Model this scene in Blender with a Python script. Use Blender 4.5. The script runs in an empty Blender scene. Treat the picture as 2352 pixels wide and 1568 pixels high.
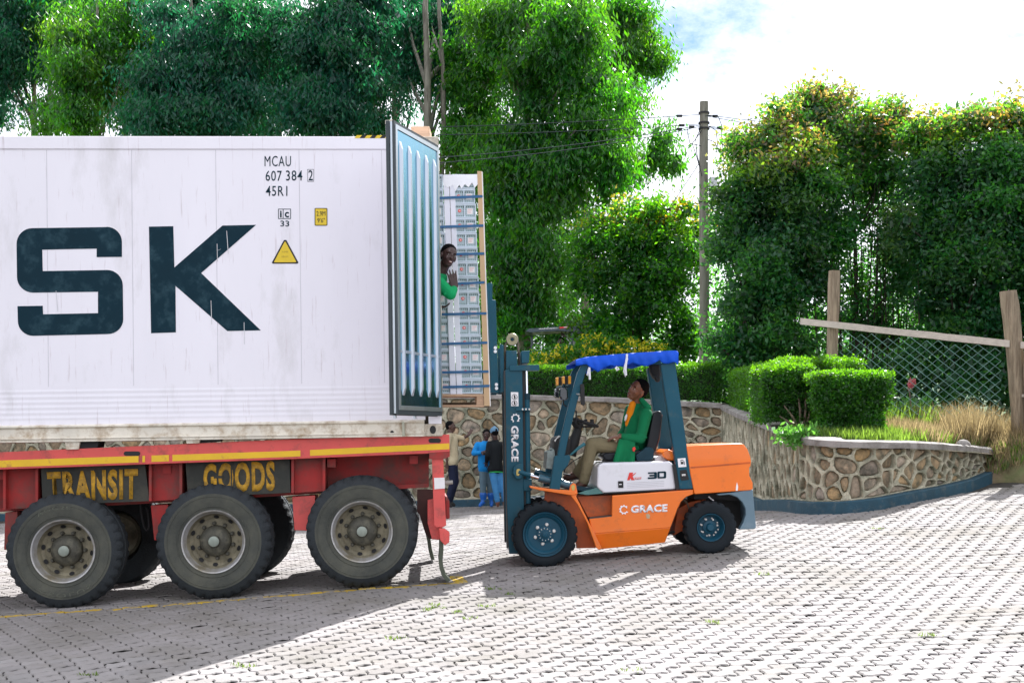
import bpy, bmesh, math, random
import numpy as np
from mathutils import Vector, Matrix, noise
from mathutils.geometry import tessellate_polygon
R = random.Random(7)
NR = np.random.default_rng(11)
S = bpy.context.scene
COL = S.collection
F, CX, HY, CZ = 2873.0, 1176.0, 950.0, 2.0        # focal length and horizon measured on a 2352 px wide copy of the photograph

# ---------------------------------------------------------------- camera
cam = bpy.data.cameras.new('camera'); cam_o = bpy.data.objects.new('camera', cam); COL.objects.link(cam_o)
cam_o.location = (0, 0, CZ); cam_o.rotation_euler = (math.radians(90), 0, 0)
cam.sensor_width = 36; cam.lens = 36 * F / 2352; cam.shift_y = (HY - 784) / 2352
cam.clip_start = .1; cam.clip_end = 3000
S.camera = cam_o
# ---------------------------------------------------------------- sky, sun, exposure
SUN = Vector((.41, .87, 1)).normalized()
ELEV = math.asin(SUN.z); AZ = math.atan2(SUN.x, SUN.y)
W = bpy.data.worlds.new('World'); S.world = W; W.use_nodes = True
nt = W.node_tree; nt.nodes.clear()
def wn(t, **k):
    n = nt.nodes.new(t)
    for a, b in k.items(): setattr(n, a, b)
    return n
sky = wn('ShaderNodeTexSky', sky_type='NISHITA', sun_disc=False, sun_elevation=ELEV, sun_rotation=AZ, altitude=1200, air_density=1.0, dust_density=.8, ozone_density=1.6)
tc = wn('ShaderNodeTexCoord')
mp = wn('ShaderNodeMapping'); mp.inputs['Scale'].default_value = (1, 1, 1.7); mp.inputs['Location'].default_value = (3.1, 0.4, 0.55); mp.inputs['Rotation'].default_value = (0, 0, math.radians(-10.5))
nz = wn('ShaderNodeTexNoise'); nz.inputs['Scale'].default_value = 2.3; nz.inputs['Detail'].default_value = 9; nz.inputs['Roughness'].default_value = .66
cr = wn('ShaderNodeValToRGB'); cr.color_ramp.elements[0].position = .32; cr.color_ramp.elements[1].position = .45
nz2 = wn('ShaderNodeTexNoise'); nz2.inputs['Scale'].default_value = 4; nz2.inputs['Detail'].default_value = 6
cc = wn('ShaderNodeMixRGB'); cc.inputs[1].default_value = (5.4, 5.6, 6.3, 1); cc.inputs[2].default_value = (8.0, 8.1, 8.6, 1)
mx = wn('ShaderNodeMixRGB')
bg = wn('ShaderNodeBackground'); bg.inputs['Strength'].default_value = .1
out = wn('ShaderNodeOutputWorld')
L = nt.links.new
L(tc.outputs['Generated'], mp.inputs[0]); L(mp.outputs[0], nz.inputs['Vector']); L(mp.outputs[0], nz2.inputs['Vector'])
L(nz.outputs['Fac'], cr.inputs[0]); L(nz2.outputs['Fac'], cc.inputs[0])
hs = wn('ShaderNodeHueSaturation'); hs.inputs['Saturation'].default_value = 1.15; hs.inputs['Value'].default_value = .66
L(sky.outputs[0], hs.inputs['Color']); L(cr.outputs[0], mx.inputs[0]); L(hs.outputs[0], mx.inputs[1]); L(cc.outputs[0], mx.inputs[2])
L(mx.outputs[0], bg.inputs[0]); L(bg.outputs[0], out.inputs[0])
sl = bpy.data.lights.new('sun', 'SUN'); sl.energy = 5.0; sl.angle = math.radians(.53); sl.color = (1, .985, .98)
so = bpy.data.objects.new('sun', sl); COL.objects.link(so); so.rotation_euler = (-SUN).to_track_quat('-Z', 'Y').to_euler(); so.location = (10, 20, 30)
S.view_settings.view_transform = 'Standard'; S.view_settings.look = 'None'; S.view_settings.gamma = 1
S.view_settings.use_curve_mapping = False; S.view_settings.exposure = 1.30
S.cycles.max_bounces = 8; S.cycles.transparent_max_bounces = 8

# ---------------------------------------------------------------- helpers
def P(x, y, Y): return Vector(((x - CX) / F * Y, Y, CZ + (HY - y) / F * Y))
def frame(o, yaw=0, lean=0, pitch=0):
    return Matrix.Translation(o) @ Matrix.Rotation(math.radians(yaw), 4, 'Z') @ Matrix.Rotation(math.radians(-pitch), 4, 'Y') @ Matrix.Rotation(math.radians(-lean), 4, 'X')
def un(M, x, y, w=0.0):
    Mi = M.inverted(); c = Mi @ Vector((0, 0, CZ)); d = Mi.to_3x3() @ Vector(((x - CX) / F, 1, (HY - y) / F))
    return c + d * ((w - c.y) / d.y)
def WP(M, x, y, w=0.0): return M @ un(M, x, y, w)

MATS = {}
def mat(name, col, rough=.6, metal=0, var=.15, scale=5, bump=0, bscale=60, dirt=None, dirt_amt=0, dscale=3, spec=.5, coat=0, hue2=None, stretch=(1, 1, 1), world=False, objrand=0, trans=0):
    if name in MATS: return MATS[name]
    m = bpy.data.materials.new(name); m.use_nodes = True; t = m.node_tree; b = t.nodes['Principled BSDF']
    b.inputs['Roughness'].default_value = rough; b.inputs['Metallic'].default_value = metal
    b.inputs['Specular IOR Level'].default_value = spec; b.inputs['Coat Weight'].default_value = coat
    N = t.nodes.new; K = t.links.new
    if world: src = N('ShaderNodeNewGeometry').outputs['Position']
    else: src = N('ShaderNodeTexCoord').outputs['Object']
    mpp = N('ShaderNodeMapping'); mpp.inputs['Scale'].default_value = stretch; K(src, mpp.inputs[0]); v = mpp.outputs[0]
    n = N('ShaderNodeTexNoise'); n.inputs['Scale'].default_value = scale; n.inputs['Detail'].default_value = 6; n.inputs['Roughness'].default_value = .6; K(v, n.inputs['Vector'])
    c2 = hue2 or tuple(min(1, c * (1 + var)) for c in col)
    c1 = tuple(c * (1 - var) for c in col)
    r = N('ShaderNodeValToRGB'); r.color_ramp.elements[0].position = .3; r.color_ramp.elements[1].position = .7
    r.color_ramp.elements[0].color = (*c1, 1); r.color_ramp.elements[1].color = (*c2, 1); K(n.outputs['Fac'], r.inputs[0]); cur = r.outputs[0]
    if dirt:
        n3 = N('ShaderNodeTexNoise'); n3.inputs['Scale'].default_value = dscale; n3.inputs['Detail'].default_value = 9; n3.inputs['Roughness'].default_value = .7; K(v, n3.inputs['Vector'])
        r3 = N('ShaderNodeValToRGB'); r3.color_ramp.elements[0].position = .62 - dirt_amt * .5; r3.color_ramp.elements[1].position = .8 - dirt_amt * .3; K(n3.outputs['Fac'], r3.inputs[0])
        x = N('ShaderNodeMixRGB'); K(r3.outputs[0], x.inputs[0]); K(cur, x.inputs[1]); x.inputs[2].default_value = (*dirt, 1); cur = x.outputs[0]
    if objrand:
        oi = N('ShaderNodeObjectInfo'); h = N('ShaderNodeHueSaturation')
        mr = N('ShaderNodeMapRange'); mr.inputs[3].default_value = 1 - objrand; mr.inputs[4].default_value = 1 + objrand
        K(oi.outputs['Random'], mr.inputs[0]); K(mr.outputs[0], h.inputs['Value']); K(cur, h.inputs['Color'])
        w2 = N('ShaderNodeMath'); w2.operation = 'MULTIPLY'; w2.inputs[1].default_value = 7.31; K(oi.outputs['Random'], w2.inputs[0])
        fr = N('ShaderNodeMath'); fr.operation = 'FRACT'; K(w2.outputs[0], fr.inputs[0])
        m2 = N('ShaderNodeMapRange'); m2.inputs[3].default_value = 1 - objrand * 1.6; m2.inputs[4].default_value = 1 + objrand * .8; K(fr.outputs[0], m2.inputs[0]); K(m2.outputs[0], h.inputs['Saturation'])
        cur = h.outputs[0]
    K(cur, b.inputs['Base Color'])
    rr = N('ShaderNodeMapRange'); rr.inputs[3].default_value = max(.03, rough - .1); rr.inputs[4].default_value = min(1, rough + .12); K(n.outputs['Fac'], rr.inputs[0]); K(rr.outputs[0], b.inputs['Roughness'])
    if bump:
        n2 = N('ShaderNodeTexNoise'); n2.inputs['Scale'].default_value = bscale; n2.inputs['Detail'].default_value = 5; K(v, n2.inputs['Vector'])
        bp = N('ShaderNodeBump'); bp.inputs['Strength'].default_value = bump; bp.inputs['Distance'].default_value = .02; K(n2.outputs['Fac'], bp.inputs['Height']); K(bp.outputs[0], b.inputs['Normal'])
    MATS[name] = m; return m

def tag(o, label=None, cat=None, group=None, kind=None):
    if label: o['label'] = label
    if cat: o['category'] = cat
    if group: o['group'] = group
    if kind: o['kind'] = kind
    return o
def thing(name, label, cat, M=None, group=None):
    o = bpy.data.objects.new(name, None); COL.objects.link(o); o.empty_display_size = .2
    if M is not None: o.matrix_world = M
    return tag(o, label, cat, group)
def link(name, me, parent=None, m=None, smooth=None, bevel=0, bseg=2, label=None):
    o = bpy.data.objects.new(name, me); COL.objects.link(o)
    if m is not None:
        for q in (m if isinstance(m, (list, tuple)) else [m]): me.materials.append(q)
    if smooth is not None:
        me.polygons.foreach_set('use_smooth', [True] * len(me.polygons)); me.set_sharp_from_angle(angle=math.radians(smooth))
    if bevel:
        b = o.modifiers.new('b', 'BEVEL'); b.width = bevel; b.segments = bseg; b.limit_method = 'ANGLE'; b.angle_limit = math.radians(35)
    if parent is not None: o.parent = parent
    if label: o['label'] = label
    return o

class B:
    def __init__(s): s.v = []; s.f = []; s.mi = []
    def add(s, vs, fs, mi=0):
        k = len(s.v); s.v += [tuple(q) for q in vs]; s.f += [tuple(i + k for i in f) for f in fs]; s.mi += [mi] * len(fs); return s
    def box(s, c, d, rot=None, mi=0):
        vs = []
        for x in (-.5, .5):
            for y in (-.5, .5):
                for z in (-.5, .5):
                    q = Vector((x * d[0], y * d[1], z * d[2]))
                    if rot is not None: q = rot @ q
                    vs.append(Vector(c) + q)
        return s.add(vs, [(0, 1, 3, 2), (4, 6, 7, 5), (0, 4, 5, 1), (2, 3, 7, 6), (0, 2, 6, 4), (1, 5, 7, 3)], mi)
    def span(s, a, b, mi=0):
        return s.box([(a[i] + b[i]) / 2 for i in range(3)], [abs(b[i] - a[i]) for i in range(3)], mi=mi)
    def prism(s, pts, w0, w1, mi=0):      # pts: list of (u,z)
        n = len(pts)
        ar = sum(pts[i][0] * pts[(i + 1) % n][1] - pts[(i + 1) % n][0] * pts[i][1] for i in range(n))
        if ar < 0: pts = pts[::-1]
        tri = tessellate_polygon([[Vector((p[0], p[1], 0)) for p in pts]])
        vs = [(p[0], w0, p[1]) for p in pts] + [(p[0], w1, p[1]) for p in pts]
        fs = []
        for t in tri:
            a, b, c = [pts[i] for i in t]
            if (b[0] - a[0]) * (c[1] - a[1]) - (b[1] - a[1]) * (c[0] - a[0]) < 0: t = t[::-1]
            fs.append(tuple(t)); fs.append(tuple(i + n for i in t[::-1]))
        fs += [(i, i + n, (i + 1) % n + n, (i + 1) % n) for i in range(n)]
        return s.add(vs, fs, mi)
    def tube(s, pts, r, n=8, mi=0, cap=True, flat=1.0):
        pts = [Vector(p) for p in pts]; rr = r if isinstance(r, (list, tuple)) else [r] * len(pts)
        base = len(s.v); up = None
        for i, p in enumerate(pts):
            d = (pts[min(i + 1, len(pts) - 1)] - pts[max(i - 1, 0)]).normalized()
            if up is None:
                a = Vector((0, 0, 1)) if abs(d.z) < .9 else Vector((1, 0, 0)); up = d.cross(a).normalized()
            else:
                up = (up - d * up.dot(d)).normalized()
            si = d.cross(up)
            for k in range(n):
                t = 2 * math.pi * k / n
                s.v.append(tuple(p + (up * math.cos(t) + si * math.sin(t) * flat) * rr[i]))
        for i in range(len(pts) - 1):
            for k in range(n):
                a = base + i * n + k; b = base + i * n + (k + 1) % n
                s.f.append((a, b, b + n, a + n)); s.mi.append(mi)
        if cap:
            s.f.append(tuple(base + k for k in range(n))[::-1]); s.mi.append(mi)
            s.f.append(tuple(base + (len(pts) - 1) * n + k for k in range(n))); s.mi.append(mi)
        return s
    def lathe(s, prof, c=(0, 0, 0), n=32, mi=0, rmod=None, cap='e'):   # prof: (r, y) revolved about local y
        base = len(s.v)
        for j, (r, y) in enumerate(prof):
            for k in range(n):
                t = 2 * math.pi * k / n; q = r + (rmod(j, k) if rmod else 0)
                s.v.append((c[0] + q * math.cos(t), c[1] + y, c[2] + q * math.sin(t)))
        for j in range(len(prof) - 1):
            for k in range(n):
                a = base + j * n + k; b = base + j * n + (k + 1) % n
                s.f.append((a, b, b + n, a + n)); s.mi.append(mi)
        for j, rev in ((0, True), (len(prof) - 1, False)):
            if (rev and 's' in cap) or (not rev and 'e' in cap):
                fc = tuple(base + j * n + k for k in range(n)); s.f.append(fc[::-1] if rev else fc); s.mi.append(mi)
        return s
    def ell(s, c, r, rot=None, n=12, m=8, mi=0):
        vs = []; fs = []
        for j in range(m + 1):
            ph = math.pi * j / m
            for k in range(n):
                t = 2 * math.pi * k / n
                q = Vector((math.sin(ph) * math.cos(t) * r[0], math.sin(ph) * math.sin(t) * r[1], math.cos(ph) * r[2]))
                if rot is not None: q = rot @ q
                vs.append(Vector(c) + q)
        for j in range(m):
            for k in range(n): fs.append((j * n + k, (j + 1) * n + k, (j + 1) * n + (k + 1) % n, j * n + (k + 1) % n))
        return s.add(vs, fs, mi)
    def mesh(s, name='m', fix=False):
        me = bpy.data.meshes.new(name); me.from_pydata(s.v, [], s.f); me.polygons.foreach_set('material_index', s.mi); me.update()
        if fix:
            bm = bmesh.new(); bm.from_mesh(me); bmesh.ops.remove_doubles(bm, verts=bm.verts, dist=1e-5); bmesh.ops.recalc_face_normals(bm, faces=bm.faces); bm.to_mesh(me); bm.free()
        return me
    def obj(s, name, m, parent=None, smooth=None, bevel=0, bseg=2, label=None, fix=False):
        return link(name, s.mesh(name, fix), parent, m, smooth, bevel, bseg, label)

def poly(name, M, px, w0, w1, m, parent, bevel=0, bseg=2, smooth=None, conv=None, label=None, ref=None):
    pts = []
    for x, y in px:
        if conv: x, y = conv(x, y)
        q = un(M, x, y, w0 if ref is None else ref); pts.append((q.x, q.z))
    return B().prism(pts, w0, w1).obj(name, m, parent, bevel=bevel, bseg=bseg, smooth=smooth, label=label)

_fonts = {}
def text_mesh(body, offset=0.0, spacing=1.0):
    c = bpy.data.curves.new('t', 'FONT'); c.body = body; c.size = 1; c.offset = offset; c.space_character = spacing; c.resolution_u = 3
    o = bpy.data.objects.new('t', c); COL.objects.link(o)
    dg = bpy.context.evaluated_depsgraph_get(); me = bpy.data.meshes.new_from_object(o.evaluated_get(dg))
    bpy.data.objects.remove(o); bpy.data.curves.remove(c); return me
def text(name, body, M, quad, w, m, parent, offset=0.0, spacing=1.0, conv=None, label=None, th=.003, extra=None):
    # quad: TL, TR, BR, BL pixels of the written line
    me = text_mesh(body, offset, spacing)
    co = np.empty(len(me.vertices) * 3); me.vertices.foreach_get('co', co); co = co.reshape(-1, 3)
    lo, hi = co.min(0), co.max(0); q = [un(M, *(conv(*p) if conv else p), w) for p in quad]
    bm = bmesh.new(); bm.from_mesh(me)
    for v in bm.verts:
        a = (v.co.x - lo[0]) / (hi[0] - lo[0]); b = (v.co.y - lo[1]) / (hi[1] - lo[1])
        if extra: a, b = extra(a, b)
        t = q[0].lerp(q[1], a); bo = q[3].lerp(q[2], a); v.co = bo.lerp(t, b)
    r = bmesh.ops.extrude_face_region(bm, geom=bm.faces[:])
    for v in [g for g in r['geom'] if isinstance(g, bmesh.types.BMVert)]: v.co.y += th
    bmesh.ops.recalc_face_normals(bm, faces=bm.faces)
    bm.to_mesh(me); bm.free()
    return link(name, me, parent, m, label=label)

def copy_tree(o, parent=None):
    c = o.copy(); COL.objects.link(c)
    if parent is not None: c.parent = parent
    for ch in KIDS(o): copy_tree(ch, c)
    return c
def KIDS(o): return [x for x in list(COL.objects) if x.parent == o]

# ---------------------------------------------------------------- leaves
def leaf_mat(name, base, trans, rough=.35):
    m = bpy.data.materials.new(name); m.use_nodes = True; t = m.node_tree; t.nodes.clear(); N = t.nodes.new; K = t.links.new
    at = N('ShaderNodeAttribute'); at.attribute_name = 'tint'
    a = N('ShaderNodeMixRGB'); a.blend_type = 'MULTIPLY'; a.inputs[0].default_value = 1; a.inputs[1].default_value = (*base, 1); K(at.outputs['Color'], a.inputs[2])
    b = N('ShaderNodeMixRGB'); b.blend_type = 'MULTIPLY'; b.inputs[0].default_value = 1; b.inputs[1].default_value = (*trans, 1); K(at.outputs['Color'], b.inputs[2])
    p = N('ShaderNodeBsdfPrincipled'); p.inputs['Roughness'].default_value = rough; K(a.outputs[0], p.inputs['Base Color'])
    tr = N('ShaderNodeBsdfTranslucent'); K(b.outputs[0], tr.inputs['Color'])
    mi = N('ShaderNodeMixShader'); mi.inputs[0].default_value = .45; K(p.outputs[0], mi.inputs[1]); K(tr.outputs[0], mi.inputs[2])
    o = N('ShaderNodeOutputMaterial'); K(mi.outputs[0], o.inputs[0]); return m
def leaf_arrays(cent, per, spread, length, width, droop=.3, tints=None, tvar=.25, up=0.0):
    n = len(cent) * per
    c = np.repeat(cent, per, 0)
    off = NR.normal(size=(n, 3)) * np.array(spread) * .5
    p = c + off
    d = NR.normal(size=(n, 3)); d /= np.linalg.norm(d, axis=1)[:, None]
    d[:, 2] -= droop * 2; d[:, 2] += up * 2; d /= np.linalg.norm(d, axis=1)[:, None]
    s = np.cross(d, NR.normal(size=(n, 3))); s /= np.linalg.norm(s, axis=1)[:, None] + 1e-9
    l = length * NR.uniform(.6, 1.3, n)[:, None]; w = width * NR.uniform(.7, 1.3, n)[:, None]
    nn = np.cross(d, s)
    v = np.empty((n, 4, 3)); v[:, 0] = p; v[:, 1] = p + d * l * .45 + s * w / 2 + nn * w * .12; v[:, 2] = p + d * l; v[:, 3] = p + d * l * .45 - s * w / 2 + nn * w * .12
    t = np.ones((len(cent), 3)) if tints is None else np.asarray(tints)
    t = np.repeat(t, per, 0) * NR.uniform(1 - tvar, 1 + tvar, (n, 1))
    return v, t
def leaf_obj(name, parts, m, parent=None, kind=None):
    v = np.concatenate([a for a, b in parts]); t = np.concatenate([b for a, b in parts]); n = len(v)
    me = bpy.data.meshes.new(name); me.vertices.add(n * 4); me.vertices.foreach_set('co', v.reshape(-1))
    me.loops.add(n * 4); me.loops.foreach_set('vertex_index', np.arange(n * 4, dtype=np.int32))
    me.polygons.add(n); me.polygons.foreach_set('loop_start', np.arange(0, n * 4, 4, dtype=np.int32))
    me.update(calc_edges=True)
    ca = me.color_attributes.new('tint', 'FLOAT_COLOR', 'POINT')
    c = np.ones((n, 4, 4), dtype=np.float32); c[:, :, :3] = t[:, None, :]; ca.data.foreach_set('color', c.reshape(-1))
    o = link(name, me, parent, m)
    if kind: o['kind'] = kind
    return o
def blob_centres(cx, cy, rx, ry, Y, rd, n, shell=.55, top_bias=0):
    c = P(cx, cy, Y); sx = rx / F * Y; sz = ry / F * Y
    d = NR.normal(size=(n, 3)); d /= np.linalg.norm(d, axis=1)[:, None]
    r = NR.uniform(shell ** 3, 1, n) ** (1 / 3)
    k = np.array([noise.noise(Vector(q) * 2.1 + Vector((cx, cy, 0))) for q in d]) * .75 + 1
    return np.array(c) + d * (r * k)[:, None] * np.array((sx, rd, sz)), d
# ================================================================ GROUND
def rbf_fit(pts):
    p = np.array(pts); n = len(p); A = np.zeros((n + 3, n + 3)); d = np.linalg.norm(p[:, None, :2] - p[None, :, :2], axis=2)
    A[:n, :n] = np.where(d > 0, d * d * np.log(d + 1e-12), 0) + np.eye(n) * .6; A[:n, n] = 1; A[:n, n + 1:] = p[:, :2]; A[n, :n] = 1; A[n + 1:, :n] = p[:, :2].T
    w = np.linalg.solve(A, np.concatenate([p[:, 2], [0, 0, 0]])); return p, w
GC = [(148, 1398, 11.75), (490, 1377, 11.9), (832, 1350, 12.05), (1253, 1301, 13.1), (1634, 1271, 13.15), (1590, 1249, 14.2),
      (640, 1172, 27.6), (1130, 1160, 27), (1735, 1172, 20), (1880, 1181, 16.2), (2000, 1169, 16.2), (2100, 1147, 16.7), (2200, 1131, 17.6), (2290, 1088, 18.9), (2352, 1122, 17.5)]
GP = [tuple(P(*g)) for g in GC] + [(-3.6, 8.6, .2), (0, 8.2, .28), (3.0, 7.8, .4), (6, 9, .62), (-10, 12, -.15), (0, 2, .2), (11, 17, 1.35), (-14, 27.6, -.5), (9.5, 12, .95), (2.5, 10.5, .38), (4.5, 13, .55), (-7, 20, -.15), (0, 20, .17)]
RP, RW = rbf_fit(GP)
def gz(x, y):
    x = np.clip(np.atleast_1d(np.asarray(x, float)), -13, 13); y = np.clip(np.atleast_1d(np.asarray(y, float)), 3, 29)
    d = np.hypot(x[:, None] - RP[None, :, 0], y[:, None] - RP[None, :, 1])
    k = np.where(d > 0, d * d * np.log(d + 1e-12), 0); n = len(RP)
    return k @ RW[:n] + RW[n] + RW[n + 1] * x + RW[n + 2] * y
def g1(x, y): return float(gz(x, y)[0])

xs = np.unique(np.concatenate([np.linspace(-70, -13, 12), np.arange(-13, 13.01, .5), np.linspace(13, 70, 12)]))
ys = np.unique(np.concatenate([np.linspace(-60, 3, 12), np.arange(3, 29.01, .5), [30, 32]]))
gx, gy = np.meshgrid(xs, ys); g = gz(gx.ravel(), gy.ravel()) - .020
m_soil = mat('joint_soil', (.04, .035, .027), .95, var=.4, scale=9, bump=.5, bscale=40, world=True)
me = bpy.data.meshes.new('ground'); nx = len(xs)
me.from_pydata([tuple(q) for q in np.stack([gx.ravel(), gy.ravel(), g], 1)], [], [(j * nx + i, j * nx + i + 1, (j + 1) * nx + i + 1, (j + 1) * nx + i) for j in range(len(ys) - 1) for i in range(nx - 1)])
ground = link('ground', me, None, m_soil, smooth=180); tag(ground, kind='structure')

# wave shaped concrete pavers
m_pav = mat('paver_concrete', (.246, .233, .222), .85, var=.12, scale=1.3, bump=.35, bscale=70, world=True, hue2=(.292, .272, .268), objrand=.10, spec=.25, dirt=(.178, .165, .145), dirt_amt=.34, dscale=1.1)
def paint_line(m):
    t = m.node_tree; N = t.nodes.new; K = t.links.new; b = t.nodes['Principled BSDF']; old = b.inputs['Base Color'].links[0].from_socket
    a = P(0, 1416, 11.3); c = P(1055, 1341, 12.0)
    # exact ground hits of two pixels on the painted line
    def hit(x, y):
        Y = 11.0
        for _ in range(30):
            q = P(x, y, Y); Y += (g1(q.x, q.y) - q.z) * -6; Y = max(6, min(20, Y))
        return P(x, y, Y)
    a = hit(0, 1416); c = hit(1050, 1338); d = (c - a); d.z = 0; Ln = d.length; d.normalize(); nrm = Vector((-d.y, d.x, 0))
    gp = N('ShaderNodeNewGeometry'); 
    def dot(v, off):
        x = N('ShaderNodeVectorMath'); x.operation = 'DOT_PRODUCT'; x.inputs[1].default_value = v; K(gp.outputs['Position'], x.inputs[0])
        y = N('ShaderNodeMath'); y.operation = 'SUBTRACT'; y.inputs[1].default_value = off; K(x.outputs['Value'], y.inputs[0]); return y.outputs[0]
    def rng(sock, lo, hi):
        mm = N('ShaderNodeMath'); mm.operation = 'COMPARE'; mm.inputs[1].default_value = (lo + hi) / 2; mm.inputs[2].default_value = (hi - lo) / 2; K(sock, mm.inputs[0]); return mm.outputs[0]
    across = dot(nrm, nrm.dot(a)); along = dot(d, d.dot(a))
    def mul(x, y):
        q = N('ShaderNodeMath'); q.operation = 'MULTIPLY'; K(x, q.inputs[0]); K(y, q.inputs[1]); return q.outputs[0]
    l1 = mul(rng(across, -.055, .055), rng(along, -8, Ln + .1)); l2 = mul(rng(across, .0, .62), rng(along, Ln - .02, Ln + .11))
    ad = N('ShaderNodeMath'); ad.operation = 'MAXIMUM'; K(l1, ad.inputs[0]); K(l2, ad.inputs[1])
    nz = N('ShaderNodeTexNoise'); nz.inputs['Scale'].default_value = 9; nz.inputs['Detail'].default_value = 8; K(gp.outputs['Position'], nz.inputs['Vector'])
    rr = N('ShaderNodeValToRGB'); rr.color_ramp.elements[0].position = .40; rr.color_ramp.elements[1].position = .55; K(nz.outputs['Fac'], rr.inputs[0])
    x = N('ShaderNodeMixRGB'); K(mul(ad.outputs[0], rr.outputs[0]), x.inputs[0]); K(old, x.inputs[1]); x.inputs[2].default_value = (.50, .33, .03, 1); K(x.outputs[0], b.inputs['Base Color'])
paint_line(m_pav)
PL, PW = .168, .152
def paver_outline():
    a = .024; b = .008; g = .0045
    pts = [(0, 0), (PL * .30, -a), (PL * .70, a), (PL, 0), (PL + b, PW * .30), (PL - b, PW * .70), (PL, PW), (PL * .70, PW + a), (PL * .30, PW - a), (0, PW), (-b, PW * .70), (b, PW * .30)]
    c = np.array(pts) - np.array((PL / 2, PW / 2)); return c
OUT = paver_outline(); NO = len(OUT)
PCX, PCY = 1.2, -8.0          # the rows follow wide arcs round the yard
cl, yl = [], []
for i in range(85, 245):
    Rr_ = i * PW; st_ = PL / Rr_; n0 = int(1.0 / st_)
    a = (np.arange(-n0, n0) + .5 * (i % 2)) * st_
    cl.append(np.stack([PCX + Rr_ * np.sin(a), PCY + Rr_ * np.cos(a)], 1)); yl.append(-a)
cen = np.concatenate(cl); yaw_a = np.concatenate(yl)
hw = 1240 / F
WALLX = lambda y: np.interp(y, [15, 16.3, 19, 25.6, 30], [30, 4.0, 4.1, 4.45, 4.45])
ok = (np.abs(cen[:, 0]) < hw * cen[:, 1] + .5) & (cen[:, 1] > 6.2) & (cen[:, 1] < 27.0 - .06 * cen[:, 0]) & (cen[:, 0] < WALLX(cen[:, 1]))
ok |= (cen[:, 0] >= 3.9) & (cen[:, 0] < hw * cen[:, 1] + .5) & (cen[:, 1] > 6.2) & (cen[:, 1] < np.interp(cen[:, 0], [3.9, 4.6, 5.2, 6.1, 7.3, 9], [16.1, 16.15, 16.5, 17.3, 17.9, 17.9]))
cen = cen[ok]; yaw_a = yaw_a[ok]
cz = gz(cen[:, 0], cen[:, 1]); e = .1
sx_ = (gz(cen[:, 0] + e, cen[:, 1]) - cz) / e; sy_ = (gz(cen[:, 0], cen[:, 1] + e) - cz) / e
k = len(cen); jit = NR.normal(0, .0026, k); tx = NR.normal(0, .016, k); ty = NR.normal(0, .018, k)
shr = np.array([.955, .90])
ring0 = OUT * np.array([(PL - .007) / PL, (PW - .007) / PW]); ring1 = OUT * np.array([(PL - .024) / PL, (PW - .026) / PW])
def paver_verts(i):
    vs = []; ca, sa = math.cos(yaw_a[i]), math.sin(yaw_a[i])
    for ring, dz in ((ring0, -.009), (ring1, 0)):
        for q in ring:
            w0, w1 = q[0] * ca - q[1] * sa, q[0] * sa + q[1] * ca
            vs.append((w0, w1, dz + w0 * (sx_[i] + tx[i]) + w1 * (sy_[i] + ty[i])))
    return vs
PF = [tuple(NO + q for q in range(NO))]
for q in range(NO):
    q2 = (q + 1) % NO; PF += [(q, q2, NO + q2, NO + q)]
size = 1.0 / cen[:, 1] ** 2
vis = (np.abs(cen[:, 0]) < hw * cen[:, 1] * .97)
py = HY - (cz - CZ) / cen[:, 1] * F
vis &= (py < 1562)
order = np.argsort(-np.where(vis, size, 0))
near = set(order[:300].tolist())
allv, allf = [], []
for i in range(k):
    o3 = np.array((cen[i, 0], cen[i, 1], cz[i] + jit[i]))
    if i in near:
        me = bpy.data.meshes.new('paver'); me.from_pydata(paver_verts(i), [], PF)
        o = link('paver', me, ground, m_pav); o.location = o3
    else:
        b0 = len(allv); allv += [(a + o3[0], b + o3[1], c + o3[2]) for a, b, c in paver_verts(i)]; allf += [tuple(q + b0 for q in f) for f in PF]
me = bpy.data.meshes.new('pavers'); me.from_pydata(allv, [], allf); o = link('paver_field', me, ground, m_pav); tag(o, kind='stuff')

# small grass tufts in the joints
m_grass = leaf_mat('joint_grass', (.10, .17, .03), (.25, .38, .05))
tl = []
for x, y in [(1135, 1352), (1165, 1366), (1000, 1390), (1010, 1395), (985, 1400), (1050, 1405), (910, 1465), (195, 1552), (2140, 1460), (1450, 1540), (1120, 1392), (1080, 1420), (640, 1270), (280, 1300), (1755, 1318), (2010, 1215), (1640, 1430), (560, 1530)]:
    Y = 12.0
    for _ in range(30):
        q = P(x, y, Y); Y += (g1(q.x, q.y) - q.z) * -6; Y = max(6, min(25, Y))
    q = P(x, y, Y); c = np.array([(q.x + NR.uniform(-.06, .06), q.y + NR.uniform(-.05, .05), g1(q.x, q.y) - .005) for _ in range(3)])
    tl.append(leaf_arrays(c, 9, (.04, .04, .005), .035, .008, droop=-.2, up=.5))
tag(leaf_obj('joint_grass', tl, m_grass), 'small green grass tufts growing between the pavers', 'grass', kind='stuff')

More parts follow.
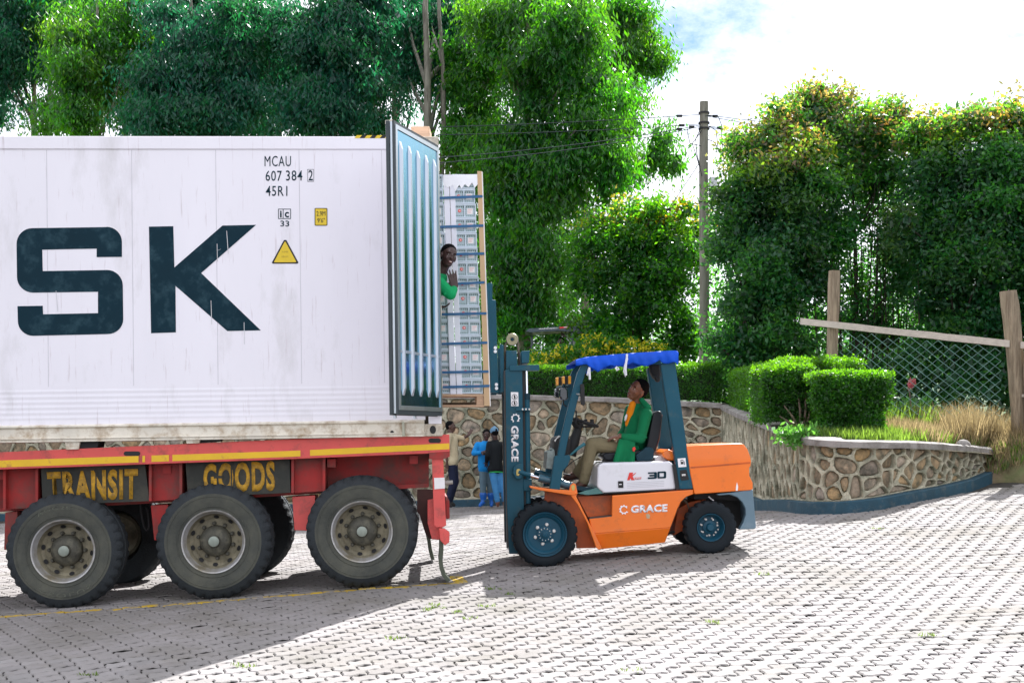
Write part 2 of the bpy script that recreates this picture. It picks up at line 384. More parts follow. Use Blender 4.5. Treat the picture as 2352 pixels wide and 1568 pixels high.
# ================================================================ RETAINING WALLS
def clip(poly_, a, b, c):       # keep a*x+b*y<=c
    outp = []
    for i in range(len(poly_)):
        p, q = poly_[i], poly_[(i + 1) % len(poly_)]; dp = a * p[0] + b * p[1] - c; dq = a * q[0] + b * q[1] - c
        if dp <= 0: outp.append(p)
        if dp * dq < 0:
            t = dp / (dp - dq); outp.append((p[0] + (q[0] - p[0]) * t, p[1] + (q[1] - p[1]) * t))
    return outp
def voronoi(Lx, Ly, cw, ch, seed, relax=1):
    rg = random.Random(seed); sites = []
    ny = max(2, round(Ly / ch)); nx_ = max(2, round(Lx / cw))
    for j in range(ny):
        for i in range(nx_):
            if rg.random() < .10: continue
            sites.append(((i + .5 + (.5 if j % 2 else 0) * .8 + rg.uniform(-.62, .62)) * Lx / nx_, (j + .5 + rg.uniform(-.55, .55)) * Ly / ny))
    for it in range(relax + 1):
        cells = []
        for a, (sx, sy) in enumerate(sites):
            poly_ = [(0, 0), (Lx, 0), (Lx, Ly), (0, Ly)]
            for b, (qx, qy) in enumerate(sites):
                if a == b or abs(qx - sx) > cw * 3.5: continue
                dx, dy = qx - sx, qy - sy
                poly_ = clip(poly_, dx, dy, (qx * qx + qy * qy - sx * sx - sy * sy) / 2)
                if len(poly_) < 3: break
            if len(poly_) >= 3: cells.append(poly_)
        if it < relax: sites = [(.5 * s[0] + .5 * sum(p[0] for p in c) / len(c), .5 * s[1] + .5 * sum(p[1] for p in c) / len(c)) for s, c in zip(sites, cells)]
    return cells
def inset(c, d):
    n = len(c); ar = sum(c[i][0] * c[(i + 1) % n][1] - c[(i + 1) % n][0] * c[i][1] for i in range(n)); 
    if ar < 0: c = c[::-1]
    res = c
    for i in range(n):
        p, q = c[i], c[(i + 1) % n]; ex, ey = q[0] - p[0], q[1] - p[1]; l = math.hypot(ex, ey)
        if l < 1e-6: continue
        nx_, ny_ = ey / l, -ex / l
        res = clip(res, nx_, ny_, nx_ * p[0] + ny_ * p[1] - d)
        if len(res) < 3: return []
    return res
def chaikin(c, it=2):
    for _ in range(it):
        r = []
        for i in range(len(c)):
            p, q = c[i], c[(i + 1) % len(c)]
            r += [(p[0] * .75 + q[0] * .25, p[1] * .75 + q[1] * .25), (p[0] * .25 + q[0] * .75, p[1] * .25 + q[1] * .75)]
        c = r
    return c
m_stone = mat('field_stone', (.31, .235, .150), .85, var=.35, scale=7, bump=.7, bscale=25, objrand=.30, hue2=(.44, .32, .20), dirt=(.07, .07, .05), dirt_amt=.4, dscale=6, world=True, spec=.2)
m_mortar = mat('lime_mortar', (.44, .41, .31), .9, var=.22, scale=3, bump=.8, bscale=35, dirt=(.11, .125, .085), dirt_amt=.38, dscale=2.6, world=True, spec=.2)
m_cope = mat('coping_cement', (.27, .25, .235), .85, var=.2, scale=3, bump=.6, bscale=20, dirt=(.10, .085, .07), dirt_amt=.35, dscale=4, world=True)
m_kerb = mat('kerb_blue_paint', (.012, .055, .085), .7, var=.25, scale=4, bump=.3, bscale=30, dirt=(.10, .12, .12), dirt_amt=.2, dscale=5, world=True)
def build_wall(name, label, pts, cw, ch, gap, kerb_h, seed, cat='wall'):
    # pts: (X, Y, zbase, ztop)
    pts = [Vector(p) for p in pts]; s = [0.0]
    for a, b in zip(pts, pts[1:]): s.append(s[-1] + math.hypot(b[0] - a[0], b[1] - a[1]))
    Lt = s[-1]; X = [p[0] for p in pts]; Yv = [p[1] for p in pts]; Zb = [p[2] for p in pts]; Zt = [p[3] for p in pts]
    def path(t): return np.interp(t, s, X), np.interp(t, s, Yv)
    def nrm(t):
        a = path(max(0, t - .12)); b = path(min(Lt, t + .12)); d = Vector((b[0] - a[0], b[1] - a[1], 0)).normalized(); return Vector((d.y, -d.x, 0))
    Hm = sum((Zt[i] - Zb[i] - kerb_h) for i in range(len(pts))) / len(pts)
    def W3(t, v, d):
        x, y = path(t); n = nrm(t); zb = np.interp(t, s, Zb) + kerb_h; zt = np.interp(t, s, Zt)
        return (x + n.x * d, y + n.y * d, zb + (zt - zb) * v / Hm)
    root = thing(name, label, cat, Matrix.Translation(Vector((X[0], Yv[0], Zb[0])))); off = -root.matrix_world.translation
    cells = voronoi(Lt, Hm, cw, ch, seed)
    mb = B(); ns = 0
    def T(t, v, d): return Vector(W3(t, v, d)) + off
    for c in cells:
        ar = sum(c[i][0] * c[(i + 1) % len(c)][1] - c[(i + 1) % len(c)][0] * c[i][1] for i in range(len(c)))
        if ar < 0: c = c[::-1]
        g_ = gap * R.uniform(.7, 1.25)
        inn = inset(c, g_)
        if len(inn) < 3: 
            mb.add([T(p[0], p[1], .012) for p in c], [tuple(range(len(c)))]); continue
        inn = chaikin(inn, 1); inn = [q for a_, b_ in zip(inn, inn[1:] + inn[:1]) for q in (a_, ((a_[0] + b_[0]) / 2 + R.uniform(-.006, .006), (a_[1] + b_[1]) / 2 + R.uniform(-.006, .006)))]; n = len(inn); cc_ = (sum(p[0] for p in inn) / n, sum(p[1] for p in inn) / n)
        # resample the cell outline to the same count, by direction
        def ray(p):
            dx, dy = p[0] - cc_[0], p[1] - cc_[1]; best = 1e9
            for i in range(len(c)):
                a, b = c[i], c[(i + 1) % len(c)]; ex, ey = b[0] - a[0], b[1] - a[1]; den = dx * ey - dy * ex
                if abs(den) < 1e-12: continue
                t = ((a[0] - cc_[0]) * ey - (a[1] - cc_[1]) * ex) / den; u = ((a[0] - cc_[0]) * dy - (a[1] - cc_[1]) * dx) / den
                if t > 0 and -1e-6 <= u <= 1 + 1e-6: best = min(best, t)
            return (cc_[0] + dx * best, cc_[1] + dy * best) if best < 1e8 else p
        outr = [ray(p) for p in inn]
        # put the cell's own corners into the ring so that neighbours meet
        for q in c:
            kk = min(range(n), key=lambda i: (outr[i][0] - q[0]) ** 2 + (outr[i][1] - q[1]) ** 2); outr[kk] = q
        mid = [(a[0] * .45 + b[0] * .55, a[1] * .45 + b[1] * .55) for a, b in zip(outr, inn)]
        vs = [T(*p, .022) for p in outr] + [T(*p, .026) for p in mid] + [T(*p, .006) for p in inn] + [T(*p, -.045) for p in inn]
        fs = []
        for i in range(n):
            j = (i + 1) % n
            for k_ in range(3): fs.append((k_ * n + i, k_ * n + j, (k_ + 1) * n + j, (k_ + 1) * n + i))
        mb.add(vs, fs)
        # the stone
        dep = R.uniform(-.035, .004); tl_ = (R.uniform(-.05, .05), R.uniform(-.05, .05))
        sv = []
        for f_, d_ in ((.97, -.05), (.95, dep - .014), (.80, dep), (.45, dep + .008)):
            for p in inn:
                x_, y_ = (p[0] - cc_[0]) * f_, (p[1] - cc_[1]) * f_
                sv.append(T(cc_[0] + x_, cc_[1] + y_, d_ + x_ * tl_[0] + y_ * tl_[1] + R.uniform(-.004, .004)))
        sf = [tuple(3 * n + i for i in range(n))]
        for i in range(n):
            j = (i + 1) % n
            for k_ in range(3): sf.append((k_ * n + i, k_ * n + j, (k_ + 1) * n + j, (k_ + 1) * n + i))
        c3 = sum((Vector(q) for q in sv), Vector()) / len(sv)
        me_ = bpy.data.meshes.new('stone'); me_.from_pydata([Vector(q) - c3 for q in sv], [], sf)
        o = link('stone', me_, root, m_stone, smooth=40); o.location = c3; ns += 1
    mb.obj('mortar', m_mortar, root)
    # core behind, coping and kerb swept along the path
    def sweep(nm, prof, m, jitter=0, step=.25, ends=True):
        ts = np.unique(np.concatenate([np.arange(0, Lt, step), [Lt]])); b = B(); kk = len(prof)
        for t in ts:
            x, y = path(t); n = nrm(t); zb = np.interp(t, s, Zb); zt = np.interp(t, s, Zt)
            for d, which, dz in prof:
                jj = R.uniform(-jitter, jitter)
                b.v.append(tuple(Vector((x + n.x * (d + jj), y + n.y * (d + jj), (zb if which == 0 else zt) + dz + jj * .5)) + off))
        for i in range(len(ts) - 1):
            for q in range(kk): b.f.append((i * kk + q, i * kk + (q + 1) % kk, (i + 1) * kk + (q + 1) % kk, (i + 1) * kk + q)); b.mi.append(0)
        b.f.append(tuple(range(kk))); b.f.append(tuple((len(ts) - 1) * kk + q for q in range(kk))); b.mi += [0, 0]
        return b.obj(nm, m, root, fix=True, smooth=30)
    sweep('wall_core', [(-.048, 0, -.6), (-.048, 1, -.03), (-.35, 1, -.03), (-.35, 0, -.6)], m_mortar)
    sweep('coping', [(.07, 1, -.02), (.075, 1, .06), (.03, 1, .085), (-.34, 1, .085), (-.36, 1, -.02)], m_cope, jitter=.008)
    sweep('kerb', [(.13, 0, -.5), (.13, 0, kerb_h - .012), (.115, 0, kerb_h), (-.03, 0, kerb_h), (-.03, 0, -.5)], m_kerb, jitter=.003)
    print(name, 'stones', ns); return root
def pz(y, Y): return CZ + (HY - y) / F * Y
far_pts = []
for x, yb, yt, Y in [(-700, 1195, 890, 28.8), (0, 1190, 895, 28.2), (640, 1172, 900, 27.6), (1130, 1160, 905, 27.0), (1400, 1158, 912, 26.5), (1660, 1150, 926, 25.6)]:
    q = P(x, yb, Y); far_pts.append((q.x, Y, g1(q.x, Y) - .01, pz(yt, Y) - .08))
build_wall('stone_retaining_wall', 'tall rubble stone retaining wall at the back below the clipped hedge', far_pts, .42, .29, .030, .15, 3)
near_pts = []
for X, Y, yt in [(4.33, 25.55, 930), (4.12, 22.5, 948), (4.0, 19.8, 968), (3.92, 17.6, 992), (3.91, 16.9, 1001), (3.96, 16.5, 1006), (4.10, 16.22, 1010), (4.34, 16.12, 1012), (4.68, 16.18, 1013), (5.2, 16.55, 1014), (5.8, 17.1, 1018), (6.5, 17.9, 1024), (7.3, 18.8, 1032)]:
    near_pts.append((X, Y, g1(X, Y) - .01, pz(yt, Y) - .07))
build_wall('stone_retaining_wall', 'low curved rubble stone wall sweeping round to the right with blue painted kerb', near_pts, .27, .19, .019, .16, 5)

# upper terrace behind the walls
m_terr = mat('dry_earth', (.24, .175, .115), .95, var=.35, scale=3, bump=.8, bscale=14, world=True, hue2=(.30, .22, .13), dirt=(.10, .13, .045), dirt_amt=.5, dscale=1.5)
tp = [(p[0], p[1] + .2, p[3] + .0) for p in far_pts] + [(p[0] + .2, p[1] + .05, p[3] - .03) for p in near_pts[1:]] + [(x_, y_, g1(x_, y_) + d_) for x_, y_, d_ in ((7.55, 18.45, .22), (7.9, 18.1, .10), (8.6, 17.7, .03), (10, 17.0, .02), (13, 16, .02), (30, 14, .02))]
nn = len(near_pts) - 1
qf = [(-300, 700), (-120, 700), (-40, 700), (0, 700), (20, 700), (60, 700)] + [(80 + 200 * i / nn, 700) for i in range(nn)]
qf += [(420, 640), (560, 480), (640, 320), (690, 180), (700, 80), (700, 20)]
assert len(qf) == len(tp)
tb = B(); steps = [0, .002, .006, .014, .03, .08, .3, 1]
for p, q in zip(tp, qf):
    for t in steps:
        x = p[0] + (q[0] - p[0]) * t; y = p[1] + (q[1] - p[1]) * t
        tb.v.append((x, y, p[2] + .05 * min(1, t * 100) + (1.9 - p[2]) * min(1, t * 8) + noise.noise(Vector((x, y, 0)) * .4) * .12 * (t > .004)))
ks = len(steps)
for i in range(len(tp) - 1):
    a_ = len(tb.v)
    if i >= len(tp) - 7: tb.v += [(tp[i][0], tp[i][1], tp[i][2] - 1.2), (tp[i + 1][0], tp[i + 1][1], tp[i + 1][2] - 1.2)]; tb.f.append((a_, a_ + 1, (i + 1) * ks, i * ks)); tb.mi.append(0)
    for j in range(ks - 1): tb.f.append((i * ks + j, (i + 1) * ks + j, (i + 1) * ks + j + 1, i * ks + j + 1)); tb.mi.append(0)
tag(tb.obj('terrain', m_terr, None, smooth=60), kind='structure')
mb_ = B().ell((0, 0, 0), (.95, .62, .60), n=28, m=16); mb_.v = [tuple(Vector(q) * (1 + .35 * noise.noise(Vector(q) * 1.7 + Vector((4, 1, 0))))) for q in mb_.v]
o = mb_.obj('ground', m_terr, None, fix=True, smooth=80); o.location = (7.85, 18.62, g1(7.85, 18.62) - .12); tag(o, kind='structure')
# ================================================================ TRUCK TRAILER
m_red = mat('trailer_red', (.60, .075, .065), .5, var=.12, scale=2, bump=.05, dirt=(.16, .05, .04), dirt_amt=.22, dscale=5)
m_dred = mat('trailer_dark_red', (.30, .016, .014), .65, var=.3, scale=3, dirt=(.10, .045, .035), dirt_amt=.35, dscale=4)  # darker base than the rail red, dirt mixed in; beams and deeper parts
m_yel = mat('stripe_yellow', (.72, .44, .01), .5, var=.06, scale=6, dirt=(.34, .10, .05), dirt_amt=.1, dscale=9)
m_blk = mat('matt_black', (.012, .012, .013), .7, var=.3)
m_rust = mat('worn_steel', (.13, .10, .07), .75, var=.35, scale=14, bump=.3, bscale=40, dirt=(.05, .035, .025), dirt_amt=.3, dscale=9)
m_tyre = mat('tyre_rubber_dusty', (.052, .056, .050), .85, var=.25, scale=3, bump=.15, bscale=50, dirt=(.095, .095, .075), dirt_amt=.45, dscale=2.4, spec=.3)
m_tread = mat('tyre_tread', (.022, .027, .031), .8, var=.3, scale=8, bump=.3, bscale=60, spec=.4)
m_rim = mat('rim_grey_paint', (.42, .42, .43), .42, metal=.25, var=.1, scale=4, dirt=(.22, .19, .13), dirt_amt=.4, dscale=3)
m_dish = mat('rim_dusty_dish', (.27, .24, .165), .7, metal=.1, var=.2, scale=5, dirt=(.10, .09, .06), dirt_amt=.35, dscale=7)
m_hub = mat('hub_greasy', (.055, .052, .038), .65, var=.35, scale=9, bump=.2, dirt=(.14, .13, .09), dirt_amt=.25, dscale=8)
m_cap = mat('hub_cap_dull', (.26, .29, .25), .5, metal=.4, var=.2, scale=12)
m_board = mat('board_black', (.020, .022, .018), .75, var=.5, scale=4, dirt=(.06, .055, .04), dirt_amt=.3, dscale=3)
m_tletter = mat('stencil_ochre', (.50, .27, .015), .75, var=.25, scale=18, dirt=(.16, .10, .03), dirt_amt=.38, dscale=22)
m_flap = mat('mud_flap', (.075, .085, .06), .85, var=.3, scale=5, bump=.2)

TX = 1016
o_ = P(TX, 1000, 12.05); TRM = frame((o_.x, o_.y, g1(o_.x, o_.y)), yaw=4.0, lean=1.7)
trailer = thing('flatbed_trailer', 'red skeletal container trailer with yellow side stripe and TRANSIT GOODS boards standing on the pavers', 'trailer', TRM)
def ext(x0, y0, x1, y1, x): return y0 + (y1 - y0) * (x - x0) / (x1 - x0)
XL = -2050
rail = [(XL, ext(0, 1038, 667, 1008, XL)), (0, 1038), (667, 1008), (1032, 997), (1033, 1039), (667, 1054), (0, 1078), (XL, ext(0, 1078, 667, 1054, XL))]
poly('side_rail', TRM, rail, 0, .09, m_red, trailer, bevel=.006)
q = [(un(TRM, x, y, 0)) for x, y in rail]
bb = B(); bb.prism([(p.x, p.z) for p in q], 2.28, 2.37); bb.obj('side_rail', m_red, trailer, bevel=.006)
def stripe(x0, x1, t0=None):
    ty = lambda x: np.interp(x, [XL, 0, 667, 1032], [ext(0, 1057, 667, 1035, XL), 1057, 1035, 1017.5])
    by = lambda x: np.interp(x, [XL, 0, 667, 1032], [ext(0, 1073, 667, 1048.5, XL), 1073, 1048.5, 1031])
    xs_ = [x0] + [x for x in (0, 667) if x0 < x < x1] + [x1]
    poly('yellow_stripe', TRM, [(x, ty(x)) for x in xs_] + [(x, by(x)) for x in xs_[::-1]], -.004, .0, m_yel, trailer)
for a, b in [(XL, -390), (-380, 318), (327, 333), (348, 388), (396, 690), (712, 1032)]: stripe(a, b)
def slot(x0, x1, yc, h=9):
    r = h / 2; pts = [(x0 + r + r * math.cos(t), yc + r * math.sin(t)) for t in np.linspace(math.pi / 2, 3 * math.pi / 2, 6)] + [(x1 - r + r * math.cos(t), yc + r * math.sin(t)) for t in np.linspace(-math.pi / 2, math.pi / 2, 6)]
    poly('stake_slot', TRM, pts, -.005, -.001, m_blk, trailer)
slot(284, 322, 1041, 10); slot(984, 1013, 1011.5, 10)
# main beams, cross members, lower chord
yb = lambda x: ext(0, 1172, 960, 1117, x)
yt_ = lambda x: np.interp(x, [XL, 0, 667, 1032], [ext(0, 1078, 667, 1054, XL), 1078, 1054, 1039]) - 6
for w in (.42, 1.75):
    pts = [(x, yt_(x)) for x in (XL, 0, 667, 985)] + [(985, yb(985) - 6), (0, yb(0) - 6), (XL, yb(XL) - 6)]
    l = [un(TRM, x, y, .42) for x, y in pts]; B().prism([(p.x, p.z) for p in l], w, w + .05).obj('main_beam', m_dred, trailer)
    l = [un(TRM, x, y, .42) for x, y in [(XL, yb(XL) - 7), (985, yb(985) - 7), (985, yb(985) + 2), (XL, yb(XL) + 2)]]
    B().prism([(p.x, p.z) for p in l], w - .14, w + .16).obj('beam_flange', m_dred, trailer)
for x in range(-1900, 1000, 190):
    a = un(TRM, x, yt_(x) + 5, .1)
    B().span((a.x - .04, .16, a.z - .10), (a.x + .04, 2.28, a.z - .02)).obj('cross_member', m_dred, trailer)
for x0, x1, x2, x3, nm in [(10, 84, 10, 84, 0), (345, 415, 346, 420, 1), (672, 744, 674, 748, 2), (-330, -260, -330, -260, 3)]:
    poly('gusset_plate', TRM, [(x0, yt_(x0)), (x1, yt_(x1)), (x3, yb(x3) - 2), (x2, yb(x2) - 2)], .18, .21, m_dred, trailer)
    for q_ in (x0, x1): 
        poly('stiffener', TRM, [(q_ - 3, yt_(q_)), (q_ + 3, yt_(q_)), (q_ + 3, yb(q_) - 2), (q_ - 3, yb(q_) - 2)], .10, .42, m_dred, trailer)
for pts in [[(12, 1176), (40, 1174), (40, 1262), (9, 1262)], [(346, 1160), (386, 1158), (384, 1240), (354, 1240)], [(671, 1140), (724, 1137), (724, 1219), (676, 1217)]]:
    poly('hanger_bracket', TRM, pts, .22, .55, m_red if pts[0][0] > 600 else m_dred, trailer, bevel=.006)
# sign boards
poly('sign_board', TRM, [(94, 1068), (332, 1060), (343, 1150), (98, 1160)], .11, .14, m_board, trailer)
text('sign_lettering', 'TRANSIT', TRM, [(107, 1083), (317, 1075), (316, 1146), (112, 1152)], .104, m_tletter, trailer, offset=.045, spacing=1.12)
poly('sign_board', TRM, [(426, 1058), (665, 1050), (667, 1131), (432, 1142)], .11, .14, m_board, trailer)
text('sign_lettering', 'GOODS', TRM, [(466, 1064), (631, 1057), (632, 1127), (468, 1133)], .104, m_tletter, trailer, offset=.045, spacing=1.12)
# stencil gaps
for x0, y0, x1, y1 in [(491, 1092, 512, 1098), (219, 1078, 222, 1148), (530, 1060, 533, 1132)]:
    poly('stencil_gap', TRM, [(x0, y0), (x1, y0), (x1, y1), (x0, y1)], .1015, .104, m_board, trailer)
# rear end
poly('end_plate', TRM, [(986, 1039), (1033, 1036), (1033, 1048), (1019, 1054), (986, 1054)], .0, 2.36, m_dred, trailer)
poly('rear_post', TRM, [(992, 1052), (1018, 1050), (1025, 1206), (1018, 1210), (1003, 1210), (997, 1206)], .02, .10, m_red, trailer, bevel=.008)
poly('reflective_label', TRM, [(997, 1097), (1021, 1096), (1022, 1121), (998, 1123)], .012, .02, mat('label_white', (.72, .69, .70), .4, var=.08), trailer)
poly('bumper_bracket', TRM, [(958, 1124), (996, 1124), (996, 1237), (985, 1237), (976, 1222), (963, 1180), (958, 1175)], .30, .42, mat('bracket_dark_red', (.05, .018, .015), .8, var=.4), trailer)  # this bracket has a much darker red than the side rail
poly('bumper_bracket', TRM, [(982, 1148), (1012, 1142), (1017, 1240), (992, 1238), (982, 1200)], .14, .28, m_red, trailer, bevel=.006)
poly('bumper_end', TRM, [(1008, 1212), (1021, 1214), (1033, 1222), (1032, 1245), (1022, 1252), (1011, 1240)], .0, .12, m_red, trailer, bevel=.008)
poly('rear_bumper', TRM, [(1024, 1145), (1032, 1149), (1033, 1190), (1025, 1192)], .14, 2.2, m_dred, trailer, bevel=.006)
def rear_lamp(y): return [un(TRM, 1024, y, .1), un(TRM, 1040, y - .5, .1)]
B().tube([un(TRM, 1021, 1108, .12), un(TRM, 1040, 1107, .12)], [.022, .020], 10).obj('lamp_stalk', mat('stalk_grey', (.3, .3, .27), .5), trailer, smooth=40)
def flap(px, w0, w1, th=.02):
    b = B(); L_ = [un(TRM, x, y, w0) for x, y in px]
    for p in L_:
        for w, d in ((w0, -th), (w0, th), (w1, th), (w1, -th)): b.v.append((p.x + d, w, p.z))
    for i in range(len(L_) - 1):
        for k_ in range(4): b.f.append((i * 4 + k_, i * 4 + (k_ + 1) % 4, (i + 1) * 4 + (k_ + 1) % 4, (i + 1) * 4 + k_)); b.mi.append(0)
    b.f += [(0, 1, 2, 3), (len(b.v) - 4, len(b.v) - 3, len(b.v) - 2, len(b.v) - 1)]; b.mi += [0, 0]
    return b.obj('mud_flap', m_flap, trailer, fix=True, smooth=50)
flap([(1014, 1238), (1014, 1262), (1012, 1285), (1014, 1305), (1020, 1322), (1030, 1334)], .05, .42)
flap([(980, 1218), (985, 1240), (988, 1262), (994, 1285)], 1.95, 2.3)
# air hose behind the first wheel
hp = [un(TRM, x, y, .34) for x, y in [(322, 1158), (325, 1185), (331, 1210), (337, 1219), (343, 1208), (341, 1180), (336, 1165)]]
B().tube(hp, .012, 6).obj('air_hose', m_blk, trailer, smooth=60)

def truck_wheel(cx, cy, rpx, w=0.0, ang=0.0, mirror=False):
    c = un(TRM, cx, cy, 0); Rr = (un(TRM, cx, cy, 0) - un(TRM, cx, cy + rpx, 0)).length
    s_ = Rr / .548; sg = -1 if mirror else 1
    prof_rim = [(.302, .012), (.300, .0), (.288, .006), (.281, .03), (.277, .055), (.262, .085), (.255, .13), (.245, .165), (.215, .185), (.20, .178), (.155, .175), (.13, .175)]
    def mk(b): 
        b.v = [(v[0] * s_ , v[1] * s_ * sg, v[2] * s_) for v in b.v]; return b
    r1 = mk(B().lathe(prof_rim[:6], n=64, cap='')); wh = r1.obj('wheel', m_rim, trailer, smooth=40); wh.location = (c.x, w, c.z)
    mk(B().lathe(prof_rim[5:], n=64)).obj('rim', m_dish, wh, smooth=30)
    def rm(j, k):
        return (-.020 if k % 3 == 0 else 0) if j in (4, 5, 11, 12) else (-.012 if (k % 3 == 0 and j in (3,)) else 0)
    prof_t = [(.300, .012), (.335, .004), (.40, -.012), (.455, -.010), (.505, .010), (.533, .035), (.546, .055), (.548, .09), (.543, .095), (.543, .30), (.548, .31), (.535, .345), (.505, .37), (.40, .385), (.30, .37)]
    t1 = mk(B().lathe(prof_t[:4], n=96, cap='')); t1 = t1.obj('tyre', m_tyre, wh, smooth=60)
    mk(B().lathe([(.455, -.010), (.470, -.004), (.505, .010), (.533, .035), (.546, .055), (.548, .075), (.540, .08), (.540, .16), (.548, .165), (.548, .21), (.540, .215), (.540, .30), (.548, .31), (.535, .345), (.505, .37), (.40, .385), (.30, .37)], n=108, cap='', rmod=lambda j, k: (-.018 if k % 3 == 0 else .0) if j in (3, 4, 5, 12, 13) else (-.010 if (k % 3 == 0 and j == 2) else 0))).obj('tread', m_tread, wh, smooth=25)
    # sidewall rings
    for rr in (.335, .43): mk(B().lathe([(rr - .004, -.004 if rr < .4 else -.0135), (rr, -.007 if rr < .4 else -.016), (rr + .004, -.005 if rr < .4 else -.0135)], n=72, cap='')).obj('sidewall_rib', m_tyre, wh, smooth=60)
    mk(B().lathe([(.148, .175), (.148, .12), (.138, .10), (.105, .075), (.06, .062), (.058, .045), (.052, .032), (.03, .028)], n=32)).obj('hub', m_hub, wh, smooth=35)
    mk(B().lathe([(.052, .045), (.050, .027), (.042, .022), (.01, .022)], n=24)).obj('hub_cap', m_cap, wh, smooth=35)
    nut = None
    for k_ in range(10):
        a = ang + 2 * math.pi * (k_ + .5) / 10
        if nut is None:
            b = mk(B().lathe([(.0205, .178), (.0205, .150), (.014, .146), (.013, .125), (.004, .125)], n=8)); nut = b.mesh('lug_nut'); nut.materials.append(m_hub)
        o = bpy.data.objects.new('lug_nut', nut); COL.objects.link(o); o.parent = wh; o.location = (math.cos(a) * .168 * s_, 0, math.sin(a) * .168 * s_)
        a2 = ang + .2 + 2 * math.pi * k_ / 10
        # hand holes
        p = []
        for t in np.linspace(0, 2 * math.pi, 13)[:-1]:
            rr = .228 + .017 * math.cos(t); aa = a2 + .115 * math.sin(t)
            p.append((math.cos(aa) * rr * s_, math.sin(aa) * rr * s_))
        b = B(); n = len(p)
        for q_ in p:
            d_ = math.hypot(q_[0], q_[1]) / s_; yy = np.interp(d_, [.205, .215, .245], [.176, .178, .155]) - .006
            b.v.append((q_[0], yy * s_ * sg, q_[1]))
        b.f.append(tuple(range(n))); b.mi.append(0); b.obj('hand_hole', m_blk, wh)
    for k_ in range(8):
        a = ang + 2 * math.pi * k_ / 8
        if k_ == 0: bm_ = mk(B().box((0, .088, 0), (.028, .02, .022))).mesh('hub_bolt'); bm_.materials.append(m_blk)
        o = bpy.data.objects.new('hub_bolt', bm_); COL.objects.link(o); o.parent = wh; o.location = (math.cos(a) * .098 * s_, 0, math.sin(a) * .098 * s_); o.rotation_euler = (0, -a, 0)
    return wh
WH = [(144, 1265.5, 133.5, .3), (489.5, 1243.5, 133.2, .1), (831, 1220.5, 129.5, .0)]
for x, y, r, a in WH:
    w1 = truck_wheel(x, y, r, 0, a); c = w1.location
    w2 = truck_wheel(x, y, r, 2.33, a, mirror=True)
    B().tube([(c.x, .2, c.z), (c.x, 2.1, c.z)], .065, 12).obj('axle', m_rust, trailer, smooth=40)
    B().span((c.x - .18, .45, c.z + .06), (c.x + .2, .62, c.z + .30)).obj('spring_seat', m_blk, trailer)
# dust and wear text on the first tyre
def arc_text(body, wheel, r0, r1, a0, a1, m):
    me = text_mesh(body, .01, 1.25); co = np.empty(len(me.vertices) * 3); me.vertices.foreach_get('co', co); co = co.reshape(-1, 3); lo, hi = co.min(0), co.max(0)
    for v in me.vertices:
        a = a0 + (a1 - a0) * (v.co.x - lo[0]) / (hi[0] - lo[0]); r = r0 + (r1 - r0) * (v.co.y - lo[1]) / (hi[1] - lo[1]); v.co = (r * math.cos(a), -.0145, r * math.sin(a))
    return link('raised_lettering', me, wheel, m)
w0_ = [o for o in KIDS(trailer) if o.name.startswith('wheel')][0]
m_mould = mat('tyre_lettering', (.085, .09, .07), .8, var=.3, scale=30)
arc_text('AEOLUS', w0_, .395, .435, math.radians(-122), math.radians(-50), m_mould)
arc_text('AGC28', w0_, .395, .43, math.radians(125), math.radians(80), m_mould)

# ================================================================ CONTAINER
m_white = mat('container_white', (.80, .775, .83), .5, var=.03, scale=1.2, bump=.04, bscale=25, dirt=(.62, .60, .62), dirt_amt=.15, dscale=1.8, stretch=(1, 1, .35))
def rust_streaks(m, thr=.67, col=(.36, .24, .22), band=None):
    t = m.node_tree; N = t.nodes.new; K = t.links.new; b = t.nodes['Principled BSDF']; old = b.inputs['Base Color'].links[0].from_socket
    g = N('ShaderNodeTexCoord'); mp_ = N('ShaderNodeMapping'); mp_.inputs['Scale'].default_value = (14, 1, .9); K(g.outputs['Object'], mp_.inputs[0])
    n = N('ShaderNodeTexNoise'); n.inputs['Scale'].default_value = 2.2; n.inputs['Detail'].default_value = 7; n.inputs['Roughness'].default_value = .65; K(mp_.outputs[0], n.inputs['Vector'])
    r = N('ShaderNodeValToRGB'); r.color_ramp.elements[0].position = thr; r.color_ramp.elements[1].position = thr + .10; r.color_ramp.elements[1].color = (.55, .55, .55, 1); K(n.outputs['Fac'], r.inputs[0])
    x = N('ShaderNodeMixRGB'); K(r.outputs[0], x.inputs[0]); K(old, x.inputs[1]); x.inputs[2].default_value = (*col, 1); K(x.outputs[0], b.inputs['Base Color'])
rust_streaks(m_white, .60, (.50, .42, .44))
m_cream = mat('container_rail_cream', (.72, .67, .57), .6, var=.12, scale=3, dirt=(.35, .24, .13), dirt_amt=.3, dscale=7, bump=.1)
rust_streaks(m_cream, .64, (.33, .22, .15))
m_navy = mat('decal_petrol', (.004, .024, .038), .6, spec=.12, var=.1, scale=3, dirt=(.03, .07, .09), dirt_amt=.25, dscale=6)
m_scr = mat('paint_scratch', (.6, .6, .62), .5)
m_decY = mat('decal_yellow', (.70, .50, .015), .45, var=.05)
m_gask = mat('gasket_rubber', (.030, .042, .048), .5, var=.2)
m_alu = mat('brushed_aluminium', (.52, .56, .60), .30, metal=.9, var=.1, scale=3, stretch=(1, 1, .2))
m_doorp = mat('door_steel_liner', (.18, .40, .52), .16, metal=1, var=.08, scale=2, stretch=(3, 3, .25), bump=.03, bscale=8, dirt=(.55, .6, .64), dirt_amt=.1, dscale=4)
m_doorr = mat('door_rib', (.50, .55, .62), .35, metal=.7, var=.05, scale=3)
q0 = P(1016, 1001, 12.05)
CM = frame(q0, yaw=4.0, lean=1.2, pitch=.80)
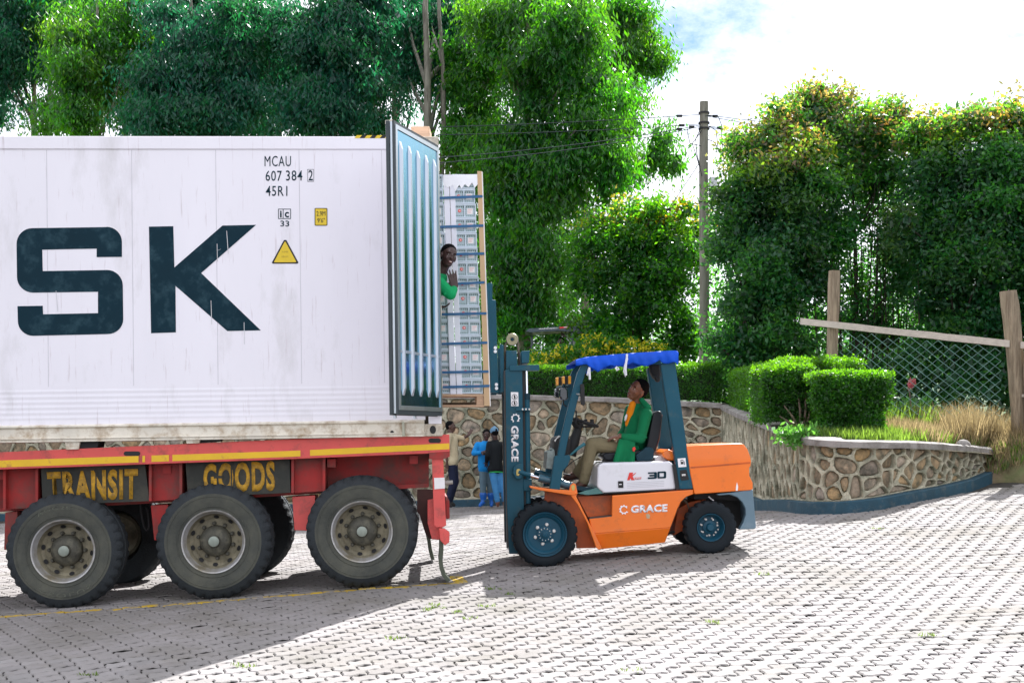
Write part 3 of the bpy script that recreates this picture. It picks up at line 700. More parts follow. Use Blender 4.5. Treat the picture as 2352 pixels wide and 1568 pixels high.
cont = thing('shipping_container', 'white refrigerated shipping container on the red trailer marked SK and MCAU 607 384 2', 'container', CM)
LN, HT, WD = 12.19, 2.896, 2.44
B().span((-LN, 0.012, .16), (-.16, .08, HT - .12)).obj('side_wall', m_white, cont)
B().span((-LN, WD - .08, .16), (-.16, WD - .012, HT - .12)).obj('side_wall', m_white, cont)
B().span((-LN, .012, HT - .06), (-.1, WD - .012, HT - .0)).obj('roof', m_white, cont)
B().span((-LN, .012, .12), (-LN + .1, WD - .012, HT - .05)).obj('front_wall', m_white, cont)
B().span((-LN, .09, .10), (-.06, WD - .09, .22)).obj('floor', m_rust, cont)
B().span((-LN, 0, HT - .125), (-.17, .06, HT)).obj('top_rail', m_white, cont, bevel=.008)
B().span((-LN, WD - .06, HT - .125), (-.17, WD, HT)).obj('top_rail', m_white, cont, bevel=.008)
b = B(); prof = [(-.002, .0), (-.002, .020), (-.012, .028), (-.012, .036), (.004, .044), (.004, .125), (-.02, .138), (-.02, .150), (.01, .162), (.05, .162), (.05, 0)]
xs_ = [-LN, -5.35, -5.1, -1.75, -1.5, -.17]
for u in (-LN, -.17):
    for y_, z_ in prof: b.v.append((u, y_, z_))
np_ = len(prof)
for i in range(np_): b.f.append((i, (i + 1) % np_, np_ + (i + 1) % np_, np_ + i)); b.mi.append(0)
b.obj('bottom_rail', m_cream, cont, fix=True)
B().span((-LN, WD - .05, 0), (-.17, WD, .16)).obj('bottom_rail', m_cream, cont)
# horizontal corrugations low on the side
b = B()
for z0 in (.205, .255, .305, .355, .405, .455):
    b.v += [(-LN, .012, z0), (-.17, .012, z0), (-.17, .0100, z0 + .016), (-LN, .0100, z0 + .016), (-.17, .0100, z0 + .024), (-LN, .0100, z0 + .024), (-.17, .012, z0 + .040), (-LN, .012, z0 + .040)]
    k_ = len(b.v) - 8; b.f += [(k_, k_ + 1, k_ + 2, k_ + 3), (k_ + 3, k_ + 2, k_ + 4, k_ + 5), (k_ + 5, k_ + 4, k_ + 6, k_ + 7)]; b.mi += [0, 0, 0]
b.obj('corrugation', m_white, cont)
# vertical panel seams as slightly proud laps
m_seam = mat('seam_grey', (.58, .56, .60), .6, var=.1)
for i in range(15):
    u = -.55 - i * .79
    B().span((u, .0105, .52), (u + .006, .013, HT - .13)).obj('panel_seam', m_seam, cont)
# corner castings and rear frame
for w in (0, WD - .162):
    for z0 in (0, HT - .118):
        B().span((-.178, w - (.002 if w == 0 else -.002), z0 - .001), (.003, w + .162, z0 + .119)).obj('corner_casting', mat('casting_cream', (.55, .50, .41), .65, var=.2, scale=10, bump=.3, dirt=(.24, .16, .10), dirt_amt=.35, dscale=12), cont, bevel=.012)
    B().span((-.13, w + (.0 if w == 0 else .04), .118), (-.005, w + (.12 if w == 0 else .162), HT - .118)).obj('corner_post', m_white, cont, bevel=.006)
pts = [(-.09 + .030 * math.cos(t), .062 + .040 * math.sin(t)) for t in np.linspace(0, 2 * math.pi, 17)[:-1]]
B().prism(pts, -.0045, -.0015).obj('casting_hole', m_blk, cont)
B().span((-.12, .16, HT - .12), (-.01, WD - .16, HT - .002)).obj('door_header', m_white, cont)
B().span((-.12, .16, .0), (-.01, WD - .16, .15)).obj('door_sill', m_cream, cont)
def cpoly(name, px, m, w=-.0025, conv=None, label=None): return poly(name, CM, px, w, w + .0022, m, cont, conv=conv, label=label)
def arc(cx, cy, rx, ry, a0, a1, n=9): return [(cx + rx * math.cos(math.radians(a)), cy - ry * math.sin(math.radians(a))) for a in np.linspace(a0, a1, n)]
Sx = [(280, 590), (222, 590.5), (222, 571), (97, 573.5), (98, 622.5), (246, 620)] + arc(246, 656, 36, 36, 88, 0) + [(283, 733)] + arc(247, 733, 36, 34, 0, -90) + [(76, 771)] + arc(76, 737, 35, 34, -90, -180) + [(40, 703), (98, 702), (99, 721.5), (225, 719), (225, 670), (76, 672)] + arc(76, 636, 37, 36, -90, -180) + [(38, 560)] + arc(74, 560, 36, 36, 180, 90) + [(245, 521.5)] + arc(245, 556, 35, 35, 90, 0)
SW = .0095
cpoly('letter_s', Sx, m_navy, w=SW)
cpoly('letter_k', [(342, 520.5), (398, 519.5), (400.5, 614), (511, 518), (588, 516.5), (462, 627), (599, 758.5), (522, 760), (403, 656.5), (404, 763), (347, 765)], m_navy, w=SW)
for x0, y0, x1, y1 in [(520, 530, 524, 583), (128, 668, 132, 715), (484, 690, 486, 745), (560, 740, 561, 790), (500, 575, 507, 572), (498, 560, 499, 600)]:
    cpoly('scratch', [(x0, y0), (x0 + 1.2, y0), (x1 + 1, y1), (x1 - .3, y1)], m_scr, w=SW - .0015)
def z4(x, y): return ((720 + x / 4.75) / 1.1994, (410 + y / 4.75) / 1.1994)
def ctext(body, x0, y0, x1, y1, off=0.0, conv=z4, m=m_navy, sl=0, sp=1.0): return text('lettering', body, CM, [(x0, y0), (x1, y0 - sl), (x1, y1 - sl), (x0, y1)], SW, m, cont, offset=off, conv=conv, th=.0015, spacing=sp)
ctext('MCAU', 42, 94, 388, 230, .0, sp=1.1); ctext('607', 55, 286, 268, 421, .004, sp=1.1); ctext('384', 322, 283, 537, 417, .004, sp=1.1); ctext('2', 616, 280, 674, 414, .004); ctext('45R1', 57, 485, 340, 617, .004, sp=1.1)
def box_outline(x0, y0, x1, y1, t, conv, m=m_navy, w=SW):
    for a in ((x0, y0, x1, y0 + t), (x0, y1 - t, x1, y1), (x0, y0 + t, x0 + t, y1 - t), (x1 - t, y0 + t, x1, y1 - t)):
        cpoly('decal_frame', [(a[0], a[1]), (a[2], a[1]), (a[2], a[3]), (a[0], a[3])], m, w=w, conv=conv)
box_outline(603, 268, 687, 430, 4, z4); box_outline(219, 785, 387, 917, 8, z4); cpoly('decal_frame', [(281, 793), (289, 793), (289, 909), (281, 909)], m_navy, w=SW, conv=z4)
ctext('i', 243, 810, 266, 898, .03); ctext('c', 306, 826, 362, 898, .02); ctext('33', 248, 940, 365, 1016, .01)
def rrect(x0, y0, x1, y1, r): return arc(x1 - r, y0 + r, r, r, 90, 0, 4) + arc(x1 - r, y1 - r, r, r, 0, -90, 4) + arc(x0 + r, y1 - r, r, r, -90, -180, 4) + arc(x0 + r, y0 + r, r, r, 180, 90, 4)
cpoly('height_label', rrect(697, 775, 864, 1006, 14), m_blk, w=SW, conv=z4); cpoly('height_label', rrect(707, 785, 854, 996, 8), m_decY, w=SW - .002, conv=z4)
text('lettering', '2.9M', CM, [(722, 817), (838, 815), (838, 877), (722, 878)], SW - .0035, m_navy, cont, conv=z4, th=.001)
text('lettering', "9'6\"", CM, [(733, 906), (832, 906), (832, 965), (733, 966)], SW - .0035, m_navy, cont, conv=z4, th=.001)
cpoly('warning_triangle', [(136, 1490), (296, 1192), (326, 1192), (486, 1488), (474, 1501), (150, 1502)], m_blk, w=SW, conv=z4)
cpoly('warning_triangle', [(166, 1478), (304, 1216), (316, 1216), (456, 1474), (448, 1484), (176, 1485)], m_decY, w=SW - .002, conv=z4)
m_faint = mat('faint_print', (.33, .24, .03), .6)
text('lettering', 'SUPER', CM, [(272, 1338), (352, 1337), (352, 1356), (272, 1357)], SW - .0035, m_faint, cont, conv=z4, th=.001, spacing=1.3)
text('lettering', 'HEAVY', CM, [(266, 1400), (354, 1399), (354, 1420), (266, 1421)], SW - .0035, m_faint, cont, conv=z4, th=.001, spacing=1.3)
# hazard tape on the top rail
for i in range(8):
    x = 814 + i * 11.6
    poly('hazard_tape', CM, [(x, 317.5), (x + 6, 310.8), (min(904, x + 17.6), 310.8), (min(904, x + 11.6), 317.5)], -.003, -.0005, m_blk if i % 2 else m_decY, cont)
# door hold back hook on the side
poly('door_catch', CM, [(905, 845), (918, 845), (918, 866), (905, 866)], -.03, .012, m_cream, cont, bevel=.004)
poly('door_catch', CM, [(907, 866), (917, 866), (914, 934), (909, 934)], -.022, .0, mat('catch_grey', (.42, .42, .33), .6), cont, bevel=.004)
poly('twist_handle', CM, [(923, 968), (929, 968), (930, 1002), (924, 1002)], -.03, -.004, mat('catch_grey', (.42, .42, .33), .6), cont, bevel=.004)
poly('vent_hole', CM, [(900.5 + 4 * math.cos(t), 992 + 4 * math.sin(t)) for t in np.linspace(0, 6.28, 11)[:-1]], -.006, -.004, m_blk, cont)
# beige support feet between container and trailer
for x, y0, y1 in [(166, 1008, 1031), (443, 1004, 1017), (725, 1001, 1005)]:
    poly('support_foot', CM, [(x - 18, y0), (x + 18, y0 - 1), (x + 14, y1), (x - 14, y1 + 1)], .02, .25, m_cream, cont)
    poly('dark_gap_block', CM, [(x + 17, y0 + 1), (x + 62, y0 - 1), (x + 58, y1 - 4), (x + 17, y1)], .06, .3, m_blk, cont)  # solid black block stands in for the shade in the gap beside the foot
# open doors, hinged on the rear corner posts
def door(M0, name='door'):
    pass
hx = un(CM, 1019, 640, -.02); 
DH, DW, DT = 2.60, 1.17, .085
def build_door(hinge, ang, flip=1, zoff=.13):
    # local d axis: from hinge outwards; inner face looks to +n
    ML = Matrix.Translation(hinge) @ Matrix.Rotation(ang, 4, 'Z')
    # local: x along the leaf, y thickness (inner face at y=0 looking to -y*flip)
    s_ = flip
    mesh_parts = []
    me = B().box((DW / 2, s_ * DT / 2 + s_ * .012, DH / 2), (DW - .05, DT, DH - .04)).mesh('door'); d = link('door', me, cont, m_white)
    d.location = ML.to_translation(); d.rotation_euler = ML.to_euler()
    f = B(); t = .038
    f.span((0.01, -s_ * .004, 0.02), (DW - .02, s_ * .012, .02 + t)); f.span((0.01, -s_ * .004, DH - .02 - t), (DW - .02, s_ * .012, DH - .02))
    f.span((0.01, -s_ * .004, .02 + t), (.01 + t, s_ * .012, DH - .02 - t)); f.span((DW - .02 - t, -s_ * .004, .02 + t), (DW - .02, s_ * .012, DH - .02 - t))
    f.obj('door_frame', m_alu, d)
    B().span((.05, s_ * .006, .06), (DW - .06, s_ * .013, DH - .06)).obj('door_liner', m_doorp, d)
    n = 5
    for i in range(n):
        u = .115 + i * (DW - .25) / (n - 1); b = B(); z0, z1 = .15, DH - .15; hw_ = .024; dp = .016
        vs = [(u - hw_, s_ * .0062, z0), (u + hw_, s_ * .0062, z0), (u + hw_, s_ * .0062, z1), (u - hw_, s_ * .0062, z1),
              (u - hw_ * .55, -s_ * dp, z0 + .07), (u + hw_ * .55, -s_ * dp, z0 + .07), (u + hw_ * .55, -s_ * dp, z1 - .07), (u - hw_ * .55, -s_ * dp, z1 - .07)]
        b.add(vs, [(4, 5, 6, 7), (0, 1, 5, 4), (1, 2, 6, 5), (2, 3, 7, 6), (3, 0, 4, 7)]); b.obj('rib', m_doorr, d, fix=True)
    B().span((.05, -s_ * .001, .53), (DW - .06, s_ * .0065, .555)).obj('liner_crease', m_doorr, d)
    # gasket stack round the edge: dark, grey, dark
    for k_, (y0, y1, m_, ex) in enumerate([(.004, .022, m_gask, .022), (.024, .050, m_alu, .010), (.052, .082, m_gask, .026)]):
        g_ = B(); a, z0, z1 = DW - .02 + ex, -ex, DH + ex * .4
        g_.span((.0, s_ * y0, z0), (a, s_ * y1, .022)); g_.span((.0, s_ * y0, DH - .022), (a, s_ * y1, z1)); g_.span((DW - .04, s_ * y0, .022), (a, s_ * y1, DH - .022))
        g_.obj('gasket' if m_ is m_gask else 'edge_trim', m_, d)
    for z in (.25, .95, 1.65, 2.35):
        B().span((-.06, s_ * .02, z), (.06, s_ * .10, z + .10)).obj('hinge', m_cream, d)
    for u in (.35, .8):
        B().tube([(u, s_ * .14, -.05), (u, s_ * .14, DH + .05)], .017, 8).obj('locking_bar', m_alu, d, smooth=60)
        B().span((u - .06, s_ * .10, DH + .03), (u + .06, s_ * .17, DH + .065)).obj('bar_cam', m_cream, d)
    return d
# door leaf direction measured between its two vertical edges
hz_ = un(CM, 1016, 944, 0).z
Hd = un(CM, 1016.5, 944, -.03)
# free edge: at about Y = 12.05 * 609 / 662
Yh = (CM @ Hd).y; Yf = Yh * 609 / 662
fw = P(917, 946, Yf); fl = CM.inverted() @ fw
ang = math.atan2(fl.y - Hd.y, fl.x - Hd.x)
print('door leaf width', math.hypot(fl.y - Hd.y, fl.x - Hd.x))
DW = math.hypot(fl.y - Hd.y, fl.x - Hd.x) + .02
DH = (662 / F * Yf) + .03
d1 = build_door((Hd.x, Hd.y, min(fl.z, Hd.z) - .0), ang, flip=-1)
d2 = build_door((.0, WD + .14, Hd.z), math.radians(176), flip=1)
# weathered timber block showing above the open door, on the far corner
# ================================================================ FORKLIFT
def zf(x, y): return (1125.6 + x * .37218, 750.4 + y * .37218)      # zoomed crop -> photo pixels
m_teal = mat('machine_petrol', (.007, .070, .108), .42, var=.08, scale=3, spec=.25, dirt=(.05, .09, .10), dirt_amt=.12, dscale=8)
m_teal2 = mat('machine_petrol_dull', (.005, .03, .046), .5, spec=.25, var=.15, scale=5)
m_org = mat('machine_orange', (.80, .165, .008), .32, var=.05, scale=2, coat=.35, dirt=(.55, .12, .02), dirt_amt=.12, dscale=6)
m_orgd = mat('machine_orange_dark', (.50, .085, .006), .5, var=.15, scale=4, dirt=(.2, .06, .02), dirt_amt=.3, dscale=6)  # darker base than the body orange, dirt mixed in; recessed and inner parts
m_hood = mat('hood_white', (.70, .69, .73), .32, var=.03, scale=2, coat=.3, dirt=(.55, .54, .55), dirt_amt=.12, dscale=5)
m_solid = mat('solid_tyre', (.007, .011, .015), .7, spec=.25, var=.25, scale=6, bump=.15, bscale=40)
m_wblue = mat('wheel_petrol', (.006, .060, .10), .45, var=.1, scale=4, spec=.3)
m_bolt = mat('zinc_bolt', (.62, .60, .58), .3, metal=.7, var=.05)
m_chrome = mat('chrome_rod', (.75, .77, .82), .12, metal=1, var=.03)
m_seat = mat('seat_vinyl', (.006, .008, .012), .42, var=.2, scale=5, spec=.35)
m_seatr = mat('seat_brown_vinyl', (.12, .045, .03), .45, var=.2, scale=6)
m_skirt = mat('skirt_grey_blue', (.11, .18, .23), .4, var=.1, scale=3, coat=.2, dirt=(.2, .24, .28), dirt_amt=.2)
m_tarp = mat('blue_tarpaulin', (.002, .075, .56), .5, var=.15, scale=4, bump=.6, bscale=7, spec=.25)
m_amber = mat('amber_lens', (.85, .36, .01), .25, var=.05, coat=.5)
m_glassd = mat('lamp_dark_glass', (.01, .014, .02), .12, var=.1, coat=.6)
m_lgrey = mat('valve_cast_grey', (.22, .26, .25), .45, metal=.4, var=.25, scale=20)
m_lbl = mat('decal_white', (.80, .78, .80), .45, var=.03)
m_redd = mat('decal_red', (.66, .03, .02), .4, var=.05)
o_ = P(1253, 1301, 13.1)
LM = frame((o_.x, o_.y, g1(o_.x, o_.y)), yaw=2.6, lean=.9)
lift = thing('forklift', 'orange and grey-blue counterbalance forklift with blue tarpaulin roof lifting a tall stack of crates', 'forklift', LM)
REF = [None]      # far-side twins are traced on the near plane and then set across the machine
def L_(name, px, w0, w1, m, bevel=.006, bseg=2, conv=zf, smooth=None, label=None, parent=None):
    return poly(name, LM, px, w0, w1, m, parent or lift, bevel=bevel, bseg=bseg, conv=conv, smooth=smooth, label=label, ref=REF[0])
def lu(x, y, w):
    q = un(LM, *zf(x, y), w if REF[0] is None else REF[0]); q.y = w; return q
def lt(name, pts, r, m, n=10, parent=None, smooth=50): return B().tube([lu(*p) for p in pts], r, n).obj(name, m, parent or lift, smooth=smooth)
Wd = 1.14
# chassis
L_('side_panel', [(612, 1184), (752, 1169), (754, 1040), (1255, 1003), (1257, 1030), (1212, 1046), (1178, 1078), (1158, 1118), (1113, 1238), (630, 1277)], .07, .12, m_org, bevel=.008)
REF[0] = .07
L_('side_panel', [(612, 1184), (752, 1169), (754, 1040), (1255, 1003), (1257, 1030), (1212, 1046), (1178, 1078), (1158, 1118), (1113, 1238), (630, 1277)], Wd - .12, Wd - .07, m_org, bevel=.008); REF[0] = None
b = B(); q = [lu(630, 1277, .07), lu(1113, 1238, .07), lu(1080, 1330, .12), lu(668, 1372, .12)]
b.add(q + [Vector((p.x, .3, p.z)) for p in q], [(0, 3, 2, 1), (0, 1, 5, 4), (2, 3, 7, 6), (1, 2, 6, 5), (3, 0, 4, 7), (4, 5, 6, 7)]); b.obj('lower_tank', m_org, lift, fix=True, bevel=.006)
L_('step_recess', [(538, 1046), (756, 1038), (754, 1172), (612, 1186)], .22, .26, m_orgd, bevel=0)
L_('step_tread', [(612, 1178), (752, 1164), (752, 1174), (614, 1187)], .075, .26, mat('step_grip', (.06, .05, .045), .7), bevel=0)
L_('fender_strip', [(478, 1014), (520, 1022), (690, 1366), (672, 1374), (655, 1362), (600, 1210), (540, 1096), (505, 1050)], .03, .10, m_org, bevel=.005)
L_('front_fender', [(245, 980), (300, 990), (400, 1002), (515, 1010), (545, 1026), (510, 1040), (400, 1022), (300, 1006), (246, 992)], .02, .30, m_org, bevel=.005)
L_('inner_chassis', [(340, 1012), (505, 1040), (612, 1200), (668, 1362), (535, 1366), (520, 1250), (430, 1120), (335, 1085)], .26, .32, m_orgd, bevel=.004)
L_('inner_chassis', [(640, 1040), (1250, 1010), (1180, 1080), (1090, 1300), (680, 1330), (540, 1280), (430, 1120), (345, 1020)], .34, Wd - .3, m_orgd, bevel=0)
L_('lug_bracket', [(485, 1020), (497, 975), (512, 962), (530, 970), (540, 1025), (530, 1052)], .05, .09, m_org, bevel=.004)
L_('pin_plate', [(503, 980), (512, 973), (522, 978), (524, 990), (520, 1008), (508, 1008), (502, 992)], .044, .05, mat('brass_pin', (.5, .38, .12), .4, metal=.6), bevel=0)
L_('floor_plate', [(540, 1026), (660, 992), (715, 1025), (600, 1036)], .12, Wd - .12, mat('floor_plate_green', (.06, .17, .16), .45, var=.2), bevel=0)
L_('floor_plate', [(380, 955), (560, 985), (720, 1000), (720, 1015), (560, 1010), (380, 975)], .18, Wd - .18, m_teal2, bevel=0)
# hood
L_('engine_hood', [(660, 990), (664, 870), (672, 852), (700, 838), (1105, 828), (1128, 842), (1148, 985), (1146, 1004), (702, 1028)], .10, Wd - .10, m_hood, bevel=.035, bseg=4)
L_('hood_seam', [(702, 1022), (1147, 999), (1147, 1005), (702, 1030)], .096, .12, m_blk, bevel=0)
L_('hood_latch', [(790, 951), (822, 951), (823, 992), (792, 992)], .092, .10, m_blk, bevel=0)
L_('hood_latch_slot', [(796, 969), (812, 968), (812, 973), (796, 974)], .090, .093, m_lbl, bevel=0)
for k_ in range(4): L_('hood_groove', [(845, 962 + k_ * 10), (1075, 950 + k_ * 10), (1075, 952 + k_ * 10), (845, 964 + k_ * 10)], .0975, .101, mat('groove_grey', (.45, .44, .47), .5), bevel=0)
K1 = [(860, 898), (884, 898), (878, 914), (898, 899), (903, 899), (880, 922), (892, 945), (872, 945), (866, 930), (862, 945), (846, 945)]
L_('letter_k', K1, .0945, .0965, m_redd, bevel=0)
text('lettering', 'SERIES', LM, [(897, 929), (930, 927), (929, 937), (896, 938)], .0905, m_lbl, lift, conv=zf, th=.001, offset=.02)
L_('decal_bar', [(894, 928), (934, 926), (931, 938), (892, 940)], .0925, .0945, m_redd, bevel=0)
def num30():
    t = 9
    L_('digit_three', [(975, 897), (1026, 894), (1030, 900), (1030, 930), (1024, 936), (974, 938), (974, 928), (1012, 926), (1014, 921), (984, 922), (984, 912), (1014, 910), (1012, 904), (975, 906)], .0945, .0965, m_navy, bevel=0)
    for a in ([(1036, 892), (1082, 890), (1082, 900), (1036, 902)], [(1036, 925), (1084, 923), (1084, 933), (1036, 935)], [(1033, 896), (1046, 896), (1046, 931), (1033, 931)], [(1073, 894), (1087, 894), (1087, 929), (1073, 929)]): L_('digit_zero', a, .0945, .0965, m_navy, bevel=0)
num30()
# gear shaped emblem
def gear(cx, cy, r, w, rot=0, sx=1.0, opening=(-28, 28)):
    pts = []; ri = r * .60; a0, a1 = math.radians(opening[1]), math.radians(360 + opening[0]); n = 56
    for i in range(n + 1):
        a = a0 + (a1 - a0) * i / n; ph = (a * 9 / (2 * math.pi)) % 1; rr = r if ph < .42 else r * .82
        pts.append((cx + rr * math.cos(a + rot) * sx, cy - rr * math.sin(a + rot)))
    for i in range(n + 1):
        a = a1 - (a1 - a0) * i / n; pts.append((cx + ri * math.cos(a + rot) * sx, cy - ri * math.sin(a + rot)))
    L_('gear_emblem', pts, w, w + .002, m_lbl, bevel=0)
gear(826, 1127, 30, .066)
text('lettering', 'GRACE', LM, [(870, 1101), (1096, 1092), (1094, 1140), (868, 1148)], .066, m_lbl, lift, conv=zf, th=.002, offset=.045, spacing=1.05)
L_('scuff', [(962, 1155), (975, 1150), (988, 1160), (984, 1182), (966, 1180)], .0685, .0695, mat('scuff_grey', (.45, .33, .2), .7), bevel=0)
# counterweight
cw = L_('counterweight', [(1212, 738), (1300, 728), (1540, 718), (1566, 724), (1590, 756), (1606, 800), (1612, 832), (1608, 858), (1600, 868), (1601, 918), (1622, 962), (1623, 1000), (1600, 1008), (1262, 1032), (1235, 900)], .05, Wd - .05, m_org, bevel=.055, bseg=5, smooth=60)
L_('weight_lip', [(1237, 862), (1400, 850), (1606, 832), (1607, 842), (1400, 860), (1238, 872)], .046, .056, m_orgd, bevel=.002)
L_('paint_chip', [(1518, 985), (1524, 958), (1531, 985), (1528, 1010), (1517, 1010)], .047, .051, m_lbl, bevel=0)
L_('side_skirt', [(1400, 1030), (1470, 1024), (1622, 1002), (1643, 1240), (1630, 1247), (1538, 1250), (1562, 1208), (1578, 1160), (1576, 1120), (1558, 1082), (1525, 1050), (1480, 1034), (1410, 1040)], .06, .16, m_skirt, bevel=.012)
REF[0] = .06; L_('side_skirt', [(1400, 1030), (1470, 1024), (1622, 1002), (1643, 1240), (1630, 1247), (1538, 1250), (1562, 1208), (1578, 1160), (1576, 1120), (1558, 1082), (1525, 1050), (1480, 1034), (1410, 1040)], Wd - .16, Wd - .06, m_skirt, bevel=.012); REF[0] = None
L_('rear_weight', [(1575, 1006), (1620, 1003), (1640, 1238), (1600, 1244), (1588, 1180)], .16, Wd - .16, m_skirt, bevel=.012)
L_('rear_wheel_arch', [(1260, 1032), (1540, 1014), (1560, 1080), (1500, 1070), (1400, 1062), (1260, 1062)], .25, Wd - .2, m_blk, bevel=0)
L_('arch_dark_sheet', [(1395, 1036), (1500, 1030), (1590, 1060), (1618, 1236), (1540, 1246), (1300, 1200), (1300, 1070)], .46, .50, m_blk, bevel=0)  # black sheet added to stand in for the shade behind the rear wheel
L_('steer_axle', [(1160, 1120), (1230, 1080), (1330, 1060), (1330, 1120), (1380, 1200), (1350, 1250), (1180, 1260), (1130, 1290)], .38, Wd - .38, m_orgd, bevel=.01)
lt('hydraulic_hose', [(1348, 1046, .2), (1365, 1060, .2), (1380, 1072, .2)], .008, m_lbl, 6)
lt('hydraulic_hose', [(1190, 1060, .26), (1215, 1085, .26), (1232, 1130, .28)], .009, m_rust, 6)
lt('tow_pin', [(1085, 1280, .3), (1140, 1262, .3)], .016, m_blk, 6)
# rear pillars and overhead guard
for w in (.06, Wd - .16):
    REF[0] = .06
    L_('rear_pillar', [(1052, 232), (1075, 215), (1142, 218), (1252, 1000), (1171, 1003)], w, w + .10, m_teal, bevel=.012)
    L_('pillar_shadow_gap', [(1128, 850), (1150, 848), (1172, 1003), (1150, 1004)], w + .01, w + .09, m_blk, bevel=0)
    pts = [(437, 800), (458, 690), (490, 560), (518, 450), (545, 350), (562, 290), (585, 245), (612, 222), (650, 206)]
    b = B(); base = 0
    ps = [lu(x, y, w) for x, y in pts]
    for i, p in enumerate(ps):
        d = (ps[min(i + 1, len(ps) - 1)] - ps[max(i - 1, 0)]); d.y = 0; d.normalize(); nn = Vector((-d.z, 0, d.x)) * .040
        for s_, ww in ((-1, w), (1, w), (1, w + .075), (-1, w + .075)): b.v.append((p.x + nn.x * s_, ww, p.z + nn.z * s_))
    for i in range(len(ps) - 1):
        for k_ in range(4): b.f.append((i * 4 + k_, i * 4 + (k_ + 1) % 4, (i + 1) * 4 + (k_ + 1) % 4, (i + 1) * 4 + k_)); b.mi.append(0)
    b.f += [(0, 1, 2, 3), tuple(len(b.v) - 4 + i for i in range(4))]; b.mi += [0, 0]
    b.obj('front_pillar', m_teal, lift, fix=True, smooth=40, bevel=.008)
    L_('pillar_bracket', [(398, 796), (492, 790), (496, 812), (482, 850), (448, 892), (430, 1006), (366, 1008)], w - .005, w + .09, m_teal, bevel=.008)
    L_('roof_rail', [(610, 222), (625, 196), (1140, 158), (1146, 215), (1080, 222), (1075, 180)], w, w + .07, m_teal, bevel=.006)
REF[0] = None
for x in (660, 760, 860, 960, 1060, 1130):
    a = lu(x, 192 - (x - 600) * .07, .1); B().span((a.x - .02, .08, a.z - .02), (a.x + .02, Wd - .08, a.z + .012)).obj('roof_bar', m_teal, lift)
for x, y in [(975, 1)]: pass
L_('fuel_decal', [(1157, 812), (1206, 808), (1212, 862), (1163, 866)], .055, .058, m_lbl, bevel=0)
L_('fuel_symbol', [(1176, 820), (1192, 819), (1194, 846), (1178, 847)], .052, .0545, m_blk, bevel=0)
L_('fuel_symbol', [(1196, 826), (1200, 830), (1202, 850), (1198, 850)], .052, .0545, m_blk, bevel=0)
L_('fuel_symbol', [(1180, 824), (1189, 823), (1190, 831), (1181, 832)], .050, .0515, m_lbl, bevel=0)
L_('pillar_recess', [(1172, 884), (1212, 880), (1228, 942), (1182, 948), (1174, 930)], .054, .058, m_blk, bevel=0)
L_('pillar_latch', [(1182, 908), (1206, 906), (1208, 918), (1184, 920)], .048, .054, m_bolt, bevel=.002)
# tarpaulin: top sheet and drooping skirts
def tarp():
    top_n = [(525, 206), (560, 196), (600, 187), (700, 178), (800, 169), (900, 162), (1000, 156), (1100, 149), (1150, 148), (1160, 160)]
    low_n = [(545, 240), (575, 232), (596, 232), (610, 246), (640, 262), (664, 280), (690, 262), (716, 248), (742, 236), (768, 246), (795, 240), (820, 246), (846, 236), (880, 222), (910, 232), (936, 240), (962, 243), (985, 236), (1010, 226), (1030, 215), (1046, 205), (1062, 224), (1100, 228), (1135, 216), (1152, 228), (1160, 240)]
    xs2 = [p[0] for p in low_n]; nx2 = 90; ny2 = 16; b = B()
    for wi, (w, sg) in enumerate(((.035, -1), (Wd - .035, 1))): pass
    us = np.linspace(527, 1160, nx2); prof = []
    for u in us:
        yt3 = np.interp(u, [p[0] for p in top_n], [p[1] for p in top_n]); yl = np.interp(u, xs2, [p[1] for p in low_n])
        col = []
        for k_ in range(8):       # near skirt, from hem to edge
            f = k_ / 7; y = yl + (yt3 - yl) * f; wv = .035 + .014 * math.sin(u * .031 + 2 * math.sin(u * .017)) * (1 - f) + .006 * math.sin(u * .11 + f * 4) * (1 - f * .5) - .012 * math.sin(f * math.pi)
            q = lu(u, y, .04); col.append((q.x, wv, q.z))
        e = lu(u, yt3, .04)
        for k_ in range(1, 12):   # top sheet
            f = k_ / 12; col.append((e.x + .004 * math.sin(f * 17), .035 + (Wd - .07) * f, e.z - .022 * math.sin(f * math.pi) * abs(math.sin((u - 527) * .030)) + .01 * noise.noise(Vector((u * .02, f * 5, 0)))))
        for k_ in range(5):       # far skirt
            f = k_ / 4; q = lu(u, yt3 + (yl - yt3) * f * .8, .04); col.append((q.x, Wd - .035 + .03 * math.sin(u * .06) * f, q.z))
        prof.append(col)
    m = len(prof[0])
    for c in prof: b.v += c
    for i in range(nx2 - 1):
        for j in range(m - 1): b.f.append((i * m + j, i * m + j + 1, (i + 1) * m + j + 1, (i + 1) * m + j)); b.mi.append(0)
    o = b.obj('tarpaulin', m_tarp, lift, smooth=70)
    s_ = o.modifiers.new('s', 'SOLIDIFY'); s_.thickness = .004
tarp()
m_cord = mat('white_cord', (.72, .72, .76), .8)
for pts in ([(843, 168, .02), (845, 200, .01), (832, 245, .01), (826, 275, .012), (836, 308, .01)], [(847, 168, .01), (840, 215, .0), (836, 262, .0), (840, 300, .0)], [(612, 250, .02), (606, 285, .02), (600, 300, .02)], [(613, 250, .01), (614, 290, .01), (616, 325, .01)], [(608, 262, .0), (602, 292, .0)], [(785, 246, .02), (776, 254, .02), (784, 268, .02), (795, 262, .02), (790, 250, .02)]):
    lt('tie_cord', pts, [.010, .013, .012, .010, .004][:len(pts)] if len(pts) > 2 else .01, m_cord, 6)
L_('red_lamp', [(1150, 153), (1162, 155), (1158, 178), (1150, 178)], .06, .14, m_redd, bevel=.01)
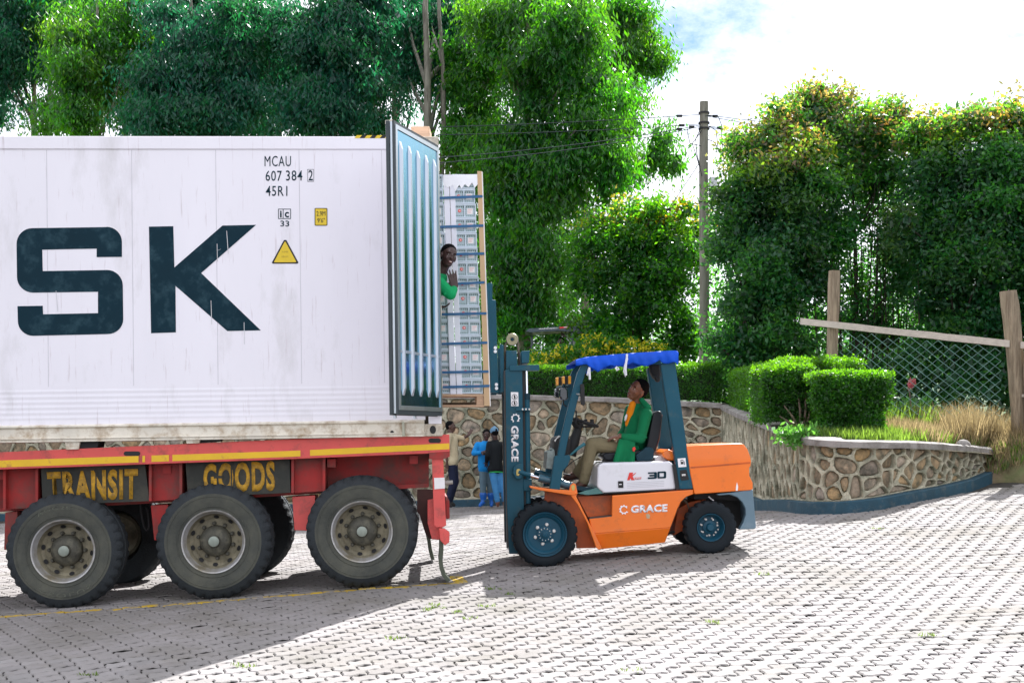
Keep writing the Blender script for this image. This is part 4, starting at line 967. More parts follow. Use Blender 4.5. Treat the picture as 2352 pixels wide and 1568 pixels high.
# beacon hanging under the roof and the exhaust side mirror cluster
L_('horn', [(985, 232), (1052, 232), (1056, 300), (1040, 330), (1010, 318), (990, 280)], .5, .62, m_blk, bevel=.02)
L_('horn', [(1012, 300), (1050, 300), (1052, 330), (1040, 342), (1025, 336)], .42, .5, m_blk, bevel=.02)
# lamps, mirror
for i, (x, w) in enumerate(((407, .88), (446, .70))):
    L_('turn_signal', [(x, 312 - i * 6), (x + 16, 311 - i * 6), (x + 16, 360 - i * 6), (x + 2, 361 - i * 6)], w, w + .13, m_amber, bevel=.006)
    L_('signal_housing', [(x + 15, 309 - i * 5), (x + 37, 308 - i * 5), (x + 37, 358 - i * 5), (x + 15, 359 - i * 5)], w + .01, w + .12, m_blk, bevel=.004)
    L_('turn_signal', [(x + 36, 309 - i * 6), (x + 54, 308 - i * 6), (x + 54, 357 - i * 6), (x + 36, 358 - i * 6)], w, w + .13, m_amber, bevel=.006)
L_('headlamp', [(432, 378), (468, 376), (480, 388), (482, 440), (470, 452), (440, 452), (430, 430)], .20, .33, m_glassd, bevel=.02, bseg=3)
L_('headlamp', [(402, 384), (424, 380), (434, 392), (432, 440), (412, 436), (398, 430)], .84, .98, m_glassd, bevel=.02, bseg=3)
L_('headlamp_face', [(400, 384), (410, 382), (405, 426), (396, 428)], .83, .97, m_chrome, bevel=.003)
lt('lamp_bracket', [(455, 350, .28), (450, 380, .28)], .012, m_teal2); lt('lamp_bracket', [(452, 450, .25), (455, 480, .25), (470, 490, .2)], .008, m_blk)
lt('lamp_bracket', [(490, 365, .14), (430, 372, .5), (415, 376, .9)], .014, m_teal2)
L_('mirror', [(556, 356), (566, 350), (582, 354), (587, 478), (580, 486), (560, 478)], .0, .03, m_blk, bevel=.008)
lt('mirror_arm', [(528, 413, .08), (558, 418, .02)], .010, m_bolt)
# steering wheel, column, dash, lever
sc_ = lu(575, 588, .57); rotm = Matrix.Rotation(math.radians(17), 3, 'Y')
b = B(); ring = [sc_ + rotm @ Vector((.20 * math.cos(t), .20 * math.sin(t), 0)) * (.62) for t in np.linspace(0, 2 * math.pi, 25)]
ring = [Vector((sc_.x + .155 * math.cos(t), sc_.y + .16 * math.sin(t), sc_.z - .155 * math.cos(t) * .30)) for t in np.linspace(0, 2 * math.pi, 29)]
b.tube(ring, .017, 8).obj('steering_wheel', m_blk, lift, smooth=60)
for t in (0, 2.1, 4.2): lt('steering_spoke', [(545, 602, .57)], .01, m_blk) if False else B().tube([ring[int(t / 6.283 * 28)], sc_ + Vector((-.02, 0, -.05))], .012, 6).obj('steering_spoke', m_blk, lift)
lt('wheel_knob', [(630, 604, .46), (628, 570, .46)], .022, m_blk)
lt('steering_boss', [(520, 575, .57), (548, 612, .57), (545, 640, .57)], [.05, .06, .03], m_blk)
lt('steering_column', [(545, 630, .57), (520, 700, .57), (490, 790, .57)], [.045, .06, .075], m_blk)
lt('lever', [(505, 510, .42), (532, 520, .42), (530, 600, .42)], .009, m_blk); lt('lever', [(560, 590, .7), (598, 572, .7)], .014, m_blk)
L_('dash_cowl', [(395, 760), (400, 690), (425, 672), (500, 690), (492, 790), (400, 800)], .26, .9, m_blk, bevel=.02)
L_('cowl_edge', [(398, 700), (424, 670), (440, 672), (412, 690), (402, 710)], .255, .30, m_bolt, bevel=0)
lt('brake_lever', [(495, 790, .2), (545, 748, .2), (585, 720, .2)], [.010, .017, .019], mat('lever_teal', (.01, .12, .15), .4))
# valve block and hoses
L_('valve_block', [(352, 770), (398, 758), (402, 800), (396, 880), (345, 875), (350, 810)], .25, .7, m_lgrey, bevel=.008)
for i, (x, y) in enumerate([(366, 756), (380, 764), (394, 774)]): lt('valve_hose', [(x, y, .3 + i * .1), (x + 12, y - 3, .3 + i * .1), (x + 26, y + 6, .3 + i * .1)], .015, m_lgrey, 8)
# tilt cylinders
for w in (.14, Wd - .20):
    REF[0] = .14
    lt('tilt_rod', [(205, 903, w), (300, 930, w)], .014, m_chrome); lt('tilt_cylinder', [(300, 930, w), (500, 982, w)], .042, mat('cyl_petrol', (.010, .075, .115), .3, coat=.3), 16)
    lt('tilt_yoke', [(175, 893, w), (212, 905, w), (250, 915, w)], .026, m_teal, 8)
REF[0] = None
lt('tilt_cylinder', [(275, 890, .62), (380, 925, .62)], .035, MATS['cyl_petrol'], 14)
lt('hose', [(455, 900, .3), (465, 870, .3), (510, 830, .32), (560, 800, .34)], .006, m_blk, 6)
# pedals
L_('pedal', [(458, 905), (500, 910), (498, 918), (456, 914)], .45, .6, m_blk, bevel=.004)
L_('scissor_plate', [(430, 960), (470, 962), (472, 990), (430, 990)], .2, .5, m_redd, bevel=0)
# seat
L_('seat_back', [(1008, 530), (1040, 516), (1060, 524), (1064, 560), (1048, 690), (1022, 770), (960, 770), (985, 640)], .36, .80, m_seat, bevel=.04, bseg=4, smooth=60)
L_('seat_back_shell', [(1052, 548), (1066, 540), (1048, 690), (1020, 780), (1008, 780), (1034, 690)], .40, .76, m_seatr, bevel=.012)
L_('seat_base', [(690, 792), (720, 778), (1000, 752), (1014, 768), (1004, 806), (740, 826), (700, 812)], .34, .82, m_seat, bevel=.03, bseg=3, smooth=60)
L_('seat_hinge', [(900, 790), (935, 765), (965, 740), (1000, 742), (1014, 765), (1010, 812), (985, 826), (905, 826)], .26, .34, m_teal2, bevel=.014)
L_('seat_slide', [(720, 822), (1000, 806), (1010, 826), (720, 840)], .36, .80, m_blk, bevel=0)
L_('belt_buckle', [(880, 745), (892, 738), (900, 752), (890, 770), (880, 765)], .24, .27, m_redd, bevel=.004)
L_('rag', [(1015, 806), (1060, 790), (1100, 800), (1110, 822), (1020, 828)], .35, .8, mat('rag_white', (.7, .68, .68), .8, var=.1), bevel=.012, bseg=3)
L_('radiator_cap', [(1060, 775), (1100, 752), (1135, 770), (1140, 822), (1105, 826), (1065, 800)], .2, .9, m_org, bevel=.02, bseg=3)
# mast
m_slot = m_blk
for w in (.20, Wd - .30):
    REF[0] = .20
    L_('mast_channel', [(95, 262), (199, 262), (207, 980), (212, 1180), (190, 1400), (118, 1400), (104, 1100)], w, w + .10, m_teal, bevel=.006)
    L_('mast_edge', [(84, 270), (96, 270), (118, 1360), (105, 1360)], w + .01, w + .10, mat('mast_edge_dark', (.035, .03, .028), .5), bevel=0)  # dark strip along the outer edge of each mast channel
    L_('inner_mast', [(100, 145), (165, 145), (172, 262), (100, 262)], w + .02, w + .12, m_teal, bevel=.005)
    lt('lift_rod', [(226, 262, w + .05), (229, 420, w + .05)], .017, m_chrome, 12)
    lt('lift_cylinder', [(229, 412, w + .05), (236, 1090, w + .05)], .030, m_teal, 16)
    lt('cylinder_gland', [(229, 410, w + .05), (230, 448, w + .05)], .034, m_teal2, 16)
    L_('mast_gap', [(199, 272), (217, 272), (224, 1100), (207, 1100)], w + .03, w + .09, m_blk, bevel=0)
REF[0] = None
L_('mast_bracket', [(120, 238), (303, 233), (304, 268), (120, 270)], .18, .34, m_teal, bevel=.004)
L_('mast_bracket', [(192, 150), (244, 146), (240, 222), (196, 226)], .2, .9, m_teal, bevel=.006)
L_('mast_crossbar', [(100, 150), (150, 146), (150, 180), (100, 182)], .3, .85, m_teal, bevel=.006)
L_('mast_crossbar', [(206, 940), (258, 938), (258, 1010), (208, 1012)], .2, .94, m_teal, bevel=.006)
L_('mast_bottom', [(120, 1180), (190, 1180), (200, 1380), (120, 1392)], .3, .85, m_teal2, bevel=.006)
L_('cylinder_clamp', [(160, 498), (250, 500), (250, 516), (160, 518)], .17, .25, m_teal, bevel=.003)
for x in (201, 222, 243): lt('clamp_bolt', [(x, 508, .16), (x, 508, .175)], .010, m_bolt)
pc = lu(137, 77, .3)
pp = B().lathe([(.062, .06), (.066, .05), (.052, .03), (.066, .008), (.062, 0), (.03, -.002), (.028, .006), (.012, .004)], n=28); pp.obj('chain_pulley', mat('pulley_brass', (.30, .27, .17), .45, metal=.5, var=.2), lift, smooth=40).location = pc
pc2 = copy_tree(list(KIDS(lift))[-1], lift); pc2.location = lu(137, 77, .78)
lt('pulley_shaft', [(137, 77, .3), (137, 77, .82)], .02, m_teal2)
lt('lift_chain', [(105, 90, .33), (92, 120, .33), (95, 300, .33), (100, 900, .33)], .014, m_rust, 6); lt('lift_chain', [(170, 80, .33), (176, 160, .33), (180, 260, .33)], .014, m_rust, 6)
L_('pivot_boss', [(142, 872), (165, 850), (190, 842), (205, 850), (206, 910), (190, 938), (160, 938), (140, 905)], .13, .20, m_teal, bevel=.01)
L_('pin_plate', [(164, 880), (176, 874), (188, 882), (188, 900), (176, 918), (164, 916), (162, 898)], .122, .13, MATS['brass_pin'], bevel=0)
L_('warning_decal', [(128, 402), (174, 403), (176, 489), (130, 489)], .196, .199, m_lbl, bevel=0)
for cy in (432, 470):
    b = B(); c = lu(151, cy, .195); 
    for t in np.linspace(0, 2 * math.pi, 17): pass
    B().tube([(c.x + .027 * math.cos(t), .1945, c.z + .027 * math.sin(t)) for t in np.linspace(0, 2 * math.pi, 17)], .0025, 4).obj('decal_ring', m_blk, lift)
    L_('decal_figure', [(146, cy - 10), (153, cy - 12), (158, cy + 2), (156, cy + 12), (148, cy + 10)], .1945, .196, m_blk, bevel=0)
text('lettering', 'C', LM, [(166, 432), (172, 432), (172, 444), (166, 444)], .1955, m_blk, lift, conv=zf, th=.001); text('lettering', 'C', LM, [(166, 470), (172, 470), (172, 482), (166, 482)], .1955, m_blk, lift, conv=zf, th=.001)
gear(157, 563, 29, .196, rot=math.radians(-90))
text('lettering', 'GRACE', LM, [(176, 610), (176, 832), (131, 831), (128, 610)], .196, m_lbl, lift, conv=zf, th=.002, offset=.045, spacing=1.03)
# load backrest and carriage
def z3(x, y): return ((1330 + x / 4.613) / 1.1994, (760 + y / 4.613) / 1.1994)
for w in (.22, Wd - .28):
    REF[0] = .22
    L_('load_backrest', [(48, 108), (66, 88), (112, 88), (122, 104), (122, 300), (160, 306), (168, 330), (182, 900), (202, 1486), (105, 1486), (84, 760)], w, w + .06, m_teal, conv=z3, bevel=.006)
    L_('carriage_arm', [(216, 880), (240, 866), (266, 880), (274, 1370), (284, 1376), (282, 1478), (218, 1478), (226, 1400)], w + .02, w + .08, m_teal, conv=z3, bevel=.006)
    for x, y in ((160, 912), (160, 958), (173, 1378), (175, 1426)): 
        p0, p1 = un(LM, *z3(x, y), REF[0] - .012), un(LM, *z3(x, y), REF[0])
        p0.y = w - .012; p1 = Vector((p0.x, w, p0.z)); B().tube([p0, p1], .018, 10).obj('roller_cap', m_lbl, lift)
REF[0] = None
for y0, y1 in ((92, 130), (880, 930), (1330, 1380), (1440, 1480)):
    L_('carriage_bar', [(70, y0), (120, y0), (124, y1), (72, y1)], .28, Wd - .26, m_teal, conv=z3, bevel=.004)
for w in (.34, .74):
    REF[0] = .34
    L_('fork', [(1030, 924.5), (1112, 922), (1117, 860), (1124, 860), (1126, 932), (1112, 934), (1030, 929)], w, w + .12, m_rust, conv=lambda x, y: (x, y), bevel=.003)
    a = un(LM, 1112, 928, REF[0]); B().span((a.x - 1.05, w, a.z - .02), (a.x - .3, w + .12, a.z + .018)).obj('fork', m_rust, lift)
REF[0] = None
# wheels
def lift_wheel(x, y, r, w, kind, mirror=False, tw=.2):
    c = un(LM, *zf(x, y), 0); s_ = (c - un(LM, *zf(x, y + r), 0)).length; sg = -1 if mirror else 1
    nb = 22 if kind == 'f' else 20; n = nb * 4
    def fin(b): b.v = [(v[0] * s_, v[1] * sg, v[2] * s_) for v in b.v]; return b
    if kind == 'f': rim = [(.672, .006), (.665, -.006), (.64, -.004), (.63, .015), (.60, .02), (.585, .01), (.56, .014), (.50, .045), (.24, .045), (.235, .02), (.22, .018)]
    else: rim = [(.53, .012), (.525, -.002), (.50, .0), (.48, .02), (.44, .05), (.40, .09), (.24, .092), (.22, .09)]
    wh = fin(B().lathe(rim, n=56)).obj('wheel', m_wblue, lift, smooth=35); wh.location = (c.x, w, c.z)
    tp_ = [(.67, .008), (.70, .0), (.78, -.012), (.86, -.010), (.93, -.004), (.985, .012), (1.0, .03), (1.0, tw - .03), (.985, tw - .01), (.9, tw), (.67, tw)]
    if kind != 'f': tp_ = [(.53, .012)] + [(a if a > .7 else .56, b_) for a, b_ in tp_]
    k0 = 0 if kind == 'f' else 1
    fin(B().lathe(tp_, n=n, cap='', rmod=lambda j, k: -.055 if (k % 4 == 0 and j - k0 in (5, 6, 7, 8)) else (-.02 if (k % 4 == 0 and j - k0 == 4) else 0))).obj('tyre', m_solid, wh, smooth=28)
    if kind == 'f': fin(B().lathe([(.20, .03), (.19, .012), (.10, .008), (.09, -.012), (.05, -.016)], n=24)).obj('hub', m_wblue, wh, smooth=40)
    else: fin(B().lathe([(.26, .09), (.26, .06), (.16, .05), (.15, .015), (.12, .004)], n=24)).obj('hub', m_wblue, wh, smooth=40)
    def bolts(nm, cnt, rr, sz, y0, ph):
        m1 = B().lathe([(sz, y0 + .012), (sz, y0), (sz * .7, y0 - .004), (sz * .45, y0 - .004), (sz * .45, y0 - .012)], n=8); m1.v = [(v[0], v[1] * sg, v[2]) for v in m1.v]; m1 = m1.mesh(nm); m1.materials.append(m_bolt)
        for i in range(cnt):
            a = ph + 2 * math.pi * i / cnt; o = bpy.data.objects.new(nm, m1); COL.objects.link(o); o.parent = wh; o.location = (math.cos(a) * rr * s_, 0, math.sin(a) * rr * s_)
    if kind == 'f': bolts('wheel_nut', 6, .295, .020, .038, math.radians(18)); bolts('hub_bolt', 12, .175, .0095, .016, .1)
    else: bolts('wheel_nut', 7, .31, .013, .085, .2); bolts('hub_bolt', 8, .345, .010, .085, .5)
    return wh
lift_wheel(339, 1280, 205, 0, 'f', tw=.24); lift_wheel(339, 1280, 205, Wd + .05, 'f', True, tw=.24)
lift_wheel(1366, 1238, 164, .02, 'r', tw=.19); lift_wheel(1366, 1238, 164, Wd + .0, 'r', True, tw=.19)
a = lu(339, 1280, 0); B().tube([(a.x, .2, a.z), (a.x, Wd - .15, a.z)], .10, 16).obj('drive_axle', m_orgd, lift, smooth=50)
# ================================================================ LOAD ON THE FORKS
YL = 12.72
o_ = P(1108, 932, YL); PM = frame(o_, yaw=2.6, lean=0, pitch=0)
m_crate = mat('crate_pale_green', (.42, .54, .56), .55, var=.12, scale=9, bump=.2, bscale=60)
m_craterim = mat('crate_rim', (.56, .65, .73), .5, var=.1, scale=9)
m_hole = mat('crate_hole_dark', (.015, .03, .035), .8)
m_stick = mat('sticker_red', (.75, .05, .03), .45)
m_lab = mat('paper_label', (.78, .76, .76), .6, var=.04)
m_strap = mat('strap_blue', (.010, .10, .24), .45, var=.1)
m_card = mat('cardboard', (.55, .38, .22), .8, var=.06, scale=4)
m_card2 = mat('cardboard_pale', (.82, .80, .78), .7, var=.05)
m_wood = mat('pallet_wood', (.52, .34, .22), .8, var=.22, scale=3, stretch=(1, 6, 6), bump=.4, bscale=20)
m_wrapw = mat('white_corner_post', (.74, .76, .84), .35, var=.06, scale=3)
CH = 33.55; top_y = 400.0
def pl(x, y, w=0): return un(PM, x, y, w)
# slope of stack sides: leans with the photo (top at 1097, bottom 1113)
def sx_at(y): return (y - 400) / 505.0
ORD = ['topmost', 'second', 'third', 'fourth', 'fifth', 'sixth', 'seventh', 'eighth', 'ninth', 'tenth', 'eleventh', 'twelfth', 'thirteenth', 'fourteenth', 'lowest']
def crate_proto():
    w_, h_, d_ = .228, .1475, .55
    c = bpy.data.objects.new('crate', None); COL.objects.link(c)
    b = B(); b.span((0, .012, .004), (w_, d_, h_ - .004)); b.obj('body', m_crate, c)
    b = B()
    for z0, z1 in ((0, .012), (h_ - .016, h_ - .001)): b.span((-.001, 0, z0), (w_ + .001, .02, z1))
    for u0, u1 in ((-.001, .010), (w_ / 2 - .006, w_ / 2 + .006), (w_ - .010, w_ + .001)): b.span((u0, .001, .012), (u1, .02, h_ - .016))
    b.obj('rim', m_craterim, c)
    b = B()
    for p0 in (.018, w_ / 2 + .012):
        for i in range(5):
            u = p0 + .008 + i * .0185; z = h_ - .033; b.prism([(u, z - .008), (u + .006, z), (u, z + .008), (u - .006, z)], .0095, .0115)
            b.prism([(u - .005, .021), (u + .003, .021), (u + .005, .026), (u - .003, .026)], .0095, .0115)
        for i in range(4):
            for u in (p0 - .001, p0 + .084): b.prism([(u - .0015, .035 + i * .022), (u + .0015, .035 + i * .022), (u + .0015, .047 + i * .022), (u - .0015, .047 + i * .022)], .0095, .0115)
    b.obj('vent_holes', m_hole, c)
    b = B()
    for p0 in (.020, w_ / 2 + .014):      # raised lattice strands
        for i in range(-3, 6):
            for sg in (1, -1):
                x0 = p0 + i * .016; pts = []
                u0, u1 = x0, x0 + .05 * 1
                if sg < 0: u0, u1 = u1, u0
                a0, a1 = max(p0, min(p0 + .080, u0)), max(p0, min(p0 + .080, u1))
                if abs(a1 - a0) < .004: continue
                za = .03 + .07 * (a0 - u0) / (u1 - u0); zb = .03 + .07 * (a1 - u0) / (u1 - u0)
                b.add([(a0 - .001, .0098, za), (a0 + .0014, .0098, za), (a1 + .0014, .0098, zb), (a1 - .001, .0098, zb)], [(0, 1, 2, 3)])
    b.obj('lattice', m_craterim, c)
    st = B().prism([(.062 + .0165 * math.cos(t), .074 + .0165 * math.sin(t)) for t in np.linspace(0, 2 * math.pi, 15)[:-1]], .005, .008).obj('sticker', m_stick, c)
    B().prism([(.056, .066), (.059, .066), (.059, .082), (.056, .082)], .0035, .005).obj('sticker_print', m_lab, st); B().prism([(.063, .066), (.070, .066), (.070, .082), (.063, .082)], .0035, .005).obj('sticker_print', m_lab, st)
    lb = B().span((.138, .005, .040), (.196, .0085, .098)).obj('label', m_lab, c)
    b = B(); 
    for z in (.055, .066, .08, .088): b.span((.146, .0035, z), (.176 if z < .07 else .188, .005, z + .003))
    b.obj('label_print', mat('print_pink', (.72, .36, .36), .6), lb)
    return c
proto = crate_proto(); first = True
def ang_at(i): return 0
n_c = 15
for col_i, (xa, xb, nm) in enumerate(((1059, 1079, 'right'), (985, 1007, 'left'))):
    for i in range(n_c):
        yb_ = top_y + (i + 1) * CH; t = (i + 1) / n_c
        o = proto if (first) else copy_tree(proto); first = False
        x = xa + (xb - xa) * (yb_ - 400) / 505 - 22
        q = pl(x, yb_, 0); o.matrix_world = PM @ Matrix.Translation((q.x + R.uniform(-.003, .003), R.uniform(-.004, .004), q.z))
        tag(o, ('pale green perforated crate, %s in the column beside the cardboard corner board' % ORD[i]) if nm == 'right' else ('pale green crate, %s in the column half hidden behind the open container door' % ORD[i]), 'crate', 'crates stacked on the pallet')
# white corner posts between the columns
def quad_px(name, px, w0, w1, m, lab=None, cat=None, group=None, bevel=0):
    pts = [pl(x, y, w0) for x, y in px]; c = sum(pts, Vector()) / len(pts)
    o = B().prism([(p.x - c.x, p.z - c.z) for p in pts], w0, w1).obj(name, m, None, bevel=bevel); o.matrix_world = PM @ Matrix.Translation((c.x, 0, c.z))
    if lab: tag(o, lab, cat, group)
    return o
quad_px('edge_protector', [(1018, 402), (1031, 402), (1048, 905), (1034, 905)], -.012, .03, m_wrapw, 'white plastic edge protector, left one of the pair between the crate columns', 'edge protector', 'edge protectors between the crate columns', .004)
quad_px('edge_protector', [(1032, 402), (1044, 402), (1062, 905), (1049, 905)], -.012, .03, m_wrapw, 'white plastic edge protector, right one of the pair between the crate columns', 'edge protector', 'edge protectors between the crate columns', .004)
# top film
b = B(); pts = [(1018, 402), (1097, 401), (1097, 424), (1090, 432), (1084, 420), (1076, 431), (1068, 424), (1060, 434), (1055, 425), (1046, 440), (1040, 426), (1028, 432), (1018, 426)]
q = [pl(x, y, 0) for x, y in pts]; c = q[0]
o = B().prism([(p.x - c.x, p.z - c.z) for p in q], -.016, -.008).obj('wrap_film', mat('film_white', (.80, .82, .86), .3, var=.05), None); o.matrix_world = PM @ Matrix.Translation((c.x, 0, c.z)); tag(o, 'torn white plastic film over the top of the crate stack', 'film')
# cardboard corner board (L section)
def corner():
    e = thing('corner_board', 'tall brown cardboard corner board standing at the right edge of the crate stack', 'board', PM)
    q = [pl(x, y, 0) for x, y in ((1096, 394), (1106, 394), (1125, 932), (1112, 932))]; B().prism([(p.x, p.z) for p in q], -.020, -.012).obj('front_flange', m_card, e)
    q = [pl(x, y, 0) for x, y in ((1106, 395), (1108.5, 396), (1127, 932), (1125, 932))]; B().prism([(p.x, p.z) for p in q], -.020, .10).obj('side_flange', m_card2, e)
corner()
# blue straps
for i, (y0, y1, xr, nm) in enumerate(((456, 452, 1108, 'topmost'), (522, 519, 1110, 'second from the top'), (585, 583, 1112, 'third from the top, behind the face of the man'), (655, 649, 1113, 'fourth from the top, beside the raised hand'), (722, 720, 1117, 'fifth from the top'), (790, 787, 1119, 'sixth from the top'), (855, 853, 1122, 'seventh from the top'), (889, 886, 1124, 'lowest'))):
    q0_, q1_ = pl(985, y0 + .8, 0), pl(xr, y1, 0); hh = .0125
    c = q0_; b = B(); b.prism([(0, -hh), (q1_.x - c.x, q1_.z - c.z - hh), (q1_.x - c.x, q1_.z - c.z + hh), (0, hh)], -.027, -.023)
    b.span((q1_.x - c.x - .003, -.027, q1_.z - c.z - hh), (q1_.x - c.x + .001, .5, q1_.z - c.z + hh))
    o = b.obj('strap', m_strap, None); o.matrix_world = PM @ Matrix.Translation((c.x, 0, c.z)); tag(o, 'blue plastic strap round the crates, ' + nm, 'strap', 'blue straps round the crate stack')
# pallet
pa = thing('wooden_pallet', 'pale wooden pallet under the crate stack on the forks', 'pallet', PM)
a, b_ = pl(960, 905, 0), pl(1112, 905, 0); z1 = pl(1110, 905, 0).z; z0 = pl(1110, 934, 0).z
for i in range(7): B().span((a.x, -.01 + i * .15, z1 - .022), (b_.x, .11 + i * .15, z1)).obj('deck_board', m_wood, pa)
for w in (-.01, .45, .92): B().span((a.x, w, z0), (b_.x - .0, w + .10, z0 + .02)).obj('bottom_board', m_wood, pa)
for w in (-.006, .454, .924):
    for x in (a.x + .02, (a.x + b_.x) / 2 - .25, b_.x - .075): B().span((x, w, z0 + .021), (x + .07, w + .09, z1 - .0225)).obj('block', m_wood, pa)
# ================================================================ TREES
m_bark = mat('eucalyptus_bark', (.20, .19, .155), .85, var=.3, scale=5, stretch=(3, 3, .5), bump=.4, bscale=12, dirt=(.07, .06, .045), dirt_amt=.35)
m_barkd = mat('dark_bark', (.045, .036, .027), .9, var=.35, scale=8, stretch=(3, 3, .5), bump=.4)
lf_euc = leaf_mat('eucalyptus_leaf', (.006, .066, .052), (.020, .21, .070), .36)
lf_bri = leaf_mat('bright_leaf', (.010, .070, .018), (.120, .46, .010), .35)
lf_shr = leaf_mat('shrub_leaf', (.018, .084, .040), (.10, .36, .035), .35)
lf_hed = leaf_mat('hedge_leaf', (.018, .085, .012), (.12, .38, .012), .4)
def tree(label, cat, trunk, limbs, blobs, lm, bark, leaf, wid, per, dens, droop, name='tree', group=None, rtop=.2, tintf=None, spread=.42, shell=.5):
    # trunk: list of (x,y) pixels from base up, Y depth, base radius
    pts, Y, r0 = trunk; ps = [P(x, y, Y) for x, y in pts]; root = thing(name, label, cat, Matrix.Translation(ps[0]), group); o0 = ps[0]
    b = B(); n = len(ps); 
    fine = []
    for i in range(n - 1):
        for k_ in range(4): 
            t = k_ / 4; q = ps[i].lerp(ps[i + 1], t); fine.append(q + Vector((noise.noise(q * .5) * .10, noise.noise(q * .5 + Vector((5, 0, 0))) * .10, 0)) * (0 if i + k_ == 0 else 1))
    fine.append(ps[-1]); rr = [r0 * (1 - (1 - rtop) * i / (len(fine) - 1)) for i in range(len(fine))]
    b.tube([q - o0 for q in fine], rr, 8).obj('trunk', bark, root, smooth=60)
    ex = []; rl = random.Random(int(ps[0].x * 31) + 5)
    for bl in blobs:
        if bl[2] >= 45:
            for q_ in range(5 if bl[2] > 80 else 3):
                a_ = rl.uniform(0, 6.283); e_ = rl.uniform(.45, .95); f_ = rl.uniform(.30, .50)
                ex.append((bl[0] + bl[2] * e_ * math.cos(a_), bl[1] + bl[3] * e_ * math.sin(a_), bl[2] * f_, bl[3] * f_ * .8, bl[4] - bl[5] * rl.uniform(.2, .9), bl[5] * f_, (bl[6] if len(bl) > 6 else 1) * 1.0, 1))
    xs_t = [p[0] for p in pts][::-1]; ys_t = [p[1] for p in pts][::-1]
    for e_ in ex[::2]:
        y0_ = min(ys_t[-1] - 20, e_[1] + rl.uniform(90, 190)); x0_ = np.interp(y0_, ys_t, xs_t)
        if abs(e_[0] - x0_) < 190 and abs(e_[0] - x0_) > 12: limbs = list(limbs) + [([(x0_, y0_), (x0_ * .45 + e_[0] * .55 + rl.uniform(-8, 8), y0_ * .45 + e_[1] * .55 + rl.uniform(-6, 14)), (e_[0], e_[1])], e_[4], rl.uniform(.3, .45) * r0)]
    blobs = [tuple(b_[:6]) + ((b_[6] if len(b_) > 6 else 1) * .62, 0) for b_ in blobs] + ex
    for lp, dY, r in limbs:
        q = [P(x, y, Y + dY * i / max(1, len(lp) - 1)) - o0 for i, (x, y) in enumerate(lp)]
        B().tube(q, [r * (1 - .7 * i / (len(q) - 1)) for i in range(len(q))], 6).obj('limb', bark, root, smooth=60)
    parts = []
    for bl in blobs:
        cx, cy, rx, ry, dY, rd = bl[:6]; k_ = bl[6] if len(bl) > 6 else 1
        area = math.pi * rx * ry / F / F * (Y + dY) ** 2; n_ = max(6, int(area / (leaf * wid * .5) * dens * k_ / per))
        c, d = blob_centres(cx, cy, rx, ry, Y + dY, rd, n_, shell=shell)
        tt = np.ones((n_, 3)) * NR.uniform(.72, 1.25, (n_, 1))
        tt[:, 0] *= NR.uniform(.8, 1.25, n_)
        if len(bl) > 7 and bl[7]: tt *= np.array((NR.uniform(.9, 1.7), NR.uniform(.95, 1.35), NR.uniform(.6, 1.0)))
        if tintf: tt = tintf(c, d, tt)
        parts.append(leaf_arrays(c, per, (spread, spread, spread * .7), leaf, wid, droop=droop, tints=tt, tvar=.22))
        if k_ >= .48:       # big leafy sprays inside the crown that keep the daylight out
            nc = int(area / (leaf * 1.8 * leaf * .8 * .5) * 2.6); c2, _ = blob_centres(cx, cy, rx * .66, ry * .66, Y + dY, rd * .66, nc, shell=.1)
            parts.append(leaf_arrays(c2, 1, (.05, .05, .05), leaf * 1.8, leaf * .8, droop=droop, tints=np.ones((nc, 3)) * NR.uniform(.7, 1.1, (nc, 1))))
    parts = [(v - np.array(o0), t) for v, t in parts]
    leaf_obj('crown', parts, lm, root); return root
E = []
def euc(label, tx, base, top, Y, r, blobs, limbs=(), lm=lf_euc, dens=8.5, **k):
    tree(label, 'tree', ([(tx, base), (tx + k.pop('bend', 0), (base + top) / 2), (tx + k.pop('lean', 0), top)], Y, r), limbs, blobs, lm, m_bark, .19, .056, 64, dens * .62, .62, group='tall eucalyptus trees behind the container', spread=.56, **k)
euc('tall dark eucalyptus at the far left edge with bare trunk above the container', 76, 880, -160, 43, .17, [(30, 60, 120, 110, 0, 2.0), (-20, 180, 70, 90, 0, 1.5), (90, 10, 100, 80, 1, 1.6), (20, 140, 80, 70, -1, 1.2), (60, 240, 34, 30, 0, .6, .4)], limbs=[([(76, 260), (50, 180), (30, 100)], 0, .08)])
euc('slim leaning eucalyptus trunk second from the left', 104, 880, -200, 42, .12, [(180, 30, 90, 90, 1, 1.5), (150, 110, 60, 60, 1, 1.2), (132, 270, 55, 38, -2, 1.0)], lean=40, lm=lf_bri)
euc('bright green eucalyptus over the left part of the container', 222, 880, -160, 39, .13, [(220, 120, 90, 90, 0, 1.6), (170, 190, 50, 60, -1, 1.0), (185, 268, 50, 42, -1, 1.0), (270, 60, 100, 80, 1, 1.6), (250, 190, 60, 55, 1, 1)], lm=lf_bri, limbs=[([(222, 320), (250, 260), (280, 220)], 0, .05), ([(215, 300), (190, 250), (165, 210)], 0, .05)])
euc('dark eucalyptus with a thin trunk left of the letter K', 286, 880, -160, 42, .12, [(360, 60, 110, 100, 0, 1.8), (330, 160, 70, 60, -1, 1.2), (300, 240, 50, 45, 0, .9), (410, 0, 90, 60, 0, 1.4)], limbs=[([(286, 310), (305, 250), (325, 210)], 0, .04)])
euc('broad drooping blue green eucalyptus above the letter K', 440, 880, -120, 38, .16, [(460, 110, 130, 110, 0, 1.9), (400, 220, 100, 90, -1, 1.4), (520, 230, 100, 80, -1, 1.3), (470, 280, 90, 45, -2, .9), (350, 280, 60, 40, -2, .8), (560, 60, 110, 90, 1, 1.6)])
